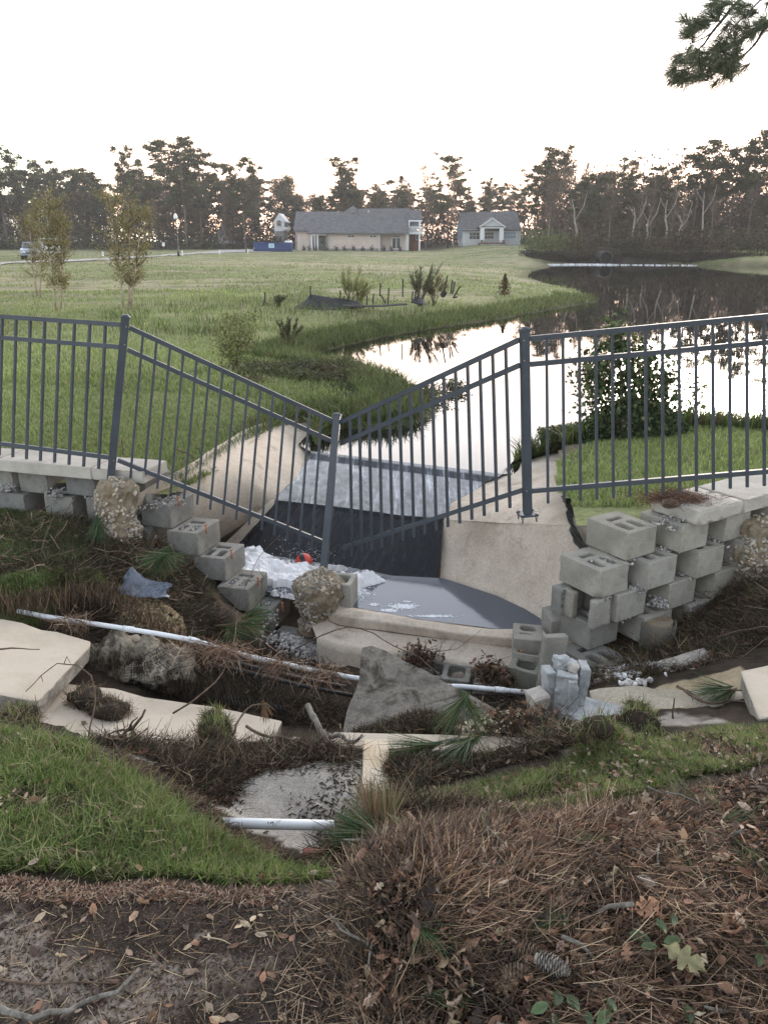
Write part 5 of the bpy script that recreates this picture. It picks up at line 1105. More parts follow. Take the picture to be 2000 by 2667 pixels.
p = scatter_zone(Zb, 5200); p[:, 2] += RNG.uniform(0, .014, len(p)); o = needles('pine_straw', p, .04, .0022, cmix(len(p), BRN), steep=.2); tag(o, 'matted straw along the edge between lawn and road', 'pine straw', kind='stuff')
p = scatter_zone(Zb, 2200); p[:, 2] += RNG.uniform(0, .012, len(p)); o = leaves('leaf_litter', p, .02, cmix(len(p), BRN), 'chip', .5); tag(o, 'crumbled leaves along the edge between lawn and road', 'leaf bits', kind='stuff')
# --- muddy debris in the hollow, on the bank and in the trench
Z_MUD = zone([(240, 1925), (330, 1900), (430, 1900), (700, 1920), (880, 1925), (900, 1975), (760, 1990), (640, 2010), (560, 2090), (500, 2095), (400, 2010), (240, 1960)], -.45)
Z_BANK = zone([(-300, 1440), (0, 1440), (230, 1420), (380, 1400), (480, 1450), (600, 1540), (720, 1640), (880, 1695), (720, 1700), (480, 1660), (200, 1600), (-300, 1580)], -.7)
Z_TRENCH = zone([(60, 1640), (300, 1680), (560, 1710), (900, 1790), (1400, 1800), (1400, 1900), (1200, 1910), (880, 1905), (760, 1890), (500, 1830), (250, 1790)], -1.0)
Z_RBANK = zone([(1540, 1720), (1600, 1650), (1750, 1610), (1900, 1560), (2700, 1480), (2700, 1700), (2000, 1740), (1900, 1780), (1700, 1765), (1560, 1790)], -.8)
Z_FRONT = zone([(1000, 1985), (1200, 1955), (1480, 1965), (1540, 2000), (1300, 2010), (1150, 2050), (1000, 2100)], -.48)
Z_MID = zone([(860, 2110), (1000, 2090), (1150, 2110), (1300, 2150), (1100, 2180), (960, 2210), (860, 2200)], -.3)
DARK = [(.032, .022, .015), (.060, .042, .028), (.10, .068, .043), (.17, .125, .08), (.022, .016, .012), (.055, .065, .028)]
for nm_, z_, n1_, n2_, lb in (('mud hollow left of the board', Z_MUD, 7000, 900, 0), ('slope of the left bank', Z_BANK, 15000, 1500, .02), ('dark bottom of the washout', Z_TRENCH, 5000, 300, .01), ('slope under the right wall', Z_RBANK, 9000, 1300, .02), ('ground in front of the sidewalk strip', Z_FRONT, 3800, 600, 0), ('dip behind the straw pile', Z_MID, 4200, 500, .01)):
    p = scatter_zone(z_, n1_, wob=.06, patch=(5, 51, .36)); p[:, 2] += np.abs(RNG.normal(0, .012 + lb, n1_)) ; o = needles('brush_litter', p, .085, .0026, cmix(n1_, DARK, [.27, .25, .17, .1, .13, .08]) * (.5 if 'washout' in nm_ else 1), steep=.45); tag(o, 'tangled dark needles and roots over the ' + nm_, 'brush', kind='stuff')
    p = scatter_zone(z_, n2_, wob=.06, patch=(5, 51, .36)); p[:, 2] += np.abs(RNG.normal(0, .012, n2_)); o = leaves('leaf_litter', p, .04, cmix(n2_, BRN, [.25, .15, .25, .25, .07, .03]), 'oval', .7); tag(o, 'dark dead leaves over the ' + nm_, 'dead leaves', kind='stuff')
for z_, n_, lb in ((Z_BANK, 150, 'slope of the left bank'), (Z_TRENCH, 70, 'bottom of the washout'), (Z_RBANK, 60, 'slope under the right wall'), (Z_MUD, 60, 'mud hollow')):
    p = scatter_zone(z_, n_); p[:, 2] += .03; o = twigs('twigs', p, .2, .003, steep=.5); tag(o, 'broken thin twigs tangled over the ' + lb, 'twigs', kind='stuff')

def brushclumps(zp, n, label, L=.13, per=34, cols=DARK, wts=None, lift=.0):
    """little heaps of dead grass and needles radiating from knots"""
    c = scatter_zone(zp, n); c[:, 2] += lift; hh = RNG.uniform(.4, 1.3, n); k = np.repeat(np.arange(n), per); m_ = len(k); a = RNG.uniform(0, 6.28, m_); a0 = RNG.uniform(0, 6.28, n)[k]; a = np.where(RNG.random(m_) < .6, a0 + RNG.normal(0, .5, m_), a); e = RNG.uniform(-.1, .9, m_) * hh[k]
    d = np.stack([np.cos(a) * np.cos(e), np.sin(a) * np.cos(e), np.sin(e)], -1); p = c[k] + RNG.normal(size=(m_, 3)) * np.array([.035, .035, .01]); tone = RNG.uniform(.5, 1.5, n)[k][:, None]
    o = needles('brush', p, L, .0028, cmix(m_, cols, wts) * tone, dirs=d, curve=.5); tag(o, label, 'brush', kind='stuff')
BR2 = [(.05, .034, .022), (.10, .072, .045), (.18, .13, .085), (.026, .020, .014), (.055, .075, .03), (.28, .22, .15)]
brushclumps(Z_BANK, 420, 'heaps of dead grass and needles on the left bank', cols=BR2, wts=[.25, .17, .08, .22, .24, .04])
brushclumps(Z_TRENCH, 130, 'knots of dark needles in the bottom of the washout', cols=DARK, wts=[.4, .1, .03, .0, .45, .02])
brushclumps(Z_RBANK, 240, 'heaps of dead vines on the slope under the right wall', cols=BR2, wts=[.28, .2, .12, .2, .15, .05])
brushclumps(Z_MUD, 170, 'knots of straw in the mud hollow', cols=BR2, wts=[.25, .22, .14, .25, .05, .09], L=.10)
brushclumps(Z_FRONT, 90, 'knots of straw in front of the sidewalk strip', cols=BR2, L=.09)
brushclumps(Z_MID, 130, 'knots of straw and roots behind the straw pile', cols=BR2, L=.09)
p = scatter_zone(Z_BANK, 130); p[:, 2] += .05; o = twigs('twigs', p, .26, .0032, m=mottled('pale_dead_twig', (.16, .11, .075), (.32, .24, .17), 20, .9, 120, .4, .002), steep=.5); tag(o, 'pale broken sticks tangled over the left bank', 'twigs', kind='stuff')
for z_, n_, lb in ((Z_MUD, 1600, 'mud hollow'), (Z_FRONT, 900, 'ground in front of the sidewalk strip'), (Z_BANK, 1600, 'left bank')):
    p = scatter_zone(z_, n_); p[:, 2] += .01; o = leaves('leaf_litter', p, .03, cmix(n_, BRN, [.22, .15, .2, .28, .1, .05]), 'chip', .7); tag(o, 'scraps of leaf and bark over the ' + lb, 'leaf bits', kind='stuff')
p = scatter_zone(Z_SAND, 700, patch=(6, 66, .52)); p[:, 2] += .004; o = leaves('leaf_litter', p, .022, cmix(len(p), [(.05, .038, .03), (.10, .07, .05)]), 'chip', .4); tag(o, 'dark scraps lying on the pale sand', 'leaf bits', kind='stuff')
p = scatter_zone(Z_LAWN_R, 900); p[:, 2] += .03; o = leaves('leaf_litter', p, .03, cmix(len(p), BRN), 'oval', .5); tag(o, 'dead leaves and scraps caught in the right lawn', 'dead leaves', kind='stuff')
p = scatter_zone(Z_LAWN_L, 260); p[:, 2] += .035; o = leaves('leaf_litter', p, .028, cmix(len(p), BRN), 'oval', .5); tag(o, 'dead leaves caught in the left lawn', 'dead leaves', kind='stuff')
p = scatter_zone(Z_LAWN_R, 5000, patch=(4.5, 36, .5)); p[:, 2] += .012; o = needles('pine_straw', p, .07, .002, cmix(len(p), STRAW), steep=.2); tag(o, 'brown straw lying through the right lawn', 'pine straw', kind='stuff')
# hanging root mats along the turf edges
def roots_line(pts, n, L, label, col=DARK, z=0, spread=.05):
    P_ = np.array([tuple(q) for q in resample(pts, 200)]); k = RNG.integers(0, 200, n); p = P_[k] + RNG.normal(size=(n, 3)) * np.array([spread, spread, spread * .5]); d = np.stack([RNG.normal(0, .35, n), RNG.normal(-.25, .3, n), -np.ones(n)], -1)
    o = needles('roots', p, L, .0028, cmix(n, col), dirs=d, curve=.5); tag(o, label, 'roots', kind='stuff'); return o
roots_line([G(-100, 1560, -.40), G(100, 1548, -.42), G(200, 1520, -.44), G(300, 1525, -.5), G(380, 1600, -.68), G(470, 1650, -.78)], 1500, .11, 'brown roots hanging from the turf edge above the white pipe', [(.06, .04, .028), (.12, .078, .05), (.035, .026, .02), (.20, .13, .08)])
roots_line([G(560, 1640, -.85), G(700, 1700, -1.0), G(860, 1745, -1.1)], 1300, .12, 'dark roots hanging over the black conduits', [(.02, .015, .01), (.05, .036, .025)])
roots_line([G(250, 1690, -.70), G(420, 1740, -.8), G(620, 1790, -.85)], 1000, .11, 'dark needles sliding into the trench by the geogrid', [(.022, .016, .011), (.05, .036, .025), (.09, .065, .045)])
# pale sandy crumbs
for (px, py, z, n_, sx, lb) in ((560, 1688, -.66, 420, .12, 'roots tangled over the gap in the long white pipe'), (590, 1700, -.68, 260, .09, 'dark twiggy roots beside the gap in the long white pipe'), (725, 1728, -.74, 240, .06, 'straw caught over the second stretch of the white pipe'), (845, 1748, -.80, 260, .07, 'roots hanging over the white pipe near the tilted slab'), (200, 1616, -.56, 160, .06, 'roots hanging over the left end of the white pipe')):
    c = G(px, py, z) + Vector((0, -.03, .02)); p = np.array(tuple(c)) + RNG.normal(size=(n_, 3)) * np.array([sx, .035, .02]); d = np.stack([RNG.normal(0, .8, n_), RNG.normal(-.3, .5, n_), RNG.normal(-.35, .5, n_)], -1); o = needles('roots', p, .11, .003, cmix(n_, BRN + [(.30, .21, .13)]), dirs=d, curve=.6); tag(o, lb, 'roots', kind='stuff')
p = scatter_zone(Z_SANDB, 900); p[:, 2] += .012; o = link('sand_crumbs', stones_mesh('sand_crumbs', p, .014, 1.0, (.34, .27, .17), .5), M_STONE); tag(o, 'pale sandy crumbs on the left bank above the white pipe', 'sand', kind='stuff')
p = scatter_zone(zone([(200, 1835), (330, 1815), (400, 1850), (330, 1885), (220, 1890)], -.66), 900); p[:, 2] += RNG.uniform(.02, .09, len(p)); o = link('sand_crumbs', stones_mesh('sand_crumbs', p, .014, 1.0, (.28, .22, .14), .5), M_STONE); tag(o, 'pale crumbs and dirt piled on the lower slab beside the tilted one', 'sand', kind='stuff')
# --- sod clumps
sod('sod_clump', G(560, 1905, -.56), (.17, .07, .045), 380, 'turf clod with a grassy top lying on the long lower slab', 71, .045, [.1, .1, .2, .4, .1, .1])
sod('sod_clump', G(1562, 1960, -.36), (.085, .07, .15), 420, 'upright turf clump overhanging beside the shattered block lump', 72, .06)
sod('sod_clump', G(1400, 2085, -.33), (.22, .07, .055), 700, 'undercut turf flap with dark roots in the right lawn', 73, .045)
sod('sod_clump', G(40, 1890, -.42), (.17, .10, .07), 500, 'brown matted root clod under the tilted slab corner at the left', 74, .04, [.05, .1, .05, .3, .1, .4])
sod('sod_clump', G(260, 1835, -.66), (.20, .08, .045), 60, 'pale lump of straw and dirt on the lower slab beside the tilted slab', 75, .03, [.05, .1, .05, .3, .1, .4])
sod('sod_clump', G(1490, 1955, -.46), (.12, .04, .02), 220, 'small grass tuft at the end of the sidewalk strip', 76, .04)
sod('sod_clump', G(1680, 1905, -.45), (.26, .06, .035), 380, 'rooty turf lip behind the sand patch at the right', 77, .045)
Z_FOOT = zone([(950, 1880), (1000, 1855), (1080, 1845), (1150, 1860), (1190, 1885), (1200, 1910), (1000, 1912), (900, 1910)], -.66)
p = scatter_zone(Z_FOOT, 3200, wob=.03); p[:, 2] += np.abs(RNG.normal(0, .012, len(p))); o = needles('brush_litter', p, .08, .0026, cmix(len(p), DARK), steep=.5); tag(o, 'dark roots and needles heaped against the foot of the tilted slab', 'brush', kind='stuff')
p = scatter_zone(Z_FOOT, 900, wob=.03); p[:, 2] += .008; o = leaves('leaf_litter', p, .035, cmix(len(p), BRN, [.22, .15, .2, .3, .08, .05]), 'chip', .8); tag(o, 'dead leaf scraps on the soil at the foot of the tilted slab', 'leaf bits', kind='stuff')
Z_STRAY = zone([(700, 2900), (720, 2600), (780, 2450), (760, 2330), (880, 2300), (1000, 2400), (1000, 2900)], .0)
p = scatter_zone(Z_STRAY, 900, wob=.12); p[:, 2] += .008; o = needles('pine_straw', p, .085, .0018, cmix(len(p), STRAW), steep=.12); tag(o, 'loose straw spilling from the pile onto the road dirt', 'pine straw', kind='stuff')
# --- pine straw heap on the right cap
cpos = G(1760, 1300, .0) ; n = 900; p = np.array(tuple(cpos)) + RNG.normal(size=(n, 3)) * np.array([.13, .07, .012]); p[:, 2] = np.abs(p[:, 2]) * np.exp(-((p[:, 0] - cpos.x) / .12) ** 2) * 2 + .006
o = needles('pine_straw_clump', p, .11, .0028, cmix(n, [(.12, .06, .04), (.20, .11, .07), (.06, .035, .025)]), steep=.25); tag(o, 'clump of brown pine straw lying on the right end cap stone', 'pine straw')
# leafy clumps caught on the foundation blocks
for (px, py, z, sx, lb, n_) in ((1095, 1715, -1.12, .07, 'clump of dead leaves and roots caught behind the tilted slab', 200), (1270, 1752, -1.06, .05, 'dead leaf clump standing among foundation blocks left of the upright block', 180), (1310, 1770, -1.08, .05, 'dead leaf clump leaning on the upright cored block', 160), (1350, 1885, -.52, .12, 'dead leaf mat lying on the sandy footing hump', 260)):
    c = G(px, py, z); t = empty('leaf_clump', c, lb, 'dead leaves'); p = RNG.normal(size=(n_, 3)) * np.array([sx, .05, .045]); o = leaves('leaf_mass', p, .045, cmix(n_, BRN, [.3, .2, .25, .2, .05, .0]), 'oak', None); o.parent = t; tag(o, kind='stuff')
    p = RNG.normal(size=(n_ * 2, 3)) * np.array([sx, .05, .04]); o = needles('root_mass', p, .09, .0028, cmix(n_ * 2, DARK), steep=.6); o.parent = t; tag(o, kind='stuff')

# --- pine sprigs, branches, cones, leaves
GN = [(.035, .085, .03), (.05, .11, .04), (.09, .13, .05), (.03, .06, .03), (.16, .15, .06)]
def tuft(c, d, n, L, w_=.0024, cols=GN, wts=None, spread=.45, grav=.25):
    d = Vector(d).normalized(); dd = np.array(tuple(d))[None] + RNG.normal(0, spread, (n, 3)); dd[:, 2] -= grav * RNG.uniform(0, 1, n); bp = np.array(tuple(c))[None] - np.array(tuple(d))[None] * RNG.uniform(0, L * .35, (n, 1))
    return bp, dd, cmix(n, cols, wts)
def sprig(name, label, tufts, stem, r, L=.2, m=None, w_=.0026, cols=GN, wts=None, cat='pine sprig', spread=.4, n=110, grav=.3):
    t = empty(name, stem[0], label, cat); o0 = Vector(stem[0]); b = MB(); k = len(stem)
    b.tube([Vector(q) - o0 for q in stem], [r * (1 - .5 * i / (k - 1)) for i in range(k)], 7); b.build('stem', m or M_TWIG, t)
    for (c, d) in tufts:
        bp, dd, cc = tuft(Vector(c) - o0, d, n, L, w_, cols, wts, spread, grav); o = needles('needle_tuft', bp, L, w_, cc, m=M_GNEED, dirs=dd, Lvar=.2, curve=.12, flat=False); o.parent = t
    return t
sprig('pine_sprig', 'broken green pine sprig hanging over the middle of the sidewalk strip', [(G(1200, 1828, -.36), (-.6, -.35, -.55)), (G(1215, 1825, -.36), (.35, -.3, -.5))], [G(1160, 1940, -.48), G(1195, 1922, -.46), G(1205, 1870, -.40), G(1208, 1822, -.36)], .006, .20, n=95, spread=.28)
sprig('pine_sprig', 'large green pine tuft lying below the sidewalk strip', [(G(1225, 1930, -.44), (-.7, -.45, -.15)), (G(1215, 1935, -.44), (-.35, -.7, -.15)), (G(1120, 1940, -.45), (-.9, -.2, 0))], [G(1245, 1935, -.45), G(1190, 1922, -.45), G(1130, 1935, -.46), G(1075, 1945, -.47)], .007, .22, n=150, spread=.22, grav=.1, m=M_BARK)
sprig('pine_sprig', 'green and straw pine bough at the sand edge beside the short white pipe', [(G(985, 2185, -.16), (-.8, .45, .2)), (G(985, 2175, -.16), (-.9, .1, .05)), (G(1000, 2150, -.2), (-.3, .8, .2))], [G(1060, 2220, -.02), G(1010, 2195, -.10), G(975, 2180, -.16)], .009, .17, n=150, spread=.20, grav=.05, wts=[.3, .2, .15, .1, .25])
sprig('pine_sprig', 'straw coloured pine bough standing beside the green one at the pile edge', [(G(970, 2130, -.15), (-.2, .5, .6)), (G(1010, 2140, -.15), (.1, .5, .55))], [G(1050, 2220, -.02), G(1010, 2170, -.10), G(990, 2140, -.14)], .007, .15, n=90, spread=.25, cols=[(.30, .19, .11), (.18, .11, .07), (.14, .16, .07)])
sprig('pine_sprig', 'small bright green pine tuft in the middle of the straw pile', [(G(1400, 2420, .20), (.75, .35, .1))], [G(1330, 2430, .19), G(1370, 2425, .20), G(1400, 2420, .20)], .004, .085, n=120, spread=.20, grav=0, w_=.0016)
sprig('pine_sprig', 'green pine bough on top of the pile at the right edge', [(G(1880, 2155, .16), (.9, .1, .05)), (G(1940, 2200, .16), (.7, -.5, 0)), (G(1900, 2240, .17), (.5, -.8, 0))], [G(1840, 2120, .13), G(1880, 2150, .15), G(1940, 2200, .16)], .004, .13, n=120, spread=.25, grav=0, w_=.0018, wts=[.2, .3, .25, .1, .15])
sprig('pine_sprig', 'drooping green pine tuft hung on the block behind the plastic sheet', [(G(430, 1440, -.46), (-.3, -.5, -.5)), (G(430, 1440, -.46), (.5, -.4, -.1)), (G(420, 1450, -.46), (-.8, -.2, -.3))], [G(385, 1485, -.5), G(410, 1455, -.47), G(432, 1435, -.45)], .006, .20, n=150, spread=.35)
sprig('pine_sprig', 'dark pine tuft drooping beside the left post lump', [(G(250, 1360, -.32), (-.2, -.4, -.9)), (G(262, 1370, -.34), (.1, -.5, -.8))], [G(255, 1335, -.3), G(258, 1350, -.32), G(262, 1365, -.34)], .005, .22, n=110, spread=.22)
sprig('pine_sprig', 'green pine tuft in the brush above the broken white pipe', [(G(640, 1625, -.78), (.8, -.3, .1)), (G(650, 1605, -.78), (.7, .1, .2)), (G(600, 1640, -.8), (.4, -.6, 0))], [G(560, 1630, -.83), G(610, 1625, -.79), G(650, 1612, -.77)], .006, .19, n=140, spread=.35, wts=[.3, .2, .15, .1, .25])
sprig('pine_sprig', 'flattened grey green pine tuft on the footing at the right', [(G(1880, 1790, -.52), (-.9, -.1, 0)), (G(1900, 1800, -.52), (-.8, -.5, 0))], [G(1950, 1800, -.48), G(1910, 1797, -.5), G(1890, 1793, -.52)], .005, .18, n=110, spread=.22, wts=[.2, .15, .3, .2, .15])
sprig('pine_sprig', 'yellowing pine tuft on the dark stick over the lower slab', [(G(345, 1905, -.47), (.25, -.6, -.5))], [G(350, 1890, -.44), G(347, 1897, -.455), G(345, 1905, -.47)], .004, .11, n=60, spread=.22, cols=[(.22, .20, .09), (.12, .14, .06)])
sprig('pine_sprig', 'small orange brown needle tuft on the bent twig above the lower slab', [(G(688, 1838, -.50), (.15, -.2, -.9))], [G(672, 1832, -.49), G(680, 1834, -.49), G(688, 1838, -.50)], .002, .09, n=50, spread=.22, cols=[(.30, .19, .10), (.22, .13, .07)])
# branches placed one by one
def branch(label, pts, r, side=(), m=None, name='branch', taper=.45, cat='branch'):
    c = Vector(pts[0]); t = empty(name, c, label, cat); n = len(pts); q = [Vector(p) - c for p in resample(pts, max(6, n * 2))]
    q = [p + Vector((random.gauss(0, 1), random.gauss(0, 1), random.gauss(0, 1))) * r * .5 for p in q]; b = MB(); b.tube(q, [r * (1 - (1 - taper) * i / (len(q) - 1)) * random.uniform(.9, 1.15) for i in range(len(q))], 8); b.build('main_limb', m or M_TWIG, t)
    for s_ in side:
        b = MB(); s2 = [Vector(p) - c for p in s_]; b.tube(s2, [r * .55 * (1 - .55 * i / (len(s2) - 1)) for i in range(len(s2))], 6); b.build('side_twig', m or M_TWIG, t)
    return t
branch('arching dark twig rising from the lawn edge over the tilted slab', [G(570, 1920, -.52).lerp(G(568, 1920, -.52), 1) + Vector((-.15, 0, 0)), G(610, 1820, -.40) + Vector((-.02, 0, .02)), G(600, 1760, -.32), G(540, 1735, -.25), G(440, 1727, -.22), G(400, 1740, -.22), G(340, 1800, -.25)][1:], .0042) if 0 else None
branch('arching dark twig bent over the tilted sidewalk slab', [G(230, 1920, -.42), G(246, 1860, -.36), G(250, 1800, -.30), G(236, 1755, -.26), G(200, 1730, -.23), G(150, 1728, -.22), G(108, 1760, -.24), G(68, 1800, -.28)], .0042, [[G(168, 1728, -.22), G(175, 1710, -.2), G(185, 1728, -.2)], [G(108, 1760, -.24), G(113, 1776, -.26)]])
branch('thin stick lying on the tilted sidewalk slab', [G(-20, 1692, -.42), G(40, 1688, -.43), G(102, 1692, -.47)], .0055)
branch('dark forked stick with pale broken end over the lower slab', [G(300, 1935, -.52), G(330, 1905, -.46), G(360, 1880, -.42), G(380, 1852, -.38)], .011, [[G(335, 1902, -.46), G(345, 1880, -.42), G(360, 1868, -.40)], [G(325, 1900, -.47), G(300, 1905, -.48), G(280, 1915, -.5)]])
branch('long thin stick leaning from brush onto the lower slab', [G(450, 1858, -.67), G(500, 1828, -.66), G(560, 1780, -.68), G(590, 1735, -.7), G(612, 1670, -.72), G(620, 1590, -.72)], .006)
branch('reddish bent twig arching over the right end of the lower slab', [G(600, 1920, -.52), G(622, 1880, -.48), G(640, 1848, -.46), G(665, 1833, -.46), G(690, 1838, -.48)], .0065)
branch('brown branch lying across the mud left of the board', [G(640, 1892, -.50), G(690, 1918, -.50), G(740, 1920, -.47), G(820, 1948, -.46), G(860, 1960, -.46)], .008, [[G(715, 1920, -.48), G(716, 1960, -.46), G(706, 1990, -.45), G(722, 2020, -.45)], [G(718, 1930, -.48), G(700, 1985, -.45)]])
branch('scaly barked pine branch standing behind the board', [G(806, 1840, -.52), G(822, 1880, -.52), G(840, 1915, -.53), G(855, 1945, -.52)], .016, m=M_BARK, taper=.9)
branch('scaly pine branch lying along the sidewalk strip end', [G(850, 1912, -.52), G(890, 1922, -.51), G(940, 1928, -.50), G(948, 1910, -.48)], .013, m=M_BARK)
branch('long thorny twig arching over the foundation blocks', [G(770, 1690, -1.1), G(840, 1655, -.98), G(900, 1632, -.92), G(960, 1640, -.92), G(1010, 1675, -.94), G(1090, 1712, -.96), G(1140, 1755, -.96), G(1190, 1800, -.92)], .0045, [[G(1140, 1697, -.96), G(1190, 1690, -.96), G(1230, 1660, -.96), G(1262, 1632, -.96)], [G(1145, 1695, -.96), G(1150, 1675, -.95), G(1160, 1668, -.95)], [G(1170, 1692, -.96), G(1180, 1678, -.95)]])
branch('bare sapling twig standing by the fifth left step', [G(680, 1580, -.95), G(682, 1540, -.85), G(682, 1515, -.80), G(686, 1488, -.74)], .0045, [[G(682, 1515, -.80), G(660, 1512, -.79), G(650, 1500, -.77)], [G(682, 1512, -.80), G(700, 1500, -.78)], [G(684, 1500, -.78), G(672, 1480, -.72)]])
branch('thin curved twig reaching up over the foam', [G(600, 1600, -.9), G(640, 1530, -.8), G(660, 1480, -.72), G(680, 1440, -.66), G(730, 1395, -.60)], .0035)
branch('long bare stick on the grassy bank below the left wall', [G(-40, 1456, -.36), G(60, 1450, -.38), G(110, 1430, -.38), G(125, 1380, -.34), G(145, 1340, -.30)], .006, [[G(110, 1430, -.38), G(105, 1470, -.42), G(90, 1515, -.44)]])
branch('dark split stick lying on the sandy footing at the right', [G(1760, 1788, -.56), G(1800, 1812, -.55), G(1832, 1830, -.53), G(1900, 1822, -.52), G(1950, 1830, -.50)], .008, [[G(1788, 1797, -.55), G(1830, 1825, -.53)], [G(1803, 1815, -.55), G(1803, 1825, -.54)]])
branch('thin upright stick standing in the right lawn edge', [G(1752, 1875, -.50), G(1752, 1845, -.45), G(1754, 1815, -.40)], .006, [[G(1754, 1845, -.45), G(1768, 1860, -.47)]])
branch('bare reddish branch lying on the slope below the right wall', [G(1870, 1660, -.62), G(1930, 1640, -.56), G(2010, 1632, -.5)], .006, [[G(1920, 1720, -.6), G(1960, 1690, -.56), G(2010, 1650, -.5)]])
branch('long straw brown stick upright at the pile edge', [G(1062, 2115, -.12), G(1105, 2185, -.02), G(1115, 2280, .06), G(1120, 2360, .10), G(1122, 2470, .12)], .007, m=mottled('reddish_stick', (.16, .09, .055), (.28, .17, .11), 20, .85, 120, .5, .002))
branch('curved thick dead root arching in the pile', [G(1130, 2325, .12), G(1165, 2315, .17), G(1215, 2330, .18), G(1250, 2385, .18), G(1270, 2440, .16), G(1275, 2485, .14)], .010)
branch('horizontal dark stick across the lower right pile', [G(1400, 2450, .18), G(1530, 2465, .20), G(1640, 2480, .21), G(1720, 2483, .21)], .006, [[G(1640, 2480, .21), G(1780, 2485, .22), G(1900, 2462, .22)]])
branch('long root running along the bottom of the pile', [G(1070, 2540, .06), G(1150, 2575, .10), G(1250, 2600, .12), G(1400, 2640, .14)], .007)
branch('grey stick slanting through the right side of the pile', [G(1838, 2165, .15), G(1860, 2200, .16), G(1875, 2260, .17)], .006)
branch('bark covered stick in the lower right pile', [G(1790, 2500, .20), G(1850, 2520, .20), G(1930, 2560, .20), G(2020, 2580, .20)], .007, m=M_BARK)
branch('thick twisted root lying on the lower left road', [G(-40, 2600, .012), G(60, 2655, .014), G(160, 2640, .018), G(250, 2600, .018), G(330, 2570, .016), G(360, 2530, .012)], .0085, m=M_BARK)
branch('long thin bent root along the lower left road', [G(-50, 2545, .008), G(100, 2562, .01), G(200, 2558, .012), G(320, 2560, .012)], .0035)
branch('long straw stalk lying on the road dirt', [G(530, 2440, .008), G(570, 2445, .01), G(602, 2458, .01)], .0022, m=plain('pale_straw', (.36, .29, .20), .8))
branch('stick lying across the lawn at its right end', [G(665, 2235, -.17), G(700, 2260, -.17), G(733, 2282, -.19)], .005)
branch('orange straw branch stub standing in the right pile', [G(1745, 2110, -.0), G(1765, 2075, .05), G(1775, 2060, .08)], .007)
for i, (a, b_, lb) in enumerate((((1462, 1290), (1530, 1440), 'dark lath leaning against the torn liner edge behind the right steps'), ((318, 1140), (322, 1190), 'short dark stake standing in the lawn behind the left post'), ((458, 1168), (505, 1190), 'dark stick lying in the grass beside the left flare'))):
    branch(lb, [F(a[0], a[1], 6.6 if i else 6.2), F(b_[0], b_[1], 6.5 if i else 5.9)], .008)
# torn black liner
A = loft([[G(1470, 1285, -.30), G(1478, 1350, -.32), G(1490, 1410, -.36), G(1520, 1440, -.40)], [G(1500, 1290, -.36), G(1515, 1350, -.42), G(1530, 1400, -.5), G(1545, 1430, -.55)]], 40, 14); A[..., 2] += .05 * fbm(A[..., 0] * 9, A[..., 1] * 9, 55); A[..., 0] += .04 * fbm(A[..., 2] * 9, A[..., 1] * 12, 57)
o = link('torn_liner', gridmesh('torn_liner', A), mottled('black_silver_liner', (.02, .02, .022), (.30, .31, .33), 16, .4, 60, .5, .006)); o.modifiers.new('t', 'SOLIDIFY').thickness = .002; tag(o, 'torn black and silver liner hanging behind the top right block', 'liner')
# pine cones
def cone_mesh(L=.08, r=.026, n=90):
    V = []; F_ = []; b = MB(); b.tube([(0, 0, -L / 2), (0, 0, 0), (0, 0, L / 2)], [r * .5, r * .6, r * .15], 8)
    for i in range(n):
        f = (i + .5) / n; a = i * 2.39996; z = -L / 2 + L * f; rr = r * (math.sin(math.pi * min(1, .12 + f * .9)) ** .7 * .75 + .3 * (1 - f)); u_ = Vector((math.cos(a), math.sin(a), 0)); v_ = Vector((-math.sin(a), math.cos(a), 0)); w_ = r * .42
        p0 = u_ * rr * .35 + Vector((0, 0, z - .002)); p1 = u_ * rr + Vector((0, 0, z + .006)); b.add([p0 - v_ * w_ * .3, p0 + v_ * w_ * .3, p1 + v_ * w_, p1 + u_ * .003 + Vector((0, 0, .002)), p1 - v_ * w_, p1 * .96 - Vector((0, 0, .003))], [(0, 1, 2, 3), (0, 3, 4), (0, 5, 2, 1), (0, 4, 5), (5, 4, 3), (5, 3, 2)])
    return b.mesh('pine_cone')
M_CONE = mottled('cone_scales', (.07, .045, .03), (.24, .17, .12), 60, .8, 100, .4, .002, fine=.3); M_CONEG = mottled('grey_cone_scales', (.10, .09, .08), (.38, .34, .30), 60, .8, 100, .4, .002, fine=.3)
CM = cone_mesh(); CM.materials.append(M_CONE); CMG = CM.copy(); CMG.materials.clear(); CMG.materials.append(M_CONEG)
for px, py, z, rot, sc, me, lb in ((1435, 2512, .21, (88, 12, 60), .9, CMG, 'grey scaled pine cone lying open in the middle of the pile'), (1375, 2480, .19, (86, 0, 80), .85, CM, 'dark pine cone behind the grey cone in the pile'), (1345, 2535, .18, (88, 0, 100), .85, CM, 'brown pine cone left of the grey cone in the pile'), (890, 2240, -.26, (20, 30, 0), 1.0, CM, 'round dark pine cone at the end of the red pipe'),
                                   (1940, 2420, .21, (80, 0, 10), 1.05, CM, 'slender brown pine cone at the right edge of the pile'), (1835, 2145, .15, (75, 20, 70), 1.0, CM, 'dark pine cone at the base of the right pine bough'), (1745, 1312, .03, (88, 10, 75), 1.4, CM, 'pine cone lying on the right end cap stone'), (1965, 2400, .21, (85, 0, 0), .6, CMG, 'small silvery cone at the right edge of the pile')):
    o = bpy.data.objects.new('pine_cone', me); C.objects.link(o); o.location = G(px, py, z); o.rotation_euler = tuple(R(a) for a in rot); o.scale = (sc,) * 3; tag(o, lb, 'pine cone', 'pine cones')
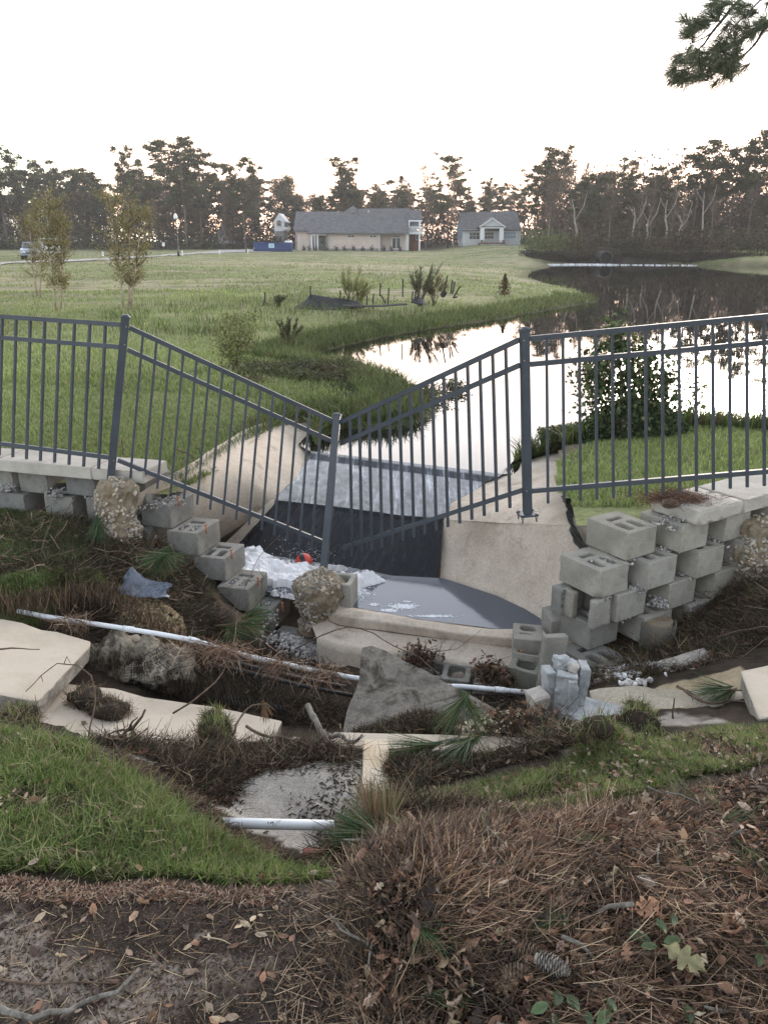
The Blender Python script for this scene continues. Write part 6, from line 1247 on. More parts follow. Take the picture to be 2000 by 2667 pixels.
# single leaves worth naming
def oneleaf(px, py, z, size, col, kind, lb, rot=(0, 0, 0), m=None):
    V, Fc = LEAFP[kind]; me = npmesh('leaf', V * np.array([1, 1.15, 1.4]) * size, [Fc], True, np.tile(np.array(col), (len(V), 1)) * RNG.uniform(.85, 1.15, (len(V), 1))); o = link('leaf', me, m or M_LEAF); o.location = G(px, py, z); o.rotation_euler = tuple(R(a) for a in rot); tag(o, lb, 'leaf'); return o
oneleaf(1680, 2362, .235, .085, (.42, .24, .15), 'oak', 'orange tan oak leaf lying open in the right pile', (35, 0, 20)); oneleaf(1025, 2265, .15, .045, (.45, .20, .09), 'oak', 'small orange leaf at the left top of the pile', (40, 0, 80))
oneleaf(1780, 2495, .24, .10, (.25, .23, .13), 'oak', 'large yellow green curled leaf in the lower right pile', (30, 10, -35)); oneleaf(1095, 2615, .10, .10, (.20, .23, .14), 'oval', 'large grey green leaf at the bottom edge of the pile', (35, 0, 75)); oneleaf(1230, 2620, .14, .075, (.27, .22, .16), 'oval', 'dull brown upright leaf at the bottom of the pile', (40, 0, 80))
oneleaf(1190, 2408, .19, .035, (.62, .50, .34), 'chip', 'pale wood chip in the dark part of the pile', (30, 0, -10)); oneleaf(1305, 2425, .20, .035, (.55, .44, .30), 'oval', 'pale cream leaf scrap beside the small pine tuft', (30, 0, 20)); oneleaf(1210, 2245, .13, .05, (.40, .34, .30), 'oval', 'pale grey curled leaf near the top of the pile', (40, 0, 0)); oneleaf(1680, 2295, .23, .05, (.42, .38, .33), 'oval', 'grey folded leaf in the upper part of the pile', (45, 0, -30))
oneleaf(160, 2488, .012, .035, (.55, .42, .27), 'chip', 'pale tan bark flake on the lower left road', (12, 0, -10)); oneleaf(605, 2650, .012, .035, (.30, .22, .16), 'oval', 'brown leaf scrap at the bottom of the road dirt', (15, 0, 5)); oneleaf(1100, 2430, .19, .05, (.40, .22, .12), 'oak', 'orange brown leaf on the dark left flank of the pile', (45, 0, 60)); oneleaf(1560, 2140, .10, .06, (.13, .20, .10), 'oval', 'green leaf lying where lawn meets the pile', (30, 0, -10))
def leafsprig(lb, c, spots_, size=.055):
    t = empty('green_sprig', c, lb, 'leafy sprig'); b = MB(); c = Vector(c)
    for (px, py, z, a) in spots_:
        p = G(px, py, z); V, Fc = LEAFP['oval']; s_ = size * random.uniform(.6, .95); me = npmesh('leaf', V * np.array([1, 1.1, 1.6]) * s_, [Fc], True, np.tile(np.array((.065, .10, .04)) * random.uniform(.7, 1.5), (len(V), 1))); o = link('leaf', me, M_GLEAF, t, p - c); o.rotation_euler = (R(28 + random.uniform(-12, 12)), R(random.uniform(-10, 10)), R(a)); b.tube([Vector((0, 0, -.01)), (p - c) * .5 + Vector((0, 0, -.008)), p - c - Vector((0, 0, .004))], .0013, 5)
    b.build('stem', M_TWIG, t)
leafsprig('green oval leaved sprig at the bottom edge of the pile', G(1500, 2640, .18), [(1405, 2625, .20, 20), (1450, 2600, .20, 60), (1490, 2612, .21, 110), (1530, 2655, .20, 80), (1590, 2618, .21, 100), (1570, 2650, .2, 40), (1440, 2660, .19, 90)])
leafsprig('green leaves around the yellow curled leaf in the pile', G(1720, 2450, .22), [(1665, 2440, .23, -30), (1720, 2412, .24, 100), (1750, 2450, .23, 10), (1752, 2395, .25, 60), (1690, 2465, .23, -10)])
leafsprig('green leaves at the right edge of the pile', G(1970, 2500, .21), [(1915, 2460, .22, 90), (1975, 2500, .23, 60), (2000, 2470, .23, 110), (1790, 2640, .20, 80)])
# ================================================================== MIDDLE GROUND AND FAR
def cards(name, Pp, size, col, m, parent=None, asp=.55, svar=.4):
    """many small separate leaf faces, random directions"""
    n = len(Pp); Rm = rand_rot(n); S = (size if np.ndim(size) else size) * RNG.uniform(1 - svar, 1 + svar, n)
    B = np.array([(-.5, 0, 0), (0, -.5 * asp, .06), (.5, 0, 0), (0, .5 * asp, .06)]); v = np.einsum('nij,vj->nvi', Rm, B) * S[:, None, None] + np.asarray(Pp)[:, None, :]
    f = np.arange(n * 4).reshape(n, 4); me = npmesh(name, v.reshape(-1, 3), [f], False, np.repeat(col, 4, 0)); return link(name, me, m, parent) if m is not None else me
M_CROWN = vcol('tree_foliage', .8, trans=.25, spec=.1); M_SHRUB = vcol('shrub_foliage', .6, trans=.3, spec=.3)
M_TRUNK = mottled('pine_trunk', (.075, .055, .045), (.16, .125, .10), 3, .95, 12, .6, .03, fine=.3); M_PALET = mottled('pale_trunk', (.20, .17, .145), (.36, .32, .28), 3, .95, 12, .6, .02, fine=.25); M_DARKT = mottled('dark_trunk', (.045, .037, .032), (.10, .085, .072), 3, .95, 12, .6, .03, fine=.3)
rt = random.Random(5)
def tree_proto(kind, seed):
    """returns (trunk mesh, crown mesh) for a tree of height 1"""
    r = random.Random(seed); g = np.random.default_rng(seed); b = MB(); H = 20.0; cl = []; cs = []
    lean = Vector((r.uniform(-.03, .03), r.uniform(-.02, .02), 1)); wob = [Vector((r.gauss(0, .12), r.gauss(0, .12), 0)) for _ in range(8)]
    def tp(f): i = min(int(f * 7), 6); w_ = wob[i].lerp(wob[i + 1], f * 7 - i); return Vector((lean.x * H * f, lean.y * H * f, H * f)) + w_
    R0 = {'pine': .24, 'slim': .15, 'broad': .22, 'bare': .15, 'snag': .16}[kind]; b.tube([tp(i / 9) for i in range(10)], [R0 * (1 - .85 * i / 9) for i in range(10)], 6)
    if kind in ('pine', 'slim'):
        lo = .42 if kind == 'pine' else .55; nb = 34 if kind == 'pine' else 20; mx = 4.3 if kind == 'pine' else 2.3
        for i in range(nb):
            f = lo + (1 - lo) * (i + r.random()) / nb; a = r.uniform(0, 6.28); sh = math.sin(math.pi * min(1, .18 + .82 * (1 - f) / (1 - lo))) ** .7 if kind == 'pine' else .5 + .5 * r.random()
            l = mx * (.35 + .65 * sh) * r.uniform(.55, 1.1); d = Vector((math.cos(a), math.sin(a), r.uniform(.05, .5))); p0 = tp(f * .97); p2 = p0 + d * l; p1 = p0 + d * l * .5 + Vector((0, 0, r.uniform(-.2, .1) * l)); b.tube([p0, p1, p2], [.07, .05, .025], 4)
            for k in range(r.randint(2, 4)):
                c = p0.lerp(p2, r.uniform(.5, 1.08)) + Vector((r.gauss(0, .45), r.gauss(0, .45), r.gauss(.1, .3))); rad = r.uniform(.45, 1.0); n = int(95 * rad)
                q = np.clip(g.normal(size=(n, 3)), -2, 2) * np.array([rad, rad, rad * .55]) * .55 + np.array(tuple(c)); cl.append(q); cs.append(np.full((n, 1), r.uniform(.6, 1.35)) * (.85 + .3 * g.random((n, 1))))
        base = np.array((.078, .084, .042)); sz = .40
    elif kind == 'broad':
        for i in range(46):
            f = r.uniform(.22, 1); a = r.uniform(0, 6.28); l = 3.6 * math.sin(math.pi * (.12 + .8 * f)) ** .8 * r.uniform(.5, 1.1); p0 = tp(f * .85); p2 = p0 + Vector((math.cos(a) * l, math.sin(a) * l, r.uniform(.2, 1.8))); b.tube([p0, p0.lerp(p2, .5) + Vector((0, 0, .2)), p2], [.08, .05, .02], 4)
            for k in range(3):
                c = p0.lerp(p2, r.uniform(.5, 1.1)) + Vector((r.gauss(0, .5), r.gauss(0, .5), r.gauss(0, .5))); rad = r.uniform(.6, 1.15); n = int(75 * rad); q = np.clip(g.normal(size=(n, 3)), -2, 2) * rad * .6 + np.array(tuple(c)); cl.append(q); cs.append(np.full((n, 1), r.uniform(.65, 1.3)) * (.85 + .3 * g.random((n, 1))))
        base = np.array((.105, .088, .054)); sz = .40
    else:
        nb = 30 if kind == 'bare' else 9
        for i in range(nb):
            f = r.uniform(.3, 1); a = r.uniform(0, 6.28); l = r.uniform(1.0, 3.4) * (1.2 - f * .6); p0 = tp(f * .95); d = Vector((math.cos(a) * .55, math.sin(a) * .55, r.uniform(.6, 1.3))).normalized(); p2 = p0 + d * l; b.tube([p0, p0.lerp(p2, .5) + Vector((r.gauss(0, .15), 0, 0)), p2], [.055, .04, .02], 4)
            for k in range(3): p3 = p0.lerp(p2, r.uniform(.4, 1)); b.tube([p3, p3 + Vector((r.gauss(0, .6), r.gauss(0, .6), r.uniform(.3, 1.3)))], [.025, .012], 3)
            if kind == 'bare':
                for k in range(3): c = p0.lerp(p2, r.uniform(.4, 1.2)); n = 34; cl.append(np.clip(g.normal(size=(n, 3)), -1.7, 1.7) * .55 + np.array(tuple(c))); cs.append(np.full((n, 1), r.uniform(.7, 1.3)))
            elif i < 6: c = p2; n = 30; cl.append(g.normal(size=(n, 3)) * .35 + np.array(tuple(c))); cs.append(np.full((n, 1), 1.0))
        base = np.array((.14, .105, .076)) if kind == 'bare' else np.array((.09, .075, .05)); sz = .26
    P_ = np.concatenate(cl) / H; c_ = np.concatenate(cs) * base * (1 + .12 * g.normal(size=(len(P_), 3)) * np.array([1, .6, .5])); c_ = np.clip(c_, .01, 1)
    cm = cards('crown', P_, sz / H, c_, None); cm.materials.append(M_CROWN); b.V = [(x / H, y / H, z / H) for x, y, z in b.V]; tm = b.mesh('trunk'); tm.materials.append({'pine': M_TRUNK, 'slim': M_TRUNK, 'broad': M_DARKT, 'bare': M_PALET, 'snag': M_PALET}[kind]); return tm, cm
PROTO = {k: [tree_proto(k, 100 * i + ord(k[0])) for i in range(n)] for k, n in (('pine', 5), ('slim', 3), ('broad', 4), ('bare', 4), ('snag', 2))}
NM = {'pine': 'pine_tree', 'slim': 'pine_tree', 'broad': 'leafy_tree', 'bare': 'bare_tree', 'snag': 'dead_tree'}
def tree(kind, px, top, Yd, label, group=None, sx=1.0, i=None, base=None):
    bx_ = F(px, 640, Yd).x; zb = float(hfield(np.array([bx_]), np.array([Yd]))[0]) - .2; ht = F(px, top, Yd).z - zb; tm, cm = PROTO[kind][rt.randrange(len(PROTO[kind])) if i is None else i]
    t = empty(NM[kind], (bx_, Yd, zb), label, 'tree', group, rt.uniform(0, 6.28)); s_ = ht; t.scale = (s_ * sx, s_ * sx, s_)
    for nm_, me in (('trunk', tm), ('crown', cm)):
        o = bpy.data.objects.new(nm_, me); C.objects.link(o); o.parent = t
    return t
notable = [('pine', 22, 385, 150, 1.0, 'tall pine at the far left edge of the tree line'), ('pine', 138, 424, 165, 1.0, 'rounded pine left of the first birch clump top'), ('pine', 228, 448, 165, .9, 'dark pine between the two birch clumps'), ('snag', 298, 372, 150, .8, 'tall thin dead tree above the second birch clump'), ('slim', 345, 382, 150, .8, 'thin straggly pine right of the tall dead tree'),
 ('pine', 488, 358, 140, 1.25, 'tallest broad pine behind the street lamp'), ('pine', 455, 378, 150, 1.1, 'broad pine crowding the left side of the tallest pine'), ('pine', 528, 392, 150, 1.1, 'broad pine right of the tallest pine'), ('pine', 640, 416, 140, .95, 'pale trunked pine left of the blue dumpster'), ('pine', 400, 420, 160, 1.0, 'pine with a flat top left of the tallest pine'), ('pine', 365, 450, 165, 1.1, 'dense low pine behind the second birch clump'),
 ('pine', 592, 428, 160, .8, 'narrow pine between the tallest pine and the pale trunked pine'), ('slim', 894, 410, 150, 1.3, 'lone tall pine rising above the roof peak of the pink house'), ('pine', 902, 440, 155, .7, 'short bushy pine beside the lone pine over the pink house'), ('bare', 1108, 412, 135, 1.0, 'bare brown tree standing between the two houses'), ('pine', 1165, 412, 140, 1.0, 'tall thin crowned tree left of the grey house'), ('bare', 1180, 440, 130, .9, 'pale trunked bare tree beside the grey house left corner'),
 ('pine', 1030, 462, 165, .9, 'pine behind the right roof of the pink house'), ('slim', 1262, 468, 170, 1.0, 'slim pine seen against the sunset gap behind the grey house'), ('slim', 1305, 478, 175, 1.2, 'small slim pine behind the grey house chimney side'), ('pine', 1396, 432, 130, 1.0, 'dark green pine right of the grey house'), ('slim', 1412, 390, 130, 1.2, 'tall ragged pine right of the grey house'), ('slim', 1450, 388, 130, 1.2, 'tall ragged pine with a forked top right of the grey house'), ('broad', 1428, 445, 125, 1.1, 'dense green leafy tree right of the grey house'), ('bare', 1512, 415, 120, .9, 'tall bare tree left of the round topped pine'),
 ('pine', 1628, 414, 118, .75, 'round topped pine standing clear above the culvert'), ('bare', 1570, 425, 115, .8, 'bare grey tree above the culvert'), ('slim', 1800, 372, 108, 1.6, 'tall open pine above the right fence panel'), ('slim', 1852, 398, 108, 1.3, 'shorter open pine beside the tall open pine'), ('slim', 1888, 380, 106, 1.2, 'slim open pine second from the right edge'), ('slim', 1945, 352, 104, 1.4, 'tall open pine near the right edge'), ('pine', 2005, 335, 100, 1.0, 'tall pine cut by the right photo edge'),
 ('bare', 1690, 470, 108, .9, 'bare grey brown tree right of the round topped pine'), ('bare', 1745, 478, 105, .9, 'bare tree with pale twigs left of the tall open pine'), ('pine', -60, 370, 150, 1.0, 'pine outside the left photo edge'), ('pine', 70, 445, 160, .9, 'low pine right of the far left pine')]
for k, px, top, Yd, sx, lb in notable: tree(k, px, top, Yd, lb, None, sx)
LMK = [(-999, 'at the far left edge'), (60, 'behind the left birch clump'), (215, 'between the birch clumps'), (290, 'behind the second birch clump'), (400, 'left of the street lamp'), (470, 'right of the street lamp'), (560, 'over the dim grey house'), (640, 'over the blue dumpster'), (705, 'over the white gabled house'), (765, 'over the left roof of the pink house'), (870, 'over the roof peak of the pink house'), (960, 'over the right roof of the pink house'), (1065, 'over the balcony of the pink house'), (1120, 'between the two houses'), (1190, 'over the left half of the grey cottage'), (1275, 'over the right half of the grey cottage'), (1360, 'just right of the grey cottage'), (1440, 'over the left end of the foam line'), (1520, 'left of the culvert'), (1560, 'over the culvert'), (1610, 'right of the culvert'), (1670, 'over the middle of the dark bank'), (1740, 'left of the tall open pine'), (1800, 'under the tall open pine'), (1860, 'over the right end of the foam line'), (1920, 'near the right edge'), (1990, 'at the right edge')]
def lmk(px): return [t_ for x_, t_ in LMK if x_ <= px][-1]
# the rest of the wood: rows of look-alikes
for i in range(58):
    px = -120 + i * 26 + rt.uniform(-14, 14); top = 462 + rt.uniform(-26, 30) + (30 if 760 < px < 1330 else 0) + (18 if px > 1050 else 0); k = rt.choice(['pine', 'broad', 'broad', 'pine', 'bare']); tree(k, px, top, rt.uniform(165, 185), {'pine': 'dark pine in the back row', 'broad': 'leafy tree in the back row', 'bare': 'bare tree in the back row'}[k] + ' ' + lmk(px), 'trees in the back row of the wood', rt.uniform(1.0, 1.5))
for i in range(30):
    px = -100 + i * 42 + rt.uniform(-16, 16)
    if 1190 < px < 1380 or 700 < px < 760: continue
    top = 505 + rt.uniform(-22, 22); k = rt.choice(['broad', 'bare', 'broad', 'slim']); tree(k, px, top, rt.uniform(146, 158), {'slim': 'slim pine in the front row of the wood behind the field', 'broad': 'leafy tree in the front row of the wood behind the field', 'bare': 'bare tree in the front row of the wood behind the field'}[k].replace(' of the wood behind the field', '') + ' ' + lmk(px), 'trees in the front row behind the field', rt.uniform(.9, 1.3))
for i in range(44):
    px = 1402 + i * 17.5 + rt.uniform(-8, 8); top = 455 + rt.uniform(-28, 50); k = rt.choice(['bare', 'bare', 'broad', 'broad', 'pine']); tree(k, px, top, rt.uniform(104, 130), {'pine': 'short pine behind the pond', 'broad': 'leafy tree behind the pond', 'bare': 'bare tree behind the pond'}[k] + ' ' + lmk(px), 'trees of the wood behind the pond', rt.uniform(.9, 1.3))
for px, py0, py1, Yd, lx, lb in ((1503, 520, 632, 96, -14, 'bent pale bare trunk at the water side of the wood'), (1648, 540, 640, 96, 2, 'pale forked trunk above the culvert'), (1735, 520, 622, 98, 0, 'straight pale trunk in the wood behind the pond'), (1825, 500, 620, 97, 8, 'pale twin trunk in the wood behind the pond'), (1680, 560, 630, 95, 14, 'short crooked pale trunk left of the straight one'), (1772, 560, 650, 95, -3, 'short pale leaning stem above the dark bank')):
    b = MB(); c = F(px, py1, Yd); q = [F(px + lx * f + rt.gauss(0, 2), py1 + (py0 - py1) * f, Yd) - c for f in (0, .25, .5, .75, 1)]; b.tube(q, [.13, .11, .10, .07, .03], 6); b.tube([q[2], q[2] + Vector((.9, 0, 1.6)), q[2] + Vector((1.2, 0, 3.2))], [.07, .05, .02], 5); b.tube([q[3], q[3] + Vector((-.8, 0, 1.2))], [.05, .02], 5)
    t = empty('dead_tree', c, lb, 'tree'); b.build('trunk', M_PALET, t)
# understorey mass and brush
def mass(name, spots_, size, cols, label, n_per, m=None, cat='undergrowth'):
    P_ = []; Cc = []
    for (x, y, z, rx, ry_, rz) in spots_:
        q = RNG.normal(size=(n_per, 3)) * np.array([rx, ry_, rz]) * .5; q[:, 2] = np.minimum(np.abs(q[:, 2]), rz * .95); P_.append(q + np.array([x, y, z])); Cc.append(np.tile(np.array(cols[rt.randrange(len(cols))]) * rt.uniform(.7, 1.3), (n_per, 1)) * RNG.uniform(.8, 1.2, (n_per, 1)))
    o = cards(name, np.concatenate(P_), size, np.concatenate(Cc), m or M_CROWN); tag(o, label, cat, kind='stuff'); return o
def gz(x, y): return float(hfield(np.array([float(x)]), np.array([float(y)]))[0])
sp_ = [(x, y, gz(x, y) - .1, 5, 4, rt.uniform(5, 12)) for x, y in ((rt.uniform(-110, 60), rt.uniform(160, 190)) for _ in range(420))]
mass('undergrowth', sp_, .55, [(.062, .054, .040), (.075, .062, .046), (.050, .050, .032)], 'dark undergrowth filling the wood behind the field', 160)
sp_ = [(x, y, gz(x, y) - .1, 2.6, 2, rt.uniform(1.2, 2.6)) for x, y in ((rt.uniform(-90, 30), rt.uniform(142, 152)) for _ in range(120)) if not (-28 < x < 24)]
mass('undergrowth', sp_, .4, [(.05, .06, .03), (.06, .055, .035), (.075, .085, .04)], 'low shrubs along the front of the wood behind the field', 130)
sp_ = [(x, y, gz(x, y) - .1, 4, 3, rt.uniform(6, 13)) for x, y in ((rt.uniform(20, 90), rt.uniform(108, 150)) for _ in range(440)) if x / y > .20]
mass('undergrowth', sp_, .45, [(.095, .078, .062), (.075, .064, .050), (.11, .085, .064)], 'grey brown twiggy undergrowth filling the wood behind the pond', 150)
sp_ = [(x, 92 - (x - 18) * .12 + rt.uniform(-3, 5), gz(x, 92) - .1, 2.2, 1.6, rt.uniform(1.2, 2.6)) for x in np.linspace(20.5, 62, 110)]
mass('brush', sp_, .32, [(.085, .06, .042), (.06, .045, .034), (.07, .07, .035), (.05, .045, .03)], 'brown brush along the far bank of the pond', 150, cat='brush')
sp_ = [(x, rt.uniform(92, 100), gz(x, 96), 2.0, 1.2, rt.uniform(1.2, 2.4)) for x in np.linspace(17, 21, 10)]
mass('brush', sp_, .3, [(.12, .13, .05), (.09, .11, .045)], 'yellow green brush left of the culvert', 170, cat='brush')
# ---------------- houses
def hmat(n, a, b_, sc=1.2): return mottled(n, a, b_, sc, .9, 8, .2, .01, fine=.12)
M_BRICK = mottled('pale_pink_brick', (.46, .38, .34), (.56, .47, .43), .8, .9, 6, .2, .01, fine=.15); M_SHING = mottled('grey_shingles', (.085, .085, .09), (.15, .15, .155), 1.5, .95, 7, .5, .03, fine=.3); M_WHT = plain('white_trim', (.72, .72, .74), .6); M_DGL = plain('dark_glass', (.02, .03, .035), .1, spec=.8); M_STN = mottled('grey_stone', (.14, .14, .14), (.34, .33, .32), 2, .9, 6, .4, .02); M_GREYS = hmat('grey_siding', (.42, .44, .46), (.50, .52, .53)); M_BLUES = hmat('blue_grey_siding', (.22, .28, .34), (.28, .34, .40)); M_DECK = hmat('brown_deck', (.12, .08, .06), (.2, .14, .10)); M_RBR = hmat('red_brick', (.16, .07, .06), (.24, .12, .09))
def hb(name, t, x0, y0, x1, y1, Yf_, dp, m, par=None):
    """box whose front face spans the surveyed rectangle at distance Yf_ and reaches back by dp"""
    a = F(x0, y0, Yf_); c = F(x1, y1, Yf_); o_ = t.location; b = MB(); z0, z1 = min(a.z, c.z), max(a.z, c.z); xa, xb = a.x, c.x
    if par is not None: o_ = t.location
    p = [Vector(q) - o_ for q in ((xa, Yf_, z0), (xb, Yf_, z0), (xb, Yf_ + dp, z0), (xa, Yf_ + dp, z0), (xa, Yf_, z1), (xb, Yf_, z1), (xb, Yf_ + dp, z1), (xa, Yf_ + dp, z1))]; b.hexa(p); return b.build(name, m, par or t)
def hroof(name, t, pts, m, th=.18):
    P_ = [F(*p) - t.location for p in pts]; b = MB(); b.prism(P_, (0, 0, -th)); return b.build(name, m, t)
def window(t, x0, y0, x1, y1, Yf_, nx_=1, ny_=1, fw=1.2, pane=None):
    f = hb('window', t, x0, y0, x1, y1, Yf_ - .06, .08, M_WHT); wv = (x1 - x0 - fw) / nx_; hv = (y1 - y0 - fw * .8) / ny_
    for i in range(nx_):
        for j in range(ny_): hb('pane', t, x0 + fw * .5 + wv * i + fw * .35, y0 + fw * .4 + hv * j + fw * .3, x0 + fw * .5 + wv * (i + 1) - fw * .35, y0 + fw * .4 + hv * (j + 1) - fw * .3, Yf_ - .085, .04, pane or M_DGL, f)
    return f
Yh = 128; t = empty('house', F(930, 652, Yh), 'long pink brick house with grey shingle roof and a white balcony post at its right', 'house')
hb('wall', t, 769, 600, 812, 656, Yh, 9, M_BRICK); hb('wall', t, 855, 607, 988, 648, Yh - .6, 9, M_BRICK); hb('base', t, 855, 647.2, 988, 656, Yh - .7, 9, M_STN); hb('wall', t, 988, 607, 1064, 656, Yh + 1.0, 8, M_BRICK); hb('wall', t, 826, 607, 856, 656, Yh + 1.4, 7, M_STN)
for x in (770, 848): hb('quoin', t, x, 607, x + 5, 652, Yh - .72 if x > 800 else Yh - .08, .3, M_STN)
for x, w2 in ((810, 4.5), (818, 3), (825, 4.5)): hb('column', t, x, 612, x + w2, 652, Yh - .9 - (.2 if x == 818 else 0), .35, M_WHT)
for x in (777, 853, 987.5, 1058, 1062.5): hb('downspout', t, x, 606, x + 1.6, 653, Yh - .95, .12, M_WHT)
hb('fascia', t, 764.5, 598.6, 816, 602.6, Yh - .4, .3, M_WHT); hb('fascia', t, 800, 605.5, 1065, 610, Yh - 1.2, .3, M_WHT)
hb('porch_beam', t, 808, 610.2, 850, 613, Yh - 1.0, .3, M_WHT)
hroof('roof', t, [(764, 600, Yh - .6), (815, 600, Yh - .6), (925, 551.5, Yh + 6), (771, 550.5, Yh + 6)], M_SHING); hroof('roof', t, [(799, 606.5, Yh - 1.4), (1066, 606, Yh - 1.4), (1040, 598, Yh), (965, 574.5, Yh + 4), (919.5, 535, Yh + 8.5), (895, 552, Yh + 6)], M_SHING); hroof('roof', t, [(940, 605, Yh - .9), (1063.5, 604.5, Yh - .9), (1066, 542.5, Yh + 7), (933, 543.5, Yh + 7)], M_SHING)
hroof('roof', t, [(1064, 574, Yh + 2), (1099, 574, Yh + 2), (1097.5, 547.5, Yh + 6), (1065, 547, Yh + 6)], M_SHING); hb('fascia', t, 1064, 573.6, 1099.5, 577, Yh + 1.8, .3, M_WHT)
hb('wall', t, 1066, 577, 1092, 592, Yh + 4, 4, M_BLUES); hb('wall', t, 1066, 609, 1090, 654, Yh + 4, 4, M_RBR); window(t, 1083, 611, 1090, 625, Yh + 4)
bal = hb('balcony', t, 1064, 606, 1102, 610, Yh + 1.4, 2.6, M_WHT)
for x in np.arange(1065, 1101.5, 1.7): hb('baluster', t, x, 591.5, x + .7, 606, Yh + 1.5, .05, M_WHT, bal)
hb('rail', t, 1064, 590, 1102, 592, Yh + 1.45, .12, M_WHT, bal); hb('rail', t, 1064, 604.3, 1102, 605.6, Yh + 1.46, .1, M_WHT, bal)
hb('post', t, 1091, 577, 1094, 655, Yh + 1.38, .22, M_WHT); hb('post', t, 1064.5, 577, 1066.5, 592, Yh + 1.38, .22, M_WHT)
for x in (905, 962): window(t, x, 612.5, x + 19, 618.5, Yh - .6, 2, 1)
d_ = hb('patio_door', t, 1020, 613, 1044, 648, Yh + .92, .1, M_WHT)
for a, c_ in ((1022, 1031), (1033, 1042)): hb('pane', t, a, 620, c_, 646.5, Yh + .89, .04, M_DGL, d_)
hb('pane', t, 1022, 614.5, 1042, 618, Yh + .89, .04, M_DGL, d_)
hb('porch_floor', t, 988, 651, 1064, 656, Yh - .8, 1.8, M_STN); hb('roof_vent', t, 958.8, 548, 960.6, 553, Yh + 5.4, .2, M_WHT)
for i, px in enumerate((792, 806, 822, 852, 876, 897, 921, 945, 968, 999, 1019, 1042, 1070)):
    c = F(px, 656 + (i % 2), Yh - 2.2); tt = empty('foundation_shrub', c, ['low dark shrub planted %s of the pink house' % s if 'house' not in s else 'low dark shrub %s' % s for s in ('at the left end of the pink house', 'under the left window wall of the pink house', 'before the white porch columns', 'by the stone quoin of the porch', 'left of the first high window', 'below the left high window', 'between the two high windows', 'just left of the right window', 'below the right high window', 'left of the patio door', 'before the patio door', 'right of the patio door', 'below the white balcony')][i], 'shrub', 'shrubs planted along the pink house')
    n = 160; q = RNG.normal(size=(n, 3)) * np.array([.28, .22, .42]) * .6 + np.array([0, 0, .42]); cards('foliage', q, .16, cmix(n, [(.03, .045, .02), (.05, .065, .03)]), M_SHRUB, tt)
Yh = 134; t = empty('house', F(1280, 645, Yh), 'grey sided cottage with a gabled white columned porch at the wood edge', 'house')
hb('wall', t, 1205, 599, 1355, 636, Yh, 8, M_GREYS); b = MB(); b.prism([F(1192, 626, Yh + 8) - t.location, F(1204.5, 636, Yh + .02) - t.location, F(1204.5, 598, Yh + .02) - t.location, F(1194, 553, Yh + 5) - t.location, F(1190, 590, Yh + 9) - t.location], (.1, 0, 0)); b.build('gable_wall', M_BLUES, t)
hb('foundation', t, 1205, 635.8, 1355, 643, Yh + .03, 8, M_GREYS); hroof('roof', t, [(1202, 598.5, Yh - .5), (1358.5, 597.5, Yh - .5), (1344, 548.5, Yh + 5), (1193, 554, Yh + 5)], M_SHING); hb('fascia', t, 1203, 597.5, 1358, 600.5, Yh - .45, .2, M_WHT)
b = MB(); P3 = [F(1249, 592, Yh - 2.2), F(1315.5, 592, Yh - 2.2), F(1282, 569, Yh - 2.2)]; b.prism([p - t.location for p in P3], (0, 2.4, 0)); b.build('porch_gable', M_GREYS, t)
for a, c_ in (((1282, 568), (1248, 591.5)), ((1282, 568), (1316, 591.5))): b = MB(); b.bar(F(*a, Yh - 2.35) - t.location, F(*c_, Yh - 2.35) - t.location, .3, .16, up=(0, 0, 1)); b.build('gable_trim', M_WHT, t)
b = MB(); 
for a, c_ in (((1282, 566.5), (1246.5, 591)), ((1282, 566.5), (1317.5, 591))): A1, B1 = F(*a, Yh - 2.4) - t.location, F(*c_, Yh - 2.4) - t.location; b.prism([A1, B1, B1 + Vector((0, 5, 0)), A1 + Vector((0, 5, 0))], (0, 0, .1))
b.build('porch_roof', M_SHING, t); hb('porch_beam', t, 1250, 592, 1314, 595, Yh - 2.2, .3, M_WHT); hb('porch_beam', t, 1249, 589.5, 1315, 591.8, Yh - 2.25, .3, M_SHING)
for x in (1251, 1301): hb('column', t, x, 595, x + 9, 633, Yh - 2.2, .55, M_WHT)
hb('deck', t, 1250, 632, 1316, 636, Yh - 2.6, 2.6, M_DECK); hb('deck_skirt', t, 1250, 636, 1315, 645.5, Yh - 2.5, 2.4, M_GREYS)
for y in (627, 631): hb('deck_rail', t, 1254, y, 1312, y + .9, Yh - 2.62, .06, M_DECK)
for x in (1252, 1309): hb('rail_post', t, x, 625, x + 5, 634, Yh - 2.7, .4, M_DECK)
b = MB(); b.prism([F(1250, 632, Yh - 2.6) - t.location, F(1238, 645, Yh - 2.6) - t.location, F(1250, 645, Yh - 2.6) - t.location], (0, 1.2, 0)); b.build('steps', M_DECK, t)
window(t, 1221, 604.5, 1249, 623.5, Yh, 3, 2); window(t, 1261, 604.5, 1286, 622.5, Yh - .02, 3, 2); window(t, 1311, 603, 1344, 622, Yh, 4, 2, pane=M_BLUES)
Yh = 155; t = empty('house', F(728, 640, Yh), 'white gabled house showing through the trees above the dumpster', 'house')
hb('wall', t, 714, 578, 741, 602, Yh, 7, M_WHT); hb('lower_wall', t, 714, 602, 741, 640, Yh + .1, 7, M_STN); b = MB(); b.prism([F(712, 578, Yh - .1) - t.location, F(746, 578, Yh - .1) - t.location, F(727, 555, Yh - .1) - t.location], (0, 7, 0)); b.build('gable', M_WHT, t)
f_ = hb('window', t, 720.5, 574.5, 733.5, 589, Yh - .2, .12, M_WHT); hb('pane', t, 721.5, 581, 732.5, 588, Yh - .26, .08, M_DGL, f_)
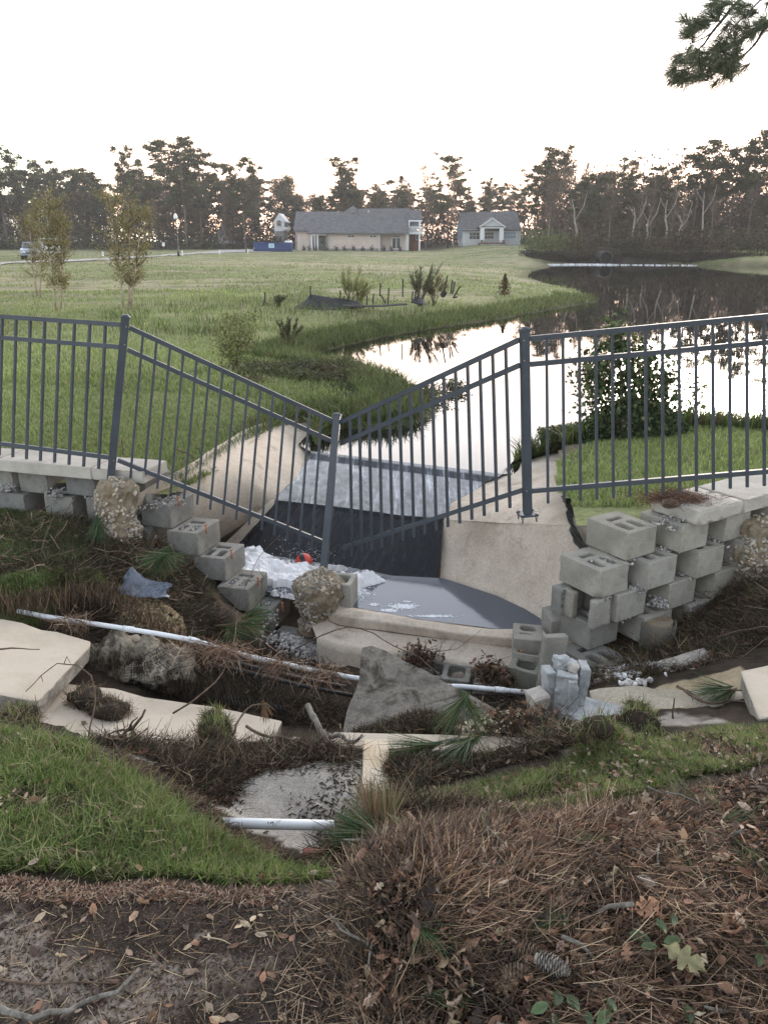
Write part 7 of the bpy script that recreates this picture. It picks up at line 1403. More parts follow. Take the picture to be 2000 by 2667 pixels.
b = MB(); c = F(727, 580, Yh - .26) - t.location; b.prism([c + Vector((.42 * math.cos(a), 0, .42 * math.sin(a))) for a in np.linspace(0, math.pi, 12)], (0, .08, 0)); b.build('arched_pane', M_DGL, f_); hb('wing', t, 736, 588, 749, 598, Yh - .5, 4, M_WHT)
hroof('roof', t, [(741, 588, Yh - .6), (752, 588, Yh - .6), (750, 580, Yh + 3), (741, 580, Yh + 3)], M_SHING)
t = empty('house', F(582, 632, 152), 'dim grey house hidden in the trees left of the dumpster', 'house'); hb('wall', t, 568, 607, 595, 634, 152, 7, M_STN); hb('chimney', t, 577, 578, 592, 607, 154, 3, M_STN); f_ = hb('window', t, 582, 620, 588, 628, 151.9, .1, M_DGL); hroof('roof', t, [(566, 608, 151.4), (597, 608, 151.4), (593, 596, 156), (570, 596, 156)], M_SHING)
# ---------------- dumpster
M_DUMP = mottled('blue_dumpster_paint', (.012, .035, .13), (.02, .055, .19), 1.5, .55, 8, .2, .01, fine=.15); Yh = 119
t = empty('dumpster', F(710, 658, Yh), 'long dark blue roll off dumpster with a white sign panel beside the pink house', 'dumpster'); hb('body', t, 659.5, 633, 759, 656.5, Yh, 2.3, M_DUMP); hb('top_rail', t, 658.5, 631.5, 760, 633.8, Yh - .1, 2.5, M_DUMP)
hb('lower_step', t, 662, 649, 755, 657.5, Yh - .15, 2.4, plain('dark_blue_step', (.008, .02, .09), .6))
for x in (660, 669, 678, 687, 719, 730, 741, 752): hb('rib', t, x, 634, x + 1.6, 649, Yh - .09, .1, M_DUMP)
sg = hb('sign_panel', t, 700, 634.5, 714.5, 645.5, Yh - .14, .05, plain('pale_sign', (.55, .68, .72), .6)); M_SB = plain('sign_blue', (.10, .28, .45), .6)
for a in ((702, 637, 712, 639.3), (702.5, 641, 712, 642), (704, 643.2, 711, 644)): hb('print', t, *a, Yh - .17, .04, M_SB, sg)
hb('wheel', t, 661, 645.5, 663, 647.5, Yh - .18, .1, M_WHT)
o = link('rubbish', stones_mesh('rubbish', np.array([tuple(F(743 + rt.uniform(0, 16), 631.5 - rt.uniform(0, 2), Yh + .5) - t.location) for _ in range(30)]), .18, 2.0), M_STONE, t); tag(o, kind='stuff')
# ---------------- road, cars, lamps, posts
M_PAVE = mottled('pale_pavement', (.30, .28, .26), (.42, .39, .36), .5, .9, 3, .2, .01, fine=.12)
rd = [(-200, 692, 7), (0, 688, 6), (80, 683, 5), (160, 681, 5), (250, 677, 7), (330, 673, 5), (420, 668, 4), (520, 661, 5), (600, 658, 5), (700, 656, 4), (765, 656, 2.5)]
U = [G(x, y - h_ * .5, .14) for x, y, h_ in rd]; L_ = [G(x, y + h_ * .5, .14) for x, y, h_ in rd]; A = loft([L_, U], 90, 6); hh_ = hfield(A[..., 0], A[..., 1]); A[..., 2] = hh_ + .06
o = link('road', gridmesh('road', A), M_PAVE); tag(o, kind='structure')
def car(px, py, Yd, label, col, cat, truck=False, yaw=0):
    z = gz(F(px, py, Yd).x, Yd); c = F(px, py, Yd); c.z = z + .02; t = empty('parked_car' if not truck else 'pickup_truck', c, label, cat, None, yaw); M_ = plain('car_paint', col, .3, spec=.6); Wd = .92
    def prof(nm_, pts, hw, m): b = MB(); b.prism([Vector((-hw, y, z_)) for y, z_ in pts], (2 * hw, 0, 0)); return b.build(nm_, m, t, .05, 2)
    if truck: prof('body', [(-2.6, .45), (2.6, .45), (2.6, 1.05), (.6, 1.1), (-1.5, 1.12), (-2.6, 1.0)], Wd, M_); prof('cabin', [(-1.6, 1.08), (.6, 1.08), (.4, 1.8), (-1.0, 1.82)], Wd * .9, M_); gz_ = (1.15, 1.72, -1.64, -1.04)
    else: prof('body', [(-2.2, .35), (2.2, .35), (2.2, .95), (-1.1, .98), (-2.2, .78)], Wd, M_); prof('cabin', [(-1.2, .94), (1.9, .94), (1.2, 1.45), (-.4, 1.47)], Wd * .86, M_); gz_ = (1.0, 1.38, -1.22, -.52)
    b = MB(); a_, c_, y0, y1 = gz_; b.hexa([(-.72, y0 - .02, a_), (.72, y0 - .02, a_), (.72, y0 + .03, a_), (-.72, y0 + .03, a_), (-.62, y1 - .05, c_), (.62, y1 - .05, c_), (.62, y1, c_), (-.62, y1, c_)]); b.build('windscreen', M_DGL, t)
    for sx in (-1, 1):
        for yy in (-1.4, 1.4):
            b = MB(); b.tube([Vector((sx * .70, yy, .33)), Vector((sx * .93, yy, .33))], .33, 16); wh = b.build('wheel', M_BLK, t); b = MB(); b.tube([Vector((sx * .90, yy, .33)), Vector((sx * .95, yy, .33))], .18, 12); b.build('rim', M_BOLT, wh)
        b = MB(); b.box((sx * .66, -2.18 if not truck else -2.6, .66 if not truck else .85), (.34, .08, .14)); b.build('headlight', M_WHT, t)
    b = MB(); b.box((0, -2.2 if not truck else -2.62, .55 if not truck else .75), (.8, .06, .14)); b.build('grille', M_BLK, t)
car(92, 684, 74, 'silver blue car parked on the far pavement behind the left birch clump', (.22, .27, .34), 'car', False, R(18)); car(131, 674, 82, 'white pickup truck parked behind the left birch clump', (.62, .62, .64), 'pickup truck', True, R(25))
def lamp(px, base, top, Yd, label):
    c = F(px, base, Yd); c.z = gz(c.x, Yd); ht = F(px, top, Yd).z - c.z; t = empty('street_lamp', c, label, 'street lamp'); b = MB(); b.tube([(0, 0, 0), (0, 0, .5), (0, 0, .55), (0, 0, ht - .72)], [.13, .11, .065, .05], 10); b.build('pole', M_BLK, t)
    b = MB(); b.tube([(0, 0, ht - .75), (0, 0, ht - .62), (0, 0, ht - .58)], [.06, .16, .17], 12); b.build('lamp_base', M_BLK, t); b = MB(); b.tube([(0, 0, ht - .58), (0, 0, ht - .45), (0, 0, ht - .25), (0, 0, ht - .08), (0, 0, ht)], [.15, .21, .19, .09, .02], 14); b.build('globe', plain('white_globe', (.85, .85, .84), .3), t)
lamp(466, 668, 555, 86, 'black street lamp with a white acorn globe standing before the wood'); lamp(382, 666, 572, 92, 'street lamp half hidden behind the second birch clump')
def post(px, y1, y0, Yd, wd, label, m=M_WHT, name='marker_post', cat='marker post'):
    c = F(px, y1, Yd); ht = F(px, y0, Yd).z - c.z; b = MB(); b.box((0, 0, ht / 2), (wd, wd, ht)); b.box((0, 0, ht + .01), (wd * 1.15, wd * 1.15, .02)); o = b.build(name, m, None, loc=c); tag(o, label, cat); return o
post(476, 666, 653, 88, .12, 'white marker post right of the street lamp'); post(573, 662, 651, 96, .14, 'white marker post in the field edge left of the dumpster'); post(646, 658, 649, 105, .14, 'white marker post touching the left end of the dumpster'); post(643, 660, 647, 108, .2, 'short brown post beside the dumpster', M_DECK); post(269, 667, 655, 80, .14, 'pale post beside the far pavement between the birch clumps')
for i, px in enumerate((218, 231, 245)): post(px, 674, 661, 80, .05, 'thin pale survey stake, %s of three by the far pavement' % ('leftmost', 'middle', 'rightmost')[i], M_PALET, 'survey_stake', 'stake')
c = F(428, 652, 100); t = empty('road_sign', c, 'small white sign on a thin post before the wood', 'sign'); b = MB(); b.tube([(0, 0, 0), (0, 0, .9)], .03, 6); b.build('post', M_STN, t); b = MB(); b.box((0, -.04, .68), (.32, .03, .42)); b.build('panel', M_WHT, t, .01, 1)
# ---------------- culvert and foam line
c = F(1578, 673, 84.0); t = empty('culvert', c, 'black corrugated culvert mouth in the far bank of the pond', 'culvert'); b = MB(); rr = .62
for k in range(9): b.tube([Vector((rr * math.cos(a), .25 * k, rr * math.sin(a))) for a in np.linspace(0, 2 * math.pi, 28)], .07, 5, caps=False)
b.build('pipe_rim', M_BLK, t); b = MB(); b.tube([Vector((0, .12, 0)), Vector((0, 2.4, 0))], .60, 24); b.build('dark_mouth_plug', plain('unlit_inside_black', (.004, .004, .004), .9), t)  # black plug in the pipe mouth, painted to read as its unlit inside
b = MB(); b.prism([Vector((x, 2.35, z)) for x, z in ((-1.4, -1), (1.4, -1), (1.3, .9), (.6, 1.05), (-.7, 1.0), (-1.3, .7))], (0, .3, 0)); me = b.mesh('headwall'); rough_up(me, .25, .08, 3); link('headwall', me, M_SOILC, t)
A = []; 
xs_ = np.linspace(14.5, 40, 180); bank0 = np.stack([xs_, 84.8 - np.clip(xs_ - 21, 0, 99) * .22 + .4 * np.sin(xs_ * .7), np.full(180, -.62)], -1); hgt = 1.15 + .35 * fbm(xs_ * .3, xs_ * 0, 5); gap = np.exp(-((xs_ - c.x) / .8) ** 2) * 0; bank1 = bank0 + np.stack([xs_ * 0, 1.5 + 0 * xs_, hgt - gap], -1); bank2 = bank1 + np.array([0, 5, .15])
A = loft([bank0, bank1, bank2], 180, 10); A[..., 1] += .6 * fbm(A[..., 0] * .8, A[..., 2] * 2, 7); A[..., 2] += .2 * fbm(A[..., 0] * 1.3, A[..., 1] * 1.3, 8); o = link('bank', gridmesh('bank', A), mottled('dark_bank_earth', (.016, .013, .011), (.045, .036, .028), .8, .95, 4, .9, .1)); tag(o, kind='structure')
sp_ = [(x, 85.3 - max(0, x - 21) * .22 + rt.uniform(-.1, 1.0), rt.uniform(-.55, .45), .9, .5, .7) for x in np.linspace(14.6, 40, 150)]; sp_ = [s_ for s_ in sp_ if abs(s_[0] - F(1578, 673, 84).x) > 1.1]
mass('bank_brush', sp_, .16, [(.05, .040, .028), (.035, .032, .02), (.07, .055, .036), (.05, .058, .028)], 'scrubby dark brush growing down the far bank of the pond', 120, cat='brush')
n = 2030; xs2 = np.concatenate([RNG.uniform(14.5, 22.5, 1900), RNG.uniform(22, 30.0, 130)]); yb = 82.6 - np.clip(xs2 - 21, 0, 99) * .30 + 1.1 * fbm(xs2 * .35, xs2 * 0, 9) + RNG.normal(0, 1, n) * np.where(xs2 < 23, .30, .10); o = link('foam', stones_mesh('foam', np.stack([xs2, yb, np.full(n, POND_Z + .01)], -1), .08, 1.3, (.4, .4, .42), 0), M_FOAM); tag(o, 'white line of foam drifting below the culvert', 'foam', kind='stuff')
# ---------------- field grass
def fan_points(n, y0, y1, pw=1.0, xlim=.62, cond=None):
    out = []; c = 0
    while c < n:
        y = y0 * (y1 / y0) ** (RNG.random(n) ** pw); x = RNG.uniform(-xlim, xlim, n) * y * 1.05; k = ~inpoly(x, y, pond_poly) & ~inpoly(x, y, spill_hole)
        fr = np.where(x < 0, (x - WL0.x) * NL.x + (y - WL0.y) * NL.y < .42, (x - WR0.x) * NR.x + (y - WR0.y) * NR.y < .24) & (y < 12); k &= ~fr
        if cond is not None: k &= cond(x, y)
        out.append(np.stack([x[k], y[k]], -1)); c += k.sum()
    p = np.concatenate(out)[:n]; return np.c_[p, hfield(p[:, 0], p[:, 1])]
def fieldgrass(n, y0, y1, h, w_, label, cols, wts, cond=None, m=None, xlim=.62, lean=.7):
    p = fan_points(n, y0, y1, 1.0, xlim, cond); sc = 1.0 + .5 * fbm(p[:, 0] * .9, p[:, 1] * .9, 14); cc = cmix(n, cols, wts) * (1 + 1.1 * fbm(p[:, 0] * .35, p[:, 1] * .22, 80))[:, None]; o = blades('field_grass', p, h, w_, cc, lean); tag(o, label, 'grass', kind='stuff'); return o
FG = [(.205, .265, .08), (.27, .32, .115), (.15, .20, .06), (.31, .29, .17), (.10, .12, .05)]
fieldgrass(60000, 6.0, 12, .05, .007, 'short lawn grass behind the fence', FG, [.3, .2, .25, .08, .17], lambda x, y: x < .5, lean=.9)
fieldgrass(22000, 5.6, 9, .05, .007, 'lawn grass behind the right wall', FG, [.3, .25, .2, .08, .17], lambda x, y: (x > 1.2) & (polydist(x, y, pond_poly) > .75), lean=.9)
fieldgrass(60000, 11, 30, .085, .013, 'longer meadow grass between the fence and the silt fence', FG, [.3, .25, .2, .15, .1], lambda x, y: x < 9)
fieldgrass(34000, 27, 118, .10, .04, 'meadow grass of the far field', FG, [.25, .3, .15, .25, .05], lambda x, y: (fbm(x * .15, y * .5, 90) > -.22) & (fbm(x * .09, y * .5, 88) < .03 + .1 * RNG.random(x.shape)))
WD = [(.10, .14, .045), (.07, .10, .03), (.14, .17, .06), (.13, .10, .055), (.045, .06, .022)]
fieldgrass(26000, 8.2, 34, .22, .016, 'rank weeds along the left bank of the pond', WD, [.28, .22, .2, .15, .15], lambda x, y: (polydist(x, y, pond_poly) < .5 + .035 * y) & (x < 9.5) & (x > -3), lean=.8)
fieldgrass(3500, 17, 30, .24, .016, 'tall weeds around the ruined silt fence', WD, [.3, .2, .25, .15, .1], lambda x, y: (np.abs(y - 22.5 - .1 * x) < 4.5) & (x > -7) & (x < 3.5) & (fbm(x * 1.1, y * 1.1, 3) > -.02))
c = G(960, 1030, POND_Z); sp_ = [(c.x + rt.gauss(0, .45), c.y + rt.gauss(-.1, .42), POND_Z + .02, .22, .2, .14) for _ in range(75)]; sp_ = [s_ for s_ in sp_ if not inpoly(np.array([s_[0]]), np.array([s_[1] - .1]), [(p.x, p.y) for p in shore_r + [cl]])[0]]
c2 = G(740, 975, -.4); sp_ += [(c2.x + rt.gauss(0, .7), c2.y + rt.gauss(0, .45), gz(c2.x, c2.y) + .02, .25, .2, .12) for _ in range(46)]
mass('bank_weeds', sp_, .045, [(.05, .065, .028), (.07, .075, .035), (.09, .10, .04), (.06, .045, .03)], 'dark low weeds matted over the near corner of the left bank', 260, M_SHRUB, 'weeds')
pts_ = [G(x, y, POND_Z + .03) for x, y in ((845, 1108), (900, 1106), (990, 1110), (1060, 1100), (1105, 1080), (1112, 1062))]; q = np.array([tuple(p) for p in resample(pts_, 300)])[RNG.integers(0, 300, 2200)] + RNG.normal(size=(2200, 3)) * np.array([.05, .05, .03]); d = np.stack([RNG.normal(0, .6, 2200), RNG.normal(-.5, .5, 2200), -RNG.uniform(.1, .8, 2200)], -1)
o = needles('hanging_weeds', q, .14, .005, cmix(2200, WD), dirs=d, m=M_GNEED); tag(o, 'weeds trailing into the water above the spillway', 'weeds', kind='stuff')
# ---------------- birch clumps
def birch(stems, Yd, label, seed, n_leaf=1500, colr_=((.26, .21, .09), (.20, .20, .08), (.32, .23, .11), (.15, .16, .06)), tops=None):
    r = random.Random(seed); c = F(stems[0][0], stems[0][1], Yd); c.z = gz(c.x, Yd); t = empty('birch_tree', c, label, 'tree'); P_ = []
    for (bx, by, tx, ty, sp_w) in stems:
        a = F(bx, by, Yd) - c; a.z = 0; e = F(tx, ty, Yd) - c; m_ = a.lerp(e, .5) + Vector((r.uniform(-.08, .08), r.uniform(-.1, .1), 0)); L = (e - a).length; b = MB(); b.tube([a, a.lerp(m_, .5), m_, m_.lerp(e, .5), e], [.032, .026, .02, .012, .005], 7); b.build('trunk', M_BIRCH, t); b = MB()
        for i in range(60):
            f = r.uniform(.2, .98); p0 = a.lerp(m_, f * 2) if f < .5 else m_.lerp(e, f * 2 - 1); an = r.uniform(0, 6.28); l = 1.35 * sp_w * (math.sin(math.pi * (f - .15) / .95) ** .6 + .12) * r.uniform(.5, 1.1); p2 = p0 + Vector((math.cos(an) * l, math.sin(an) * l, l * r.uniform(.5, 1.2))); b.tube([p0, p0.lerp(p2, .5) + Vector((0, 0, -.03)), p2], [.008, .006, .003], 4); nn = int(n_leaf / 58)
            tt_ = np.array([tuple(p0.lerp(p2, q)) for q in np.random.default_rng(r.randint(0, 9999)).uniform(.25, 1.1, nn)]); P_.append(tt_ + RNG.normal(size=(nn, 3)) * .055)
        b.build('twigs', M_TWIG, t)
    P_ = np.concatenate(P_); cards('foliage', P_, .048, cmix(len(P_), colr_, [.3, .3, .2, .2]), M_SHRUB, t, .6); return t
M_BIRCH = mottled('peeling_birch_bark', (.22, .15, .10), (.46, .37, .29), 9, .85, 40, .6, .01, c3=(.56, .50, .43), fine=.3)
birch([(147, 812, 122, 515, .42), (158, 806, 158, 560, .34)], 22, 'young birch clump with olive yellow leaves left of the lamp', 3, 2600)
birch([(98, 772, 78, 560, .42), (104, 768, 100, 540, .3)], 27, 'young birch with a reddish trunk behind the left birch clump', 4, 1300)
birch([(322, 792, 285, 512, .44), (336, 792, 335, 530, .44), (340, 790, 372, 555, .36)], 23, 'three stemmed young birch clump in front of the second lamp', 5, 2000)
# ---------------- shrubs, small conifer, feathery plants
def shrub(label, c, stems, leaf_n, leaf_s, rad, cols, name='shrub', m=None, wts=None, stem_r=.008, h=None, asp=.55, core=None):
    t = empty(name, c, label, 'shrub'); c = Vector(c); P_ = []; b = MB()
    for (e, sp_w) in stems:
        e = Vector(e) - c; m_ = e * .5 + Vector((random.gauss(0, .05), random.gauss(0, .05), .05)) * max(e.length, .3); b.tube([Vector((random.gauss(0, .02), 0, -.05)), m_, e], [stem_r, stem_r * .7, stem_r * .35], 5)
        nn = leaf_n // len(stems); f = RNG.uniform(.25, 1.05, nn)[:, None]; q = np.where(f < .5, np.array(tuple(m_)) * f * 2, np.array(tuple(m_)) + (np.array(tuple(e)) - np.array(tuple(m_))) * (f * 2 - 1)); P_.append(q + RNG.normal(size=(nn, 3)) * sp_w)
        for _ in range(4): f_ = random.uniform(.4, 1); p0 = m_.lerp(e, f_); b.tube([p0, p0 + Vector((random.gauss(0, 1), random.gauss(0, 1), random.uniform(0, 1))) * sp_w * 1.5], [stem_r * .4, stem_r * .2], 4)
    b.build('stems', m or M_TWIG, t); P_ = np.concatenate(P_); cards('foliage', P_, leaf_s, cmix(len(P_), cols, wts), M_SHRUB, t, asp); return t
c = F(613, 938, 13.4); c.z = gz(c.x, 13.4)
shrub('leggy young shrub with fine yellow green leaves left of the pond corner', c, [(F(x, y, 13.4), .09) for x, y in ((575, 850), (598, 822), (612, 818), (630, 835), (560, 870), (650, 860), (668, 818), (595, 870), (640, 880), (570, 900))], 1500, .05, 0, [(.16, .19, .06), (.22, .22, .09), (.10, .12, .04)])
c = F(1313, 770, 31); c.z = gz(c.x, 31); n = 500; t = empty('small_conifer', c, 'small rust brown conifer on the grassy spit', 'conifer'); b = MB(); b.tube([(0, 0, 0), (0, 0, .85)], [.02, .006], 5); b.build('trunk', M_TWIG, t); f = RNG.random(n); q = np.stack([RNG.normal(0, .14, n) * (1.05 - f), RNG.normal(0, .14, n) * (1.05 - f), .08 + .75 * f], -1); cards('foliage', q, .10, cmix(n, [(.14, .075, .04), (.09, .06, .03), (.08, .09, .035)]), M_SHRUB, t, .4)
for px, y1, y0, Yd, lb in ((912, 775, 702, 25, 'feathery tall yellow green plant behind the silt fence heap'), (1095, 770, 700, 26, 'feathery dark plant at the right end of the silt fence'), (1130, 770, 722, 26.5, 'low reddish shrub among the right silt fence stakes'), (935, 780, 735, 25.5, 'small feathery plant beside the tall one at the silt fence'), (725, 800, 770, 24, 'low dark shrub at the left end of the silt fence'), (755, 865, 835, 17, 'small dark evergreen in the bank weeds')):
    c = F(px, y1, Yd); c.z = gz(c.x, Yd); ht = F(px, y0, Yd).z - c.z; t = empty('feathery_plant', c, lb, 'plant'); ns = 16; P_ = []; D_ = []; b = MB()
    for _ in range(ns):
        e = Vector((random.gauss(0, .22) * ht + .06 * ht, random.gauss(0, .12) * ht, ht * random.uniform(.45, 1.05))); q = [Vector((random.gauss(0, .03), 0, 0)), e * .55 + Vector((-.02, 0, .05)) * ht, e]; b.tube(q, [.008, .005, .002], 4); f = RNG.uniform(.35, 1.0, 60); P_.append(np.array([tuple(q[1].lerp(q[2], min(1, (x - .35) / .65))) for x in f])); D_.append(np.array(tuple(e.normalized()))[None] + RNG.normal(0, .45, (60, 3)))
    b.build('stems', M_TWIG, t); P_ = np.concatenate(P_); n = len(P_); dk_ = 'dark' in lb
    o = needles('fronds', P_, ht * .16, .012, cmix(n, [(.08, .095, .04), (.11, .10, .055)] if dk_ else ([(.17, .11, .07), (.12, .12, .05)] if 'reddish' in lb else [(.24, .26, .10), (.15, .19, .06), (.30, .25, .13)])), dirs=np.concatenate(D_), m=M_GNEED, curve=.3, flat=False); o.parent = t
# ---------------- ruined silt fence
M_FAB = mottled('black_silt_fabric', (.012, .012, .013), (.035, .035, .036), 5, .8, 20, .6, .02)
t = empty('silt_fence', F(900, 800, 24.5), 'collapsed black silt fence with leaning wooden stakes in the meadow', 'silt fence'); o_ = t.location
M_STK = plain('dark_wood_stake', (.035, .028, .022), .9)
for (x0, y0, x1, y1) in ((85, 225, 85, 335), (412, 180, 408, 330), (655, 252, 640, 345), (688, 245, 676, 310), (818, 250, 818, 318), (866, 235, 858, 330), (915, 160, 910, 240), (975, 195, 968, 310), (918, 245, 950, 290), (1076, 130, 1074, 245), (1147, 220, 1140, 290), (1196, 165, 1186, 255), (1170, 205, 1160, 260), (1257, 180, 1215, 262), (1395, 110, 1372, 215), (1380, 180, 1360, 250), (1432, 140, 1420, 220), (1450, 150, 1432, 222), (1487, 182, 1440, 250), (1440, 262, 1465, 248), (626, 215, 624, 280)):
    a = F(660 + x0 * .3617, 680 + y0 * .3617, 24.5) - o_; e = F(660 + x1 * .3617, 680 + y1 * .3617 + 4, 24.3) - o_; b = MB(); b.bar(a, e, .04, .04, up=(0, 1, 0)); b.build('stake', M_STK, t)
def fab(lines, sub, nm_='fabric', amp=.05):
    A = loft([[F(660 + x * .3617, 680 + y * .3617, Yd) - o_ for x, y, Yd in l] for l in lines], 50, sub); A[..., 1] += amp * 4 * fbm(A[..., 0] * 4, A[..., 2] * 4, 5); A[..., 2] += amp * fbm(A[..., 0] * 5, A[..., 1] * 3, 6); o = link(nm_, gridmesh(nm_, A), M_FAB, t); o.modifiers.new('t', 'SOLIDIFY').thickness = .01
fab([[(300, 330, 24.3), (380, 280, 24.4), (412, 238, 24.5), (520, 258, 24.5), (630, 272, 24.5), (760, 292, 24.4)], [(290, 345, 23.9), (380, 345, 23.8), (430, 350, 23.7), (530, 360, 23.7), (640, 345, 23.9), (800, 340, 24)]], 14)
fab([[(1140, 285, 24.3), (1180, 245, 24.5), (1215, 265, 24.5), (1250, 305, 24.4)], [(1138, 300, 24.1), (1180, 312, 24), (1215, 315, 24), (1250, 315, 24.2)]], 8); fab([[(1345, 240, 24.4), (1375, 215, 24.5), (1392, 225, 24.5)], [(1350, 258, 24.3), (1375, 262, 24.3), (1388, 245, 24.4)]], 6); fab([[(70, 300, 24.4), (120, 305, 24.4)], [(60, 325, 24.2), (130, 328, 24.2)]], 4); fab([[(640, 315, 24), (900, 318, 24), (1100, 305, 24.2)], [(640, 330, 23.8), (900, 332, 23.8), (1110, 318, 24)]], 3, amp=.03)
# ---------------- ivy shrub, log, saplings on the right bank
IVC = [(.035, .055, .022), (.06, .085, .03), (.10, .13, .05), (.17, .16, .08), (.025, .035, .018)]
Yb = 8.3; c = F(1650, 1165, Yb); c.z = -.34; t = empty('ivy_shrub', c, 'big dark leafy shrub smothered in vines on the right bank behind the fence', 'shrub'); o_ = Vector(c)
me = blob_mesh('vine_mound', None, (.50, .30, .38), 81, .10, .06, 0, M_SOILC); o = link('vine_mound', me, None, t); P_ = []; CC_ = []
n = 7500; q = RNG.normal(size=(n, 3)); q /= np.linalg.norm(q, axis=1)[:, None]; q[:, 2] = np.abs(q[:, 2]); xx = q[:, 0] * .58; q = np.stack([xx, q[:, 1] * .38, q[:, 2] * .42 * (1 - .35 * np.abs(q[:, 0]) ** 2)], -1) * RNG.uniform(.85, 1.12, (n, 1)); P_.append(q); CC_.append(cmix(n, IVC, [.35, .3, .12, .03, .2]))
b = MB()
for (x, y, s_, nn) in ((1600, 872, .10, 330), (1560, 950, .13, 420), (1530, 975, .10, 230), (1640, 935, .13, 420), (1690, 970, .14, 420), (1620, 1000, .16, 520), (1570, 1020, .14, 420), (1680, 1030, .17, 560), (1720, 1010, .12, 300), (1742, 985, .07, 120), (1640, 1060, .2, 700), (1580, 1080, .18, 600), (1720, 1080, .17, 520), (1610, 900, .06, 130), (1665, 905, .05, 70)):
    e = F(x, y, Yb + random.uniform(-.1, .1)) - o_; m_ = e * .5 + Vector((random.gauss(0, .06), random.gauss(0, .04), 0)); b.tube([Vector((random.gauss(0, .12), 0, 0)), m_, e + Vector((0, 0, s_ * .6))], [.012, .009, .004], 5); nn = int(nn * .85); g_ = RNG.normal(size=(nn, 3)) * np.array([s_, s_, s_ * 1.1]) * .9 + np.array(tuple(e)); P_.append(g_); CC_.append(cmix(nn, IVC, [.2, .28, .27, .12, .13]))
b.build('stems', M_TWIG, t); P_ = np.concatenate(P_); cards('foliage', P_, .052, np.concatenate(CC_), M_SHRUB, t, .7)
c = G(1412, 1150, -.40); e = G(1545, 1140, -.36) + Vector((0, .1, 0)); t = empty('mossy_log', c, 'log overgrown with dark weeds jutting over the water beside the spillway', 'log'); b = MB(); b.tube([Vector((0, 0, 0)), (e - c) * .5 + Vector((0, 0, .02)), e - c], [.10, .12, .14], 14); me = b.mesh('wood'); rough_up(me, .05, .02, 5); me.materials.append(M_SOILC); link('wood', me, None, t)
n = 3200; f = RNG.random(n)[:, None]; an = RNG.uniform(0, 6.28, n); q = np.array(tuple(e - c)) * f * 1.0 - np.array([.05, 0, 0]) + np.stack([np.cos(an) * .0, np.cos(an) * .13, np.sin(an) * .13], -1) * RNG.uniform(.7, 1.25, (n, 1)); cards('weeds', q, .035, cmix(n, WD), M_SHRUB, t)
c = F(1790, 1125, 8.6); shrub('thin vine like sapling with sparse leaves right of the ivy shrub', c, [(F(1800, 1030, 8.6), .04), (F(1838, 945, 8.6), .05), (F(1828, 1010, 8.6), .05), (F(1790, 1005, 8.6), .03), (F(1845, 940, 8.6), .035)], 170, .055, 0, [(.12, .15, .05), (.20, .20, .09)], stem_r=.006)
c = F(2010, 1150, 8.8); shrub('feathery green sapling at the right photo edge', c, [(F(1945, 1130, 8.8), .05), (F(1960, 1105, 8.8), .05), (F(1975, 1060, 8.8), .07), (F(1990, 1020, 8.8), .07), (F(2010, 1100, 8.8), .08), (F(1940, 1105, 8.8), .04)], 1500, .022, 0, [(.12, .16, .06), (.07, .10, .04)], stem_r=.005)
roots_line([G(1700, 1145, -.5), G(1800, 1148, -.5), G(1900, 1155, -.5), G(2000, 1160, -.5)], 2500, .10, 'dark roots and vines along the right shore behind the fence', spread=.09)
roots_line([G(1310, 1228, -.54), G(1345, 1207, -.54), G(1400, 1188, -.53), G(1440, 1176, -.52)], 500, .035, 'small weeds along the water edge of the right shelf', WD, spread=.02)
c = G(560, 1225, -.13); roots_line([G(440, 1250, -.12), G(540, 1190, -.14), G(630, 1130, -.2), G(710, 1098, -.3), G(800, 1090, -.4)], 1500, .05, 'grass edge creeping over the left flare of the spillway', WD, spread=.03)
# ---------------- overhanging pine bough, top right
Yp = 6.5; c = F(1990, -120, Yp); t = empty('pine_bough', c, 'pine bough hanging into the sky at the upper right corner', 'pine bough'); o_ = Vector(c)
def B(x, y, dy=0): return F(1650 + x * .211, y * .211, Yp + dy) - o_
limbs = [([(1700, -700), (1500, -200), (1300, 0), (1180, 130), (1080, 260), (960, 400), (870, 540), (760, 640)], .020), ([(2400, -300), (1900, 150), (1500, 380), (1300, 500), (1150, 600), (950, 700), (800, 770), (560, 780)], .022), ([(2200, -200), (1560, 0), (1430, 130), (1300, 260), (1190, 380), (1150, 470)], .010), ([(2300, 0), (1700, 260), (1600, 380), (1500, 540), (1380, 660), (1250, 770), (1050, 870), (880, 990), (620, 1010)], .014), ([(1080, 260), (900, 260), (720, 300), (640, 300)], .006), ([(960, 400), (880, 460), (700, 540), (640, 470)], .006), ([(800, 770), (650, 860), (480, 870)], .007), ([(1500, 540), (1620, 300), (1660, 240)], .007), ([(1250, 770), (1350, 800), (1400, 830)], .004), ([(1050, 870), (1200, 940)], .005), ([(880, 990), (1000, 1020)], .004)]
b = MB()
for L_, r0 in limbs:
    dys = np.linspace(.0, random.uniform(-.35, .35), len(L_)); q = [B(x, y, d_) for (x, y), d_ in zip(L_, dys)]; b.tube(resample(q, len(q) * 3), [r0 * (1 - .7 * i / (len(q) * 3 - 1)) for i in range(len(q) * 3)], 6)
b.build('limbs', M_DARKT, t)
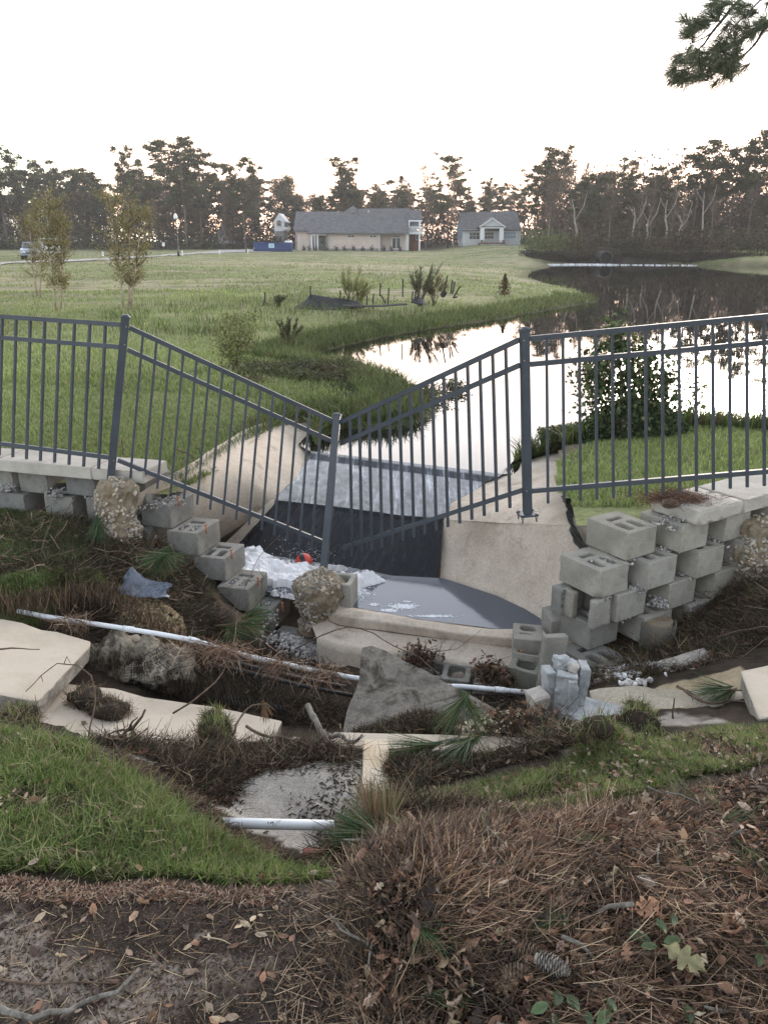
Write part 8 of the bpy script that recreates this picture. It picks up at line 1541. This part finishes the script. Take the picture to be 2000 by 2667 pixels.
tf = [(660, 270), (620, 250), (760, 280), (830, 280), (700, 340), (780, 350), (870, 240), (950, 60), (1000, 20), (1060, 80), (1020, 140), (1120, 40), (1180, 20), (960, 200), (1000, 240), (1050, 180), (680, 430), (720, 460), (650, 440), (680, 600), (760, 640), (830, 650), (700, 690), (560, 690), (530, 720), (620, 740), (700, 780), (800, 770), (860, 720), (920, 660), (980, 620), (1050, 560), (1080, 620), (1130, 660), (1060, 700), (980, 740), (900, 800), (840, 850), (920, 880), (1000, 820), (1080, 780), (1150, 740), (1220, 700), (1260, 640), (1300, 620), (1320, 700), (1250, 780), (1180, 830), (1120, 870), (1200, 880), (1150, 930), (1080, 860), (470, 870), (500, 850), (540, 940), (500, 960), (600, 980), (560, 1000), (660, 980), (720, 960), (780, 930), (840, 940), (640, 920), (600, 900), (930, 950), (1010, 1020), (1190, 960), (1280, 820), (1380, 820), (1300, 140), (1350, 180), (1310, 60), (1450, 130), (1480, 150), (1400, 330), (1450, 370), (1500, 300), (1560, 260), (1620, 240), (1650, 300), (1420, 430), (1480, 440), (1200, 460), (1250, 440), (1280, 340), (1140, 320), (1220, 520), (1180, 560), (1400, 60), (1640, 40), (1700, 380), (1300, 540), (860, 330), (900, 300), (1060, 500), (1130, 520)]
for (x, y) in tf:
    cc_ = B(x, y, random.uniform(-.25, .25)); d = Vector((-.55 + random.gauss(0, .45), random.gauss(0, .4), -.35 + random.gauss(0, .45) + (.45 if y < 480 else 0))); n = 84; bp, dd, colr2 = tuft(cc_, d, n, .12, .0022, [(.10, .13, .07), (.14, .16, .09), (.20, .18, .11), (.07, .09, .05)], None, .55, .2)
    o = needles('needle_tuft', bp, .12, .0026, colr2, m=M_GNEED, dirs=dd, Lvar=.25, curve=.1, flat=False); o.parent = t

# more depth in the wood: dense dark leafy crowns in between
sp_ = [(F(rt.uniform(705, 750), 620, 149).x, 149 + rt.uniform(-1, 1), gz(-18, 149), 1.6, 1, rt.uniform(1.6, 2.4)) for _ in range(8)]
mass('undergrowth', sp_, .35, [(.055, .05, .034), (.04, .042, .028)], 'shrubs hiding the foot of the white gabled house', 160)
# ---------------- haze

def haze():
    b = MB(); b.hexa([(-170, -4, -2.2), (170, -4, -2.2), (170, 240, -2.2), (-170, 240, -2.2), (-170, -4, 27), (170, -4, 27), (170, 240, 27), (-170, 240, 27)])
    m = bpy.data.materials.new('haze'); m.use_nodes = True; nt = m.node_tree; nt.nodes.remove(nt.nodes['Principled BSDF']); v = nt.nodes.new('ShaderNodeVolumePrincipled'); v.inputs['Color'].default_value = (.93, .90, .90, 1); v.inputs['Density'].default_value = .0005; v.inputs['Anisotropy'].default_value = .3
    nt.links.new(v.outputs[0], nt.nodes['Material Output'].inputs['Volume']); o = b.build('haze', m); tag(o, 'thin evening haze over the field and pond', 'haze', kind='stuff'); o.display_type = 'WIRE'
haze()

# look-alikes told apart by their order from left to right
by = {}
for o in list(C.objects):
    if o.parent is None and 'label' in o and o.get('category') in ('tree', 'shrub'): by.setdefault(o['label'], []).append(o)
for l_, os_ in by.items():
    W_ = {2: ['left one', 'right one'], 3: ['leftmost', 'middle one', 'rightmost'], 4: ['leftmost', 'second from left', 'second from right', 'rightmost']}.get(len(os_))
    if W_:
        for o, w_ in zip(sorted(os_, key=lambda q: q.location.x / q.location.y), W_): o['label'] = l_ + ', ' + w_
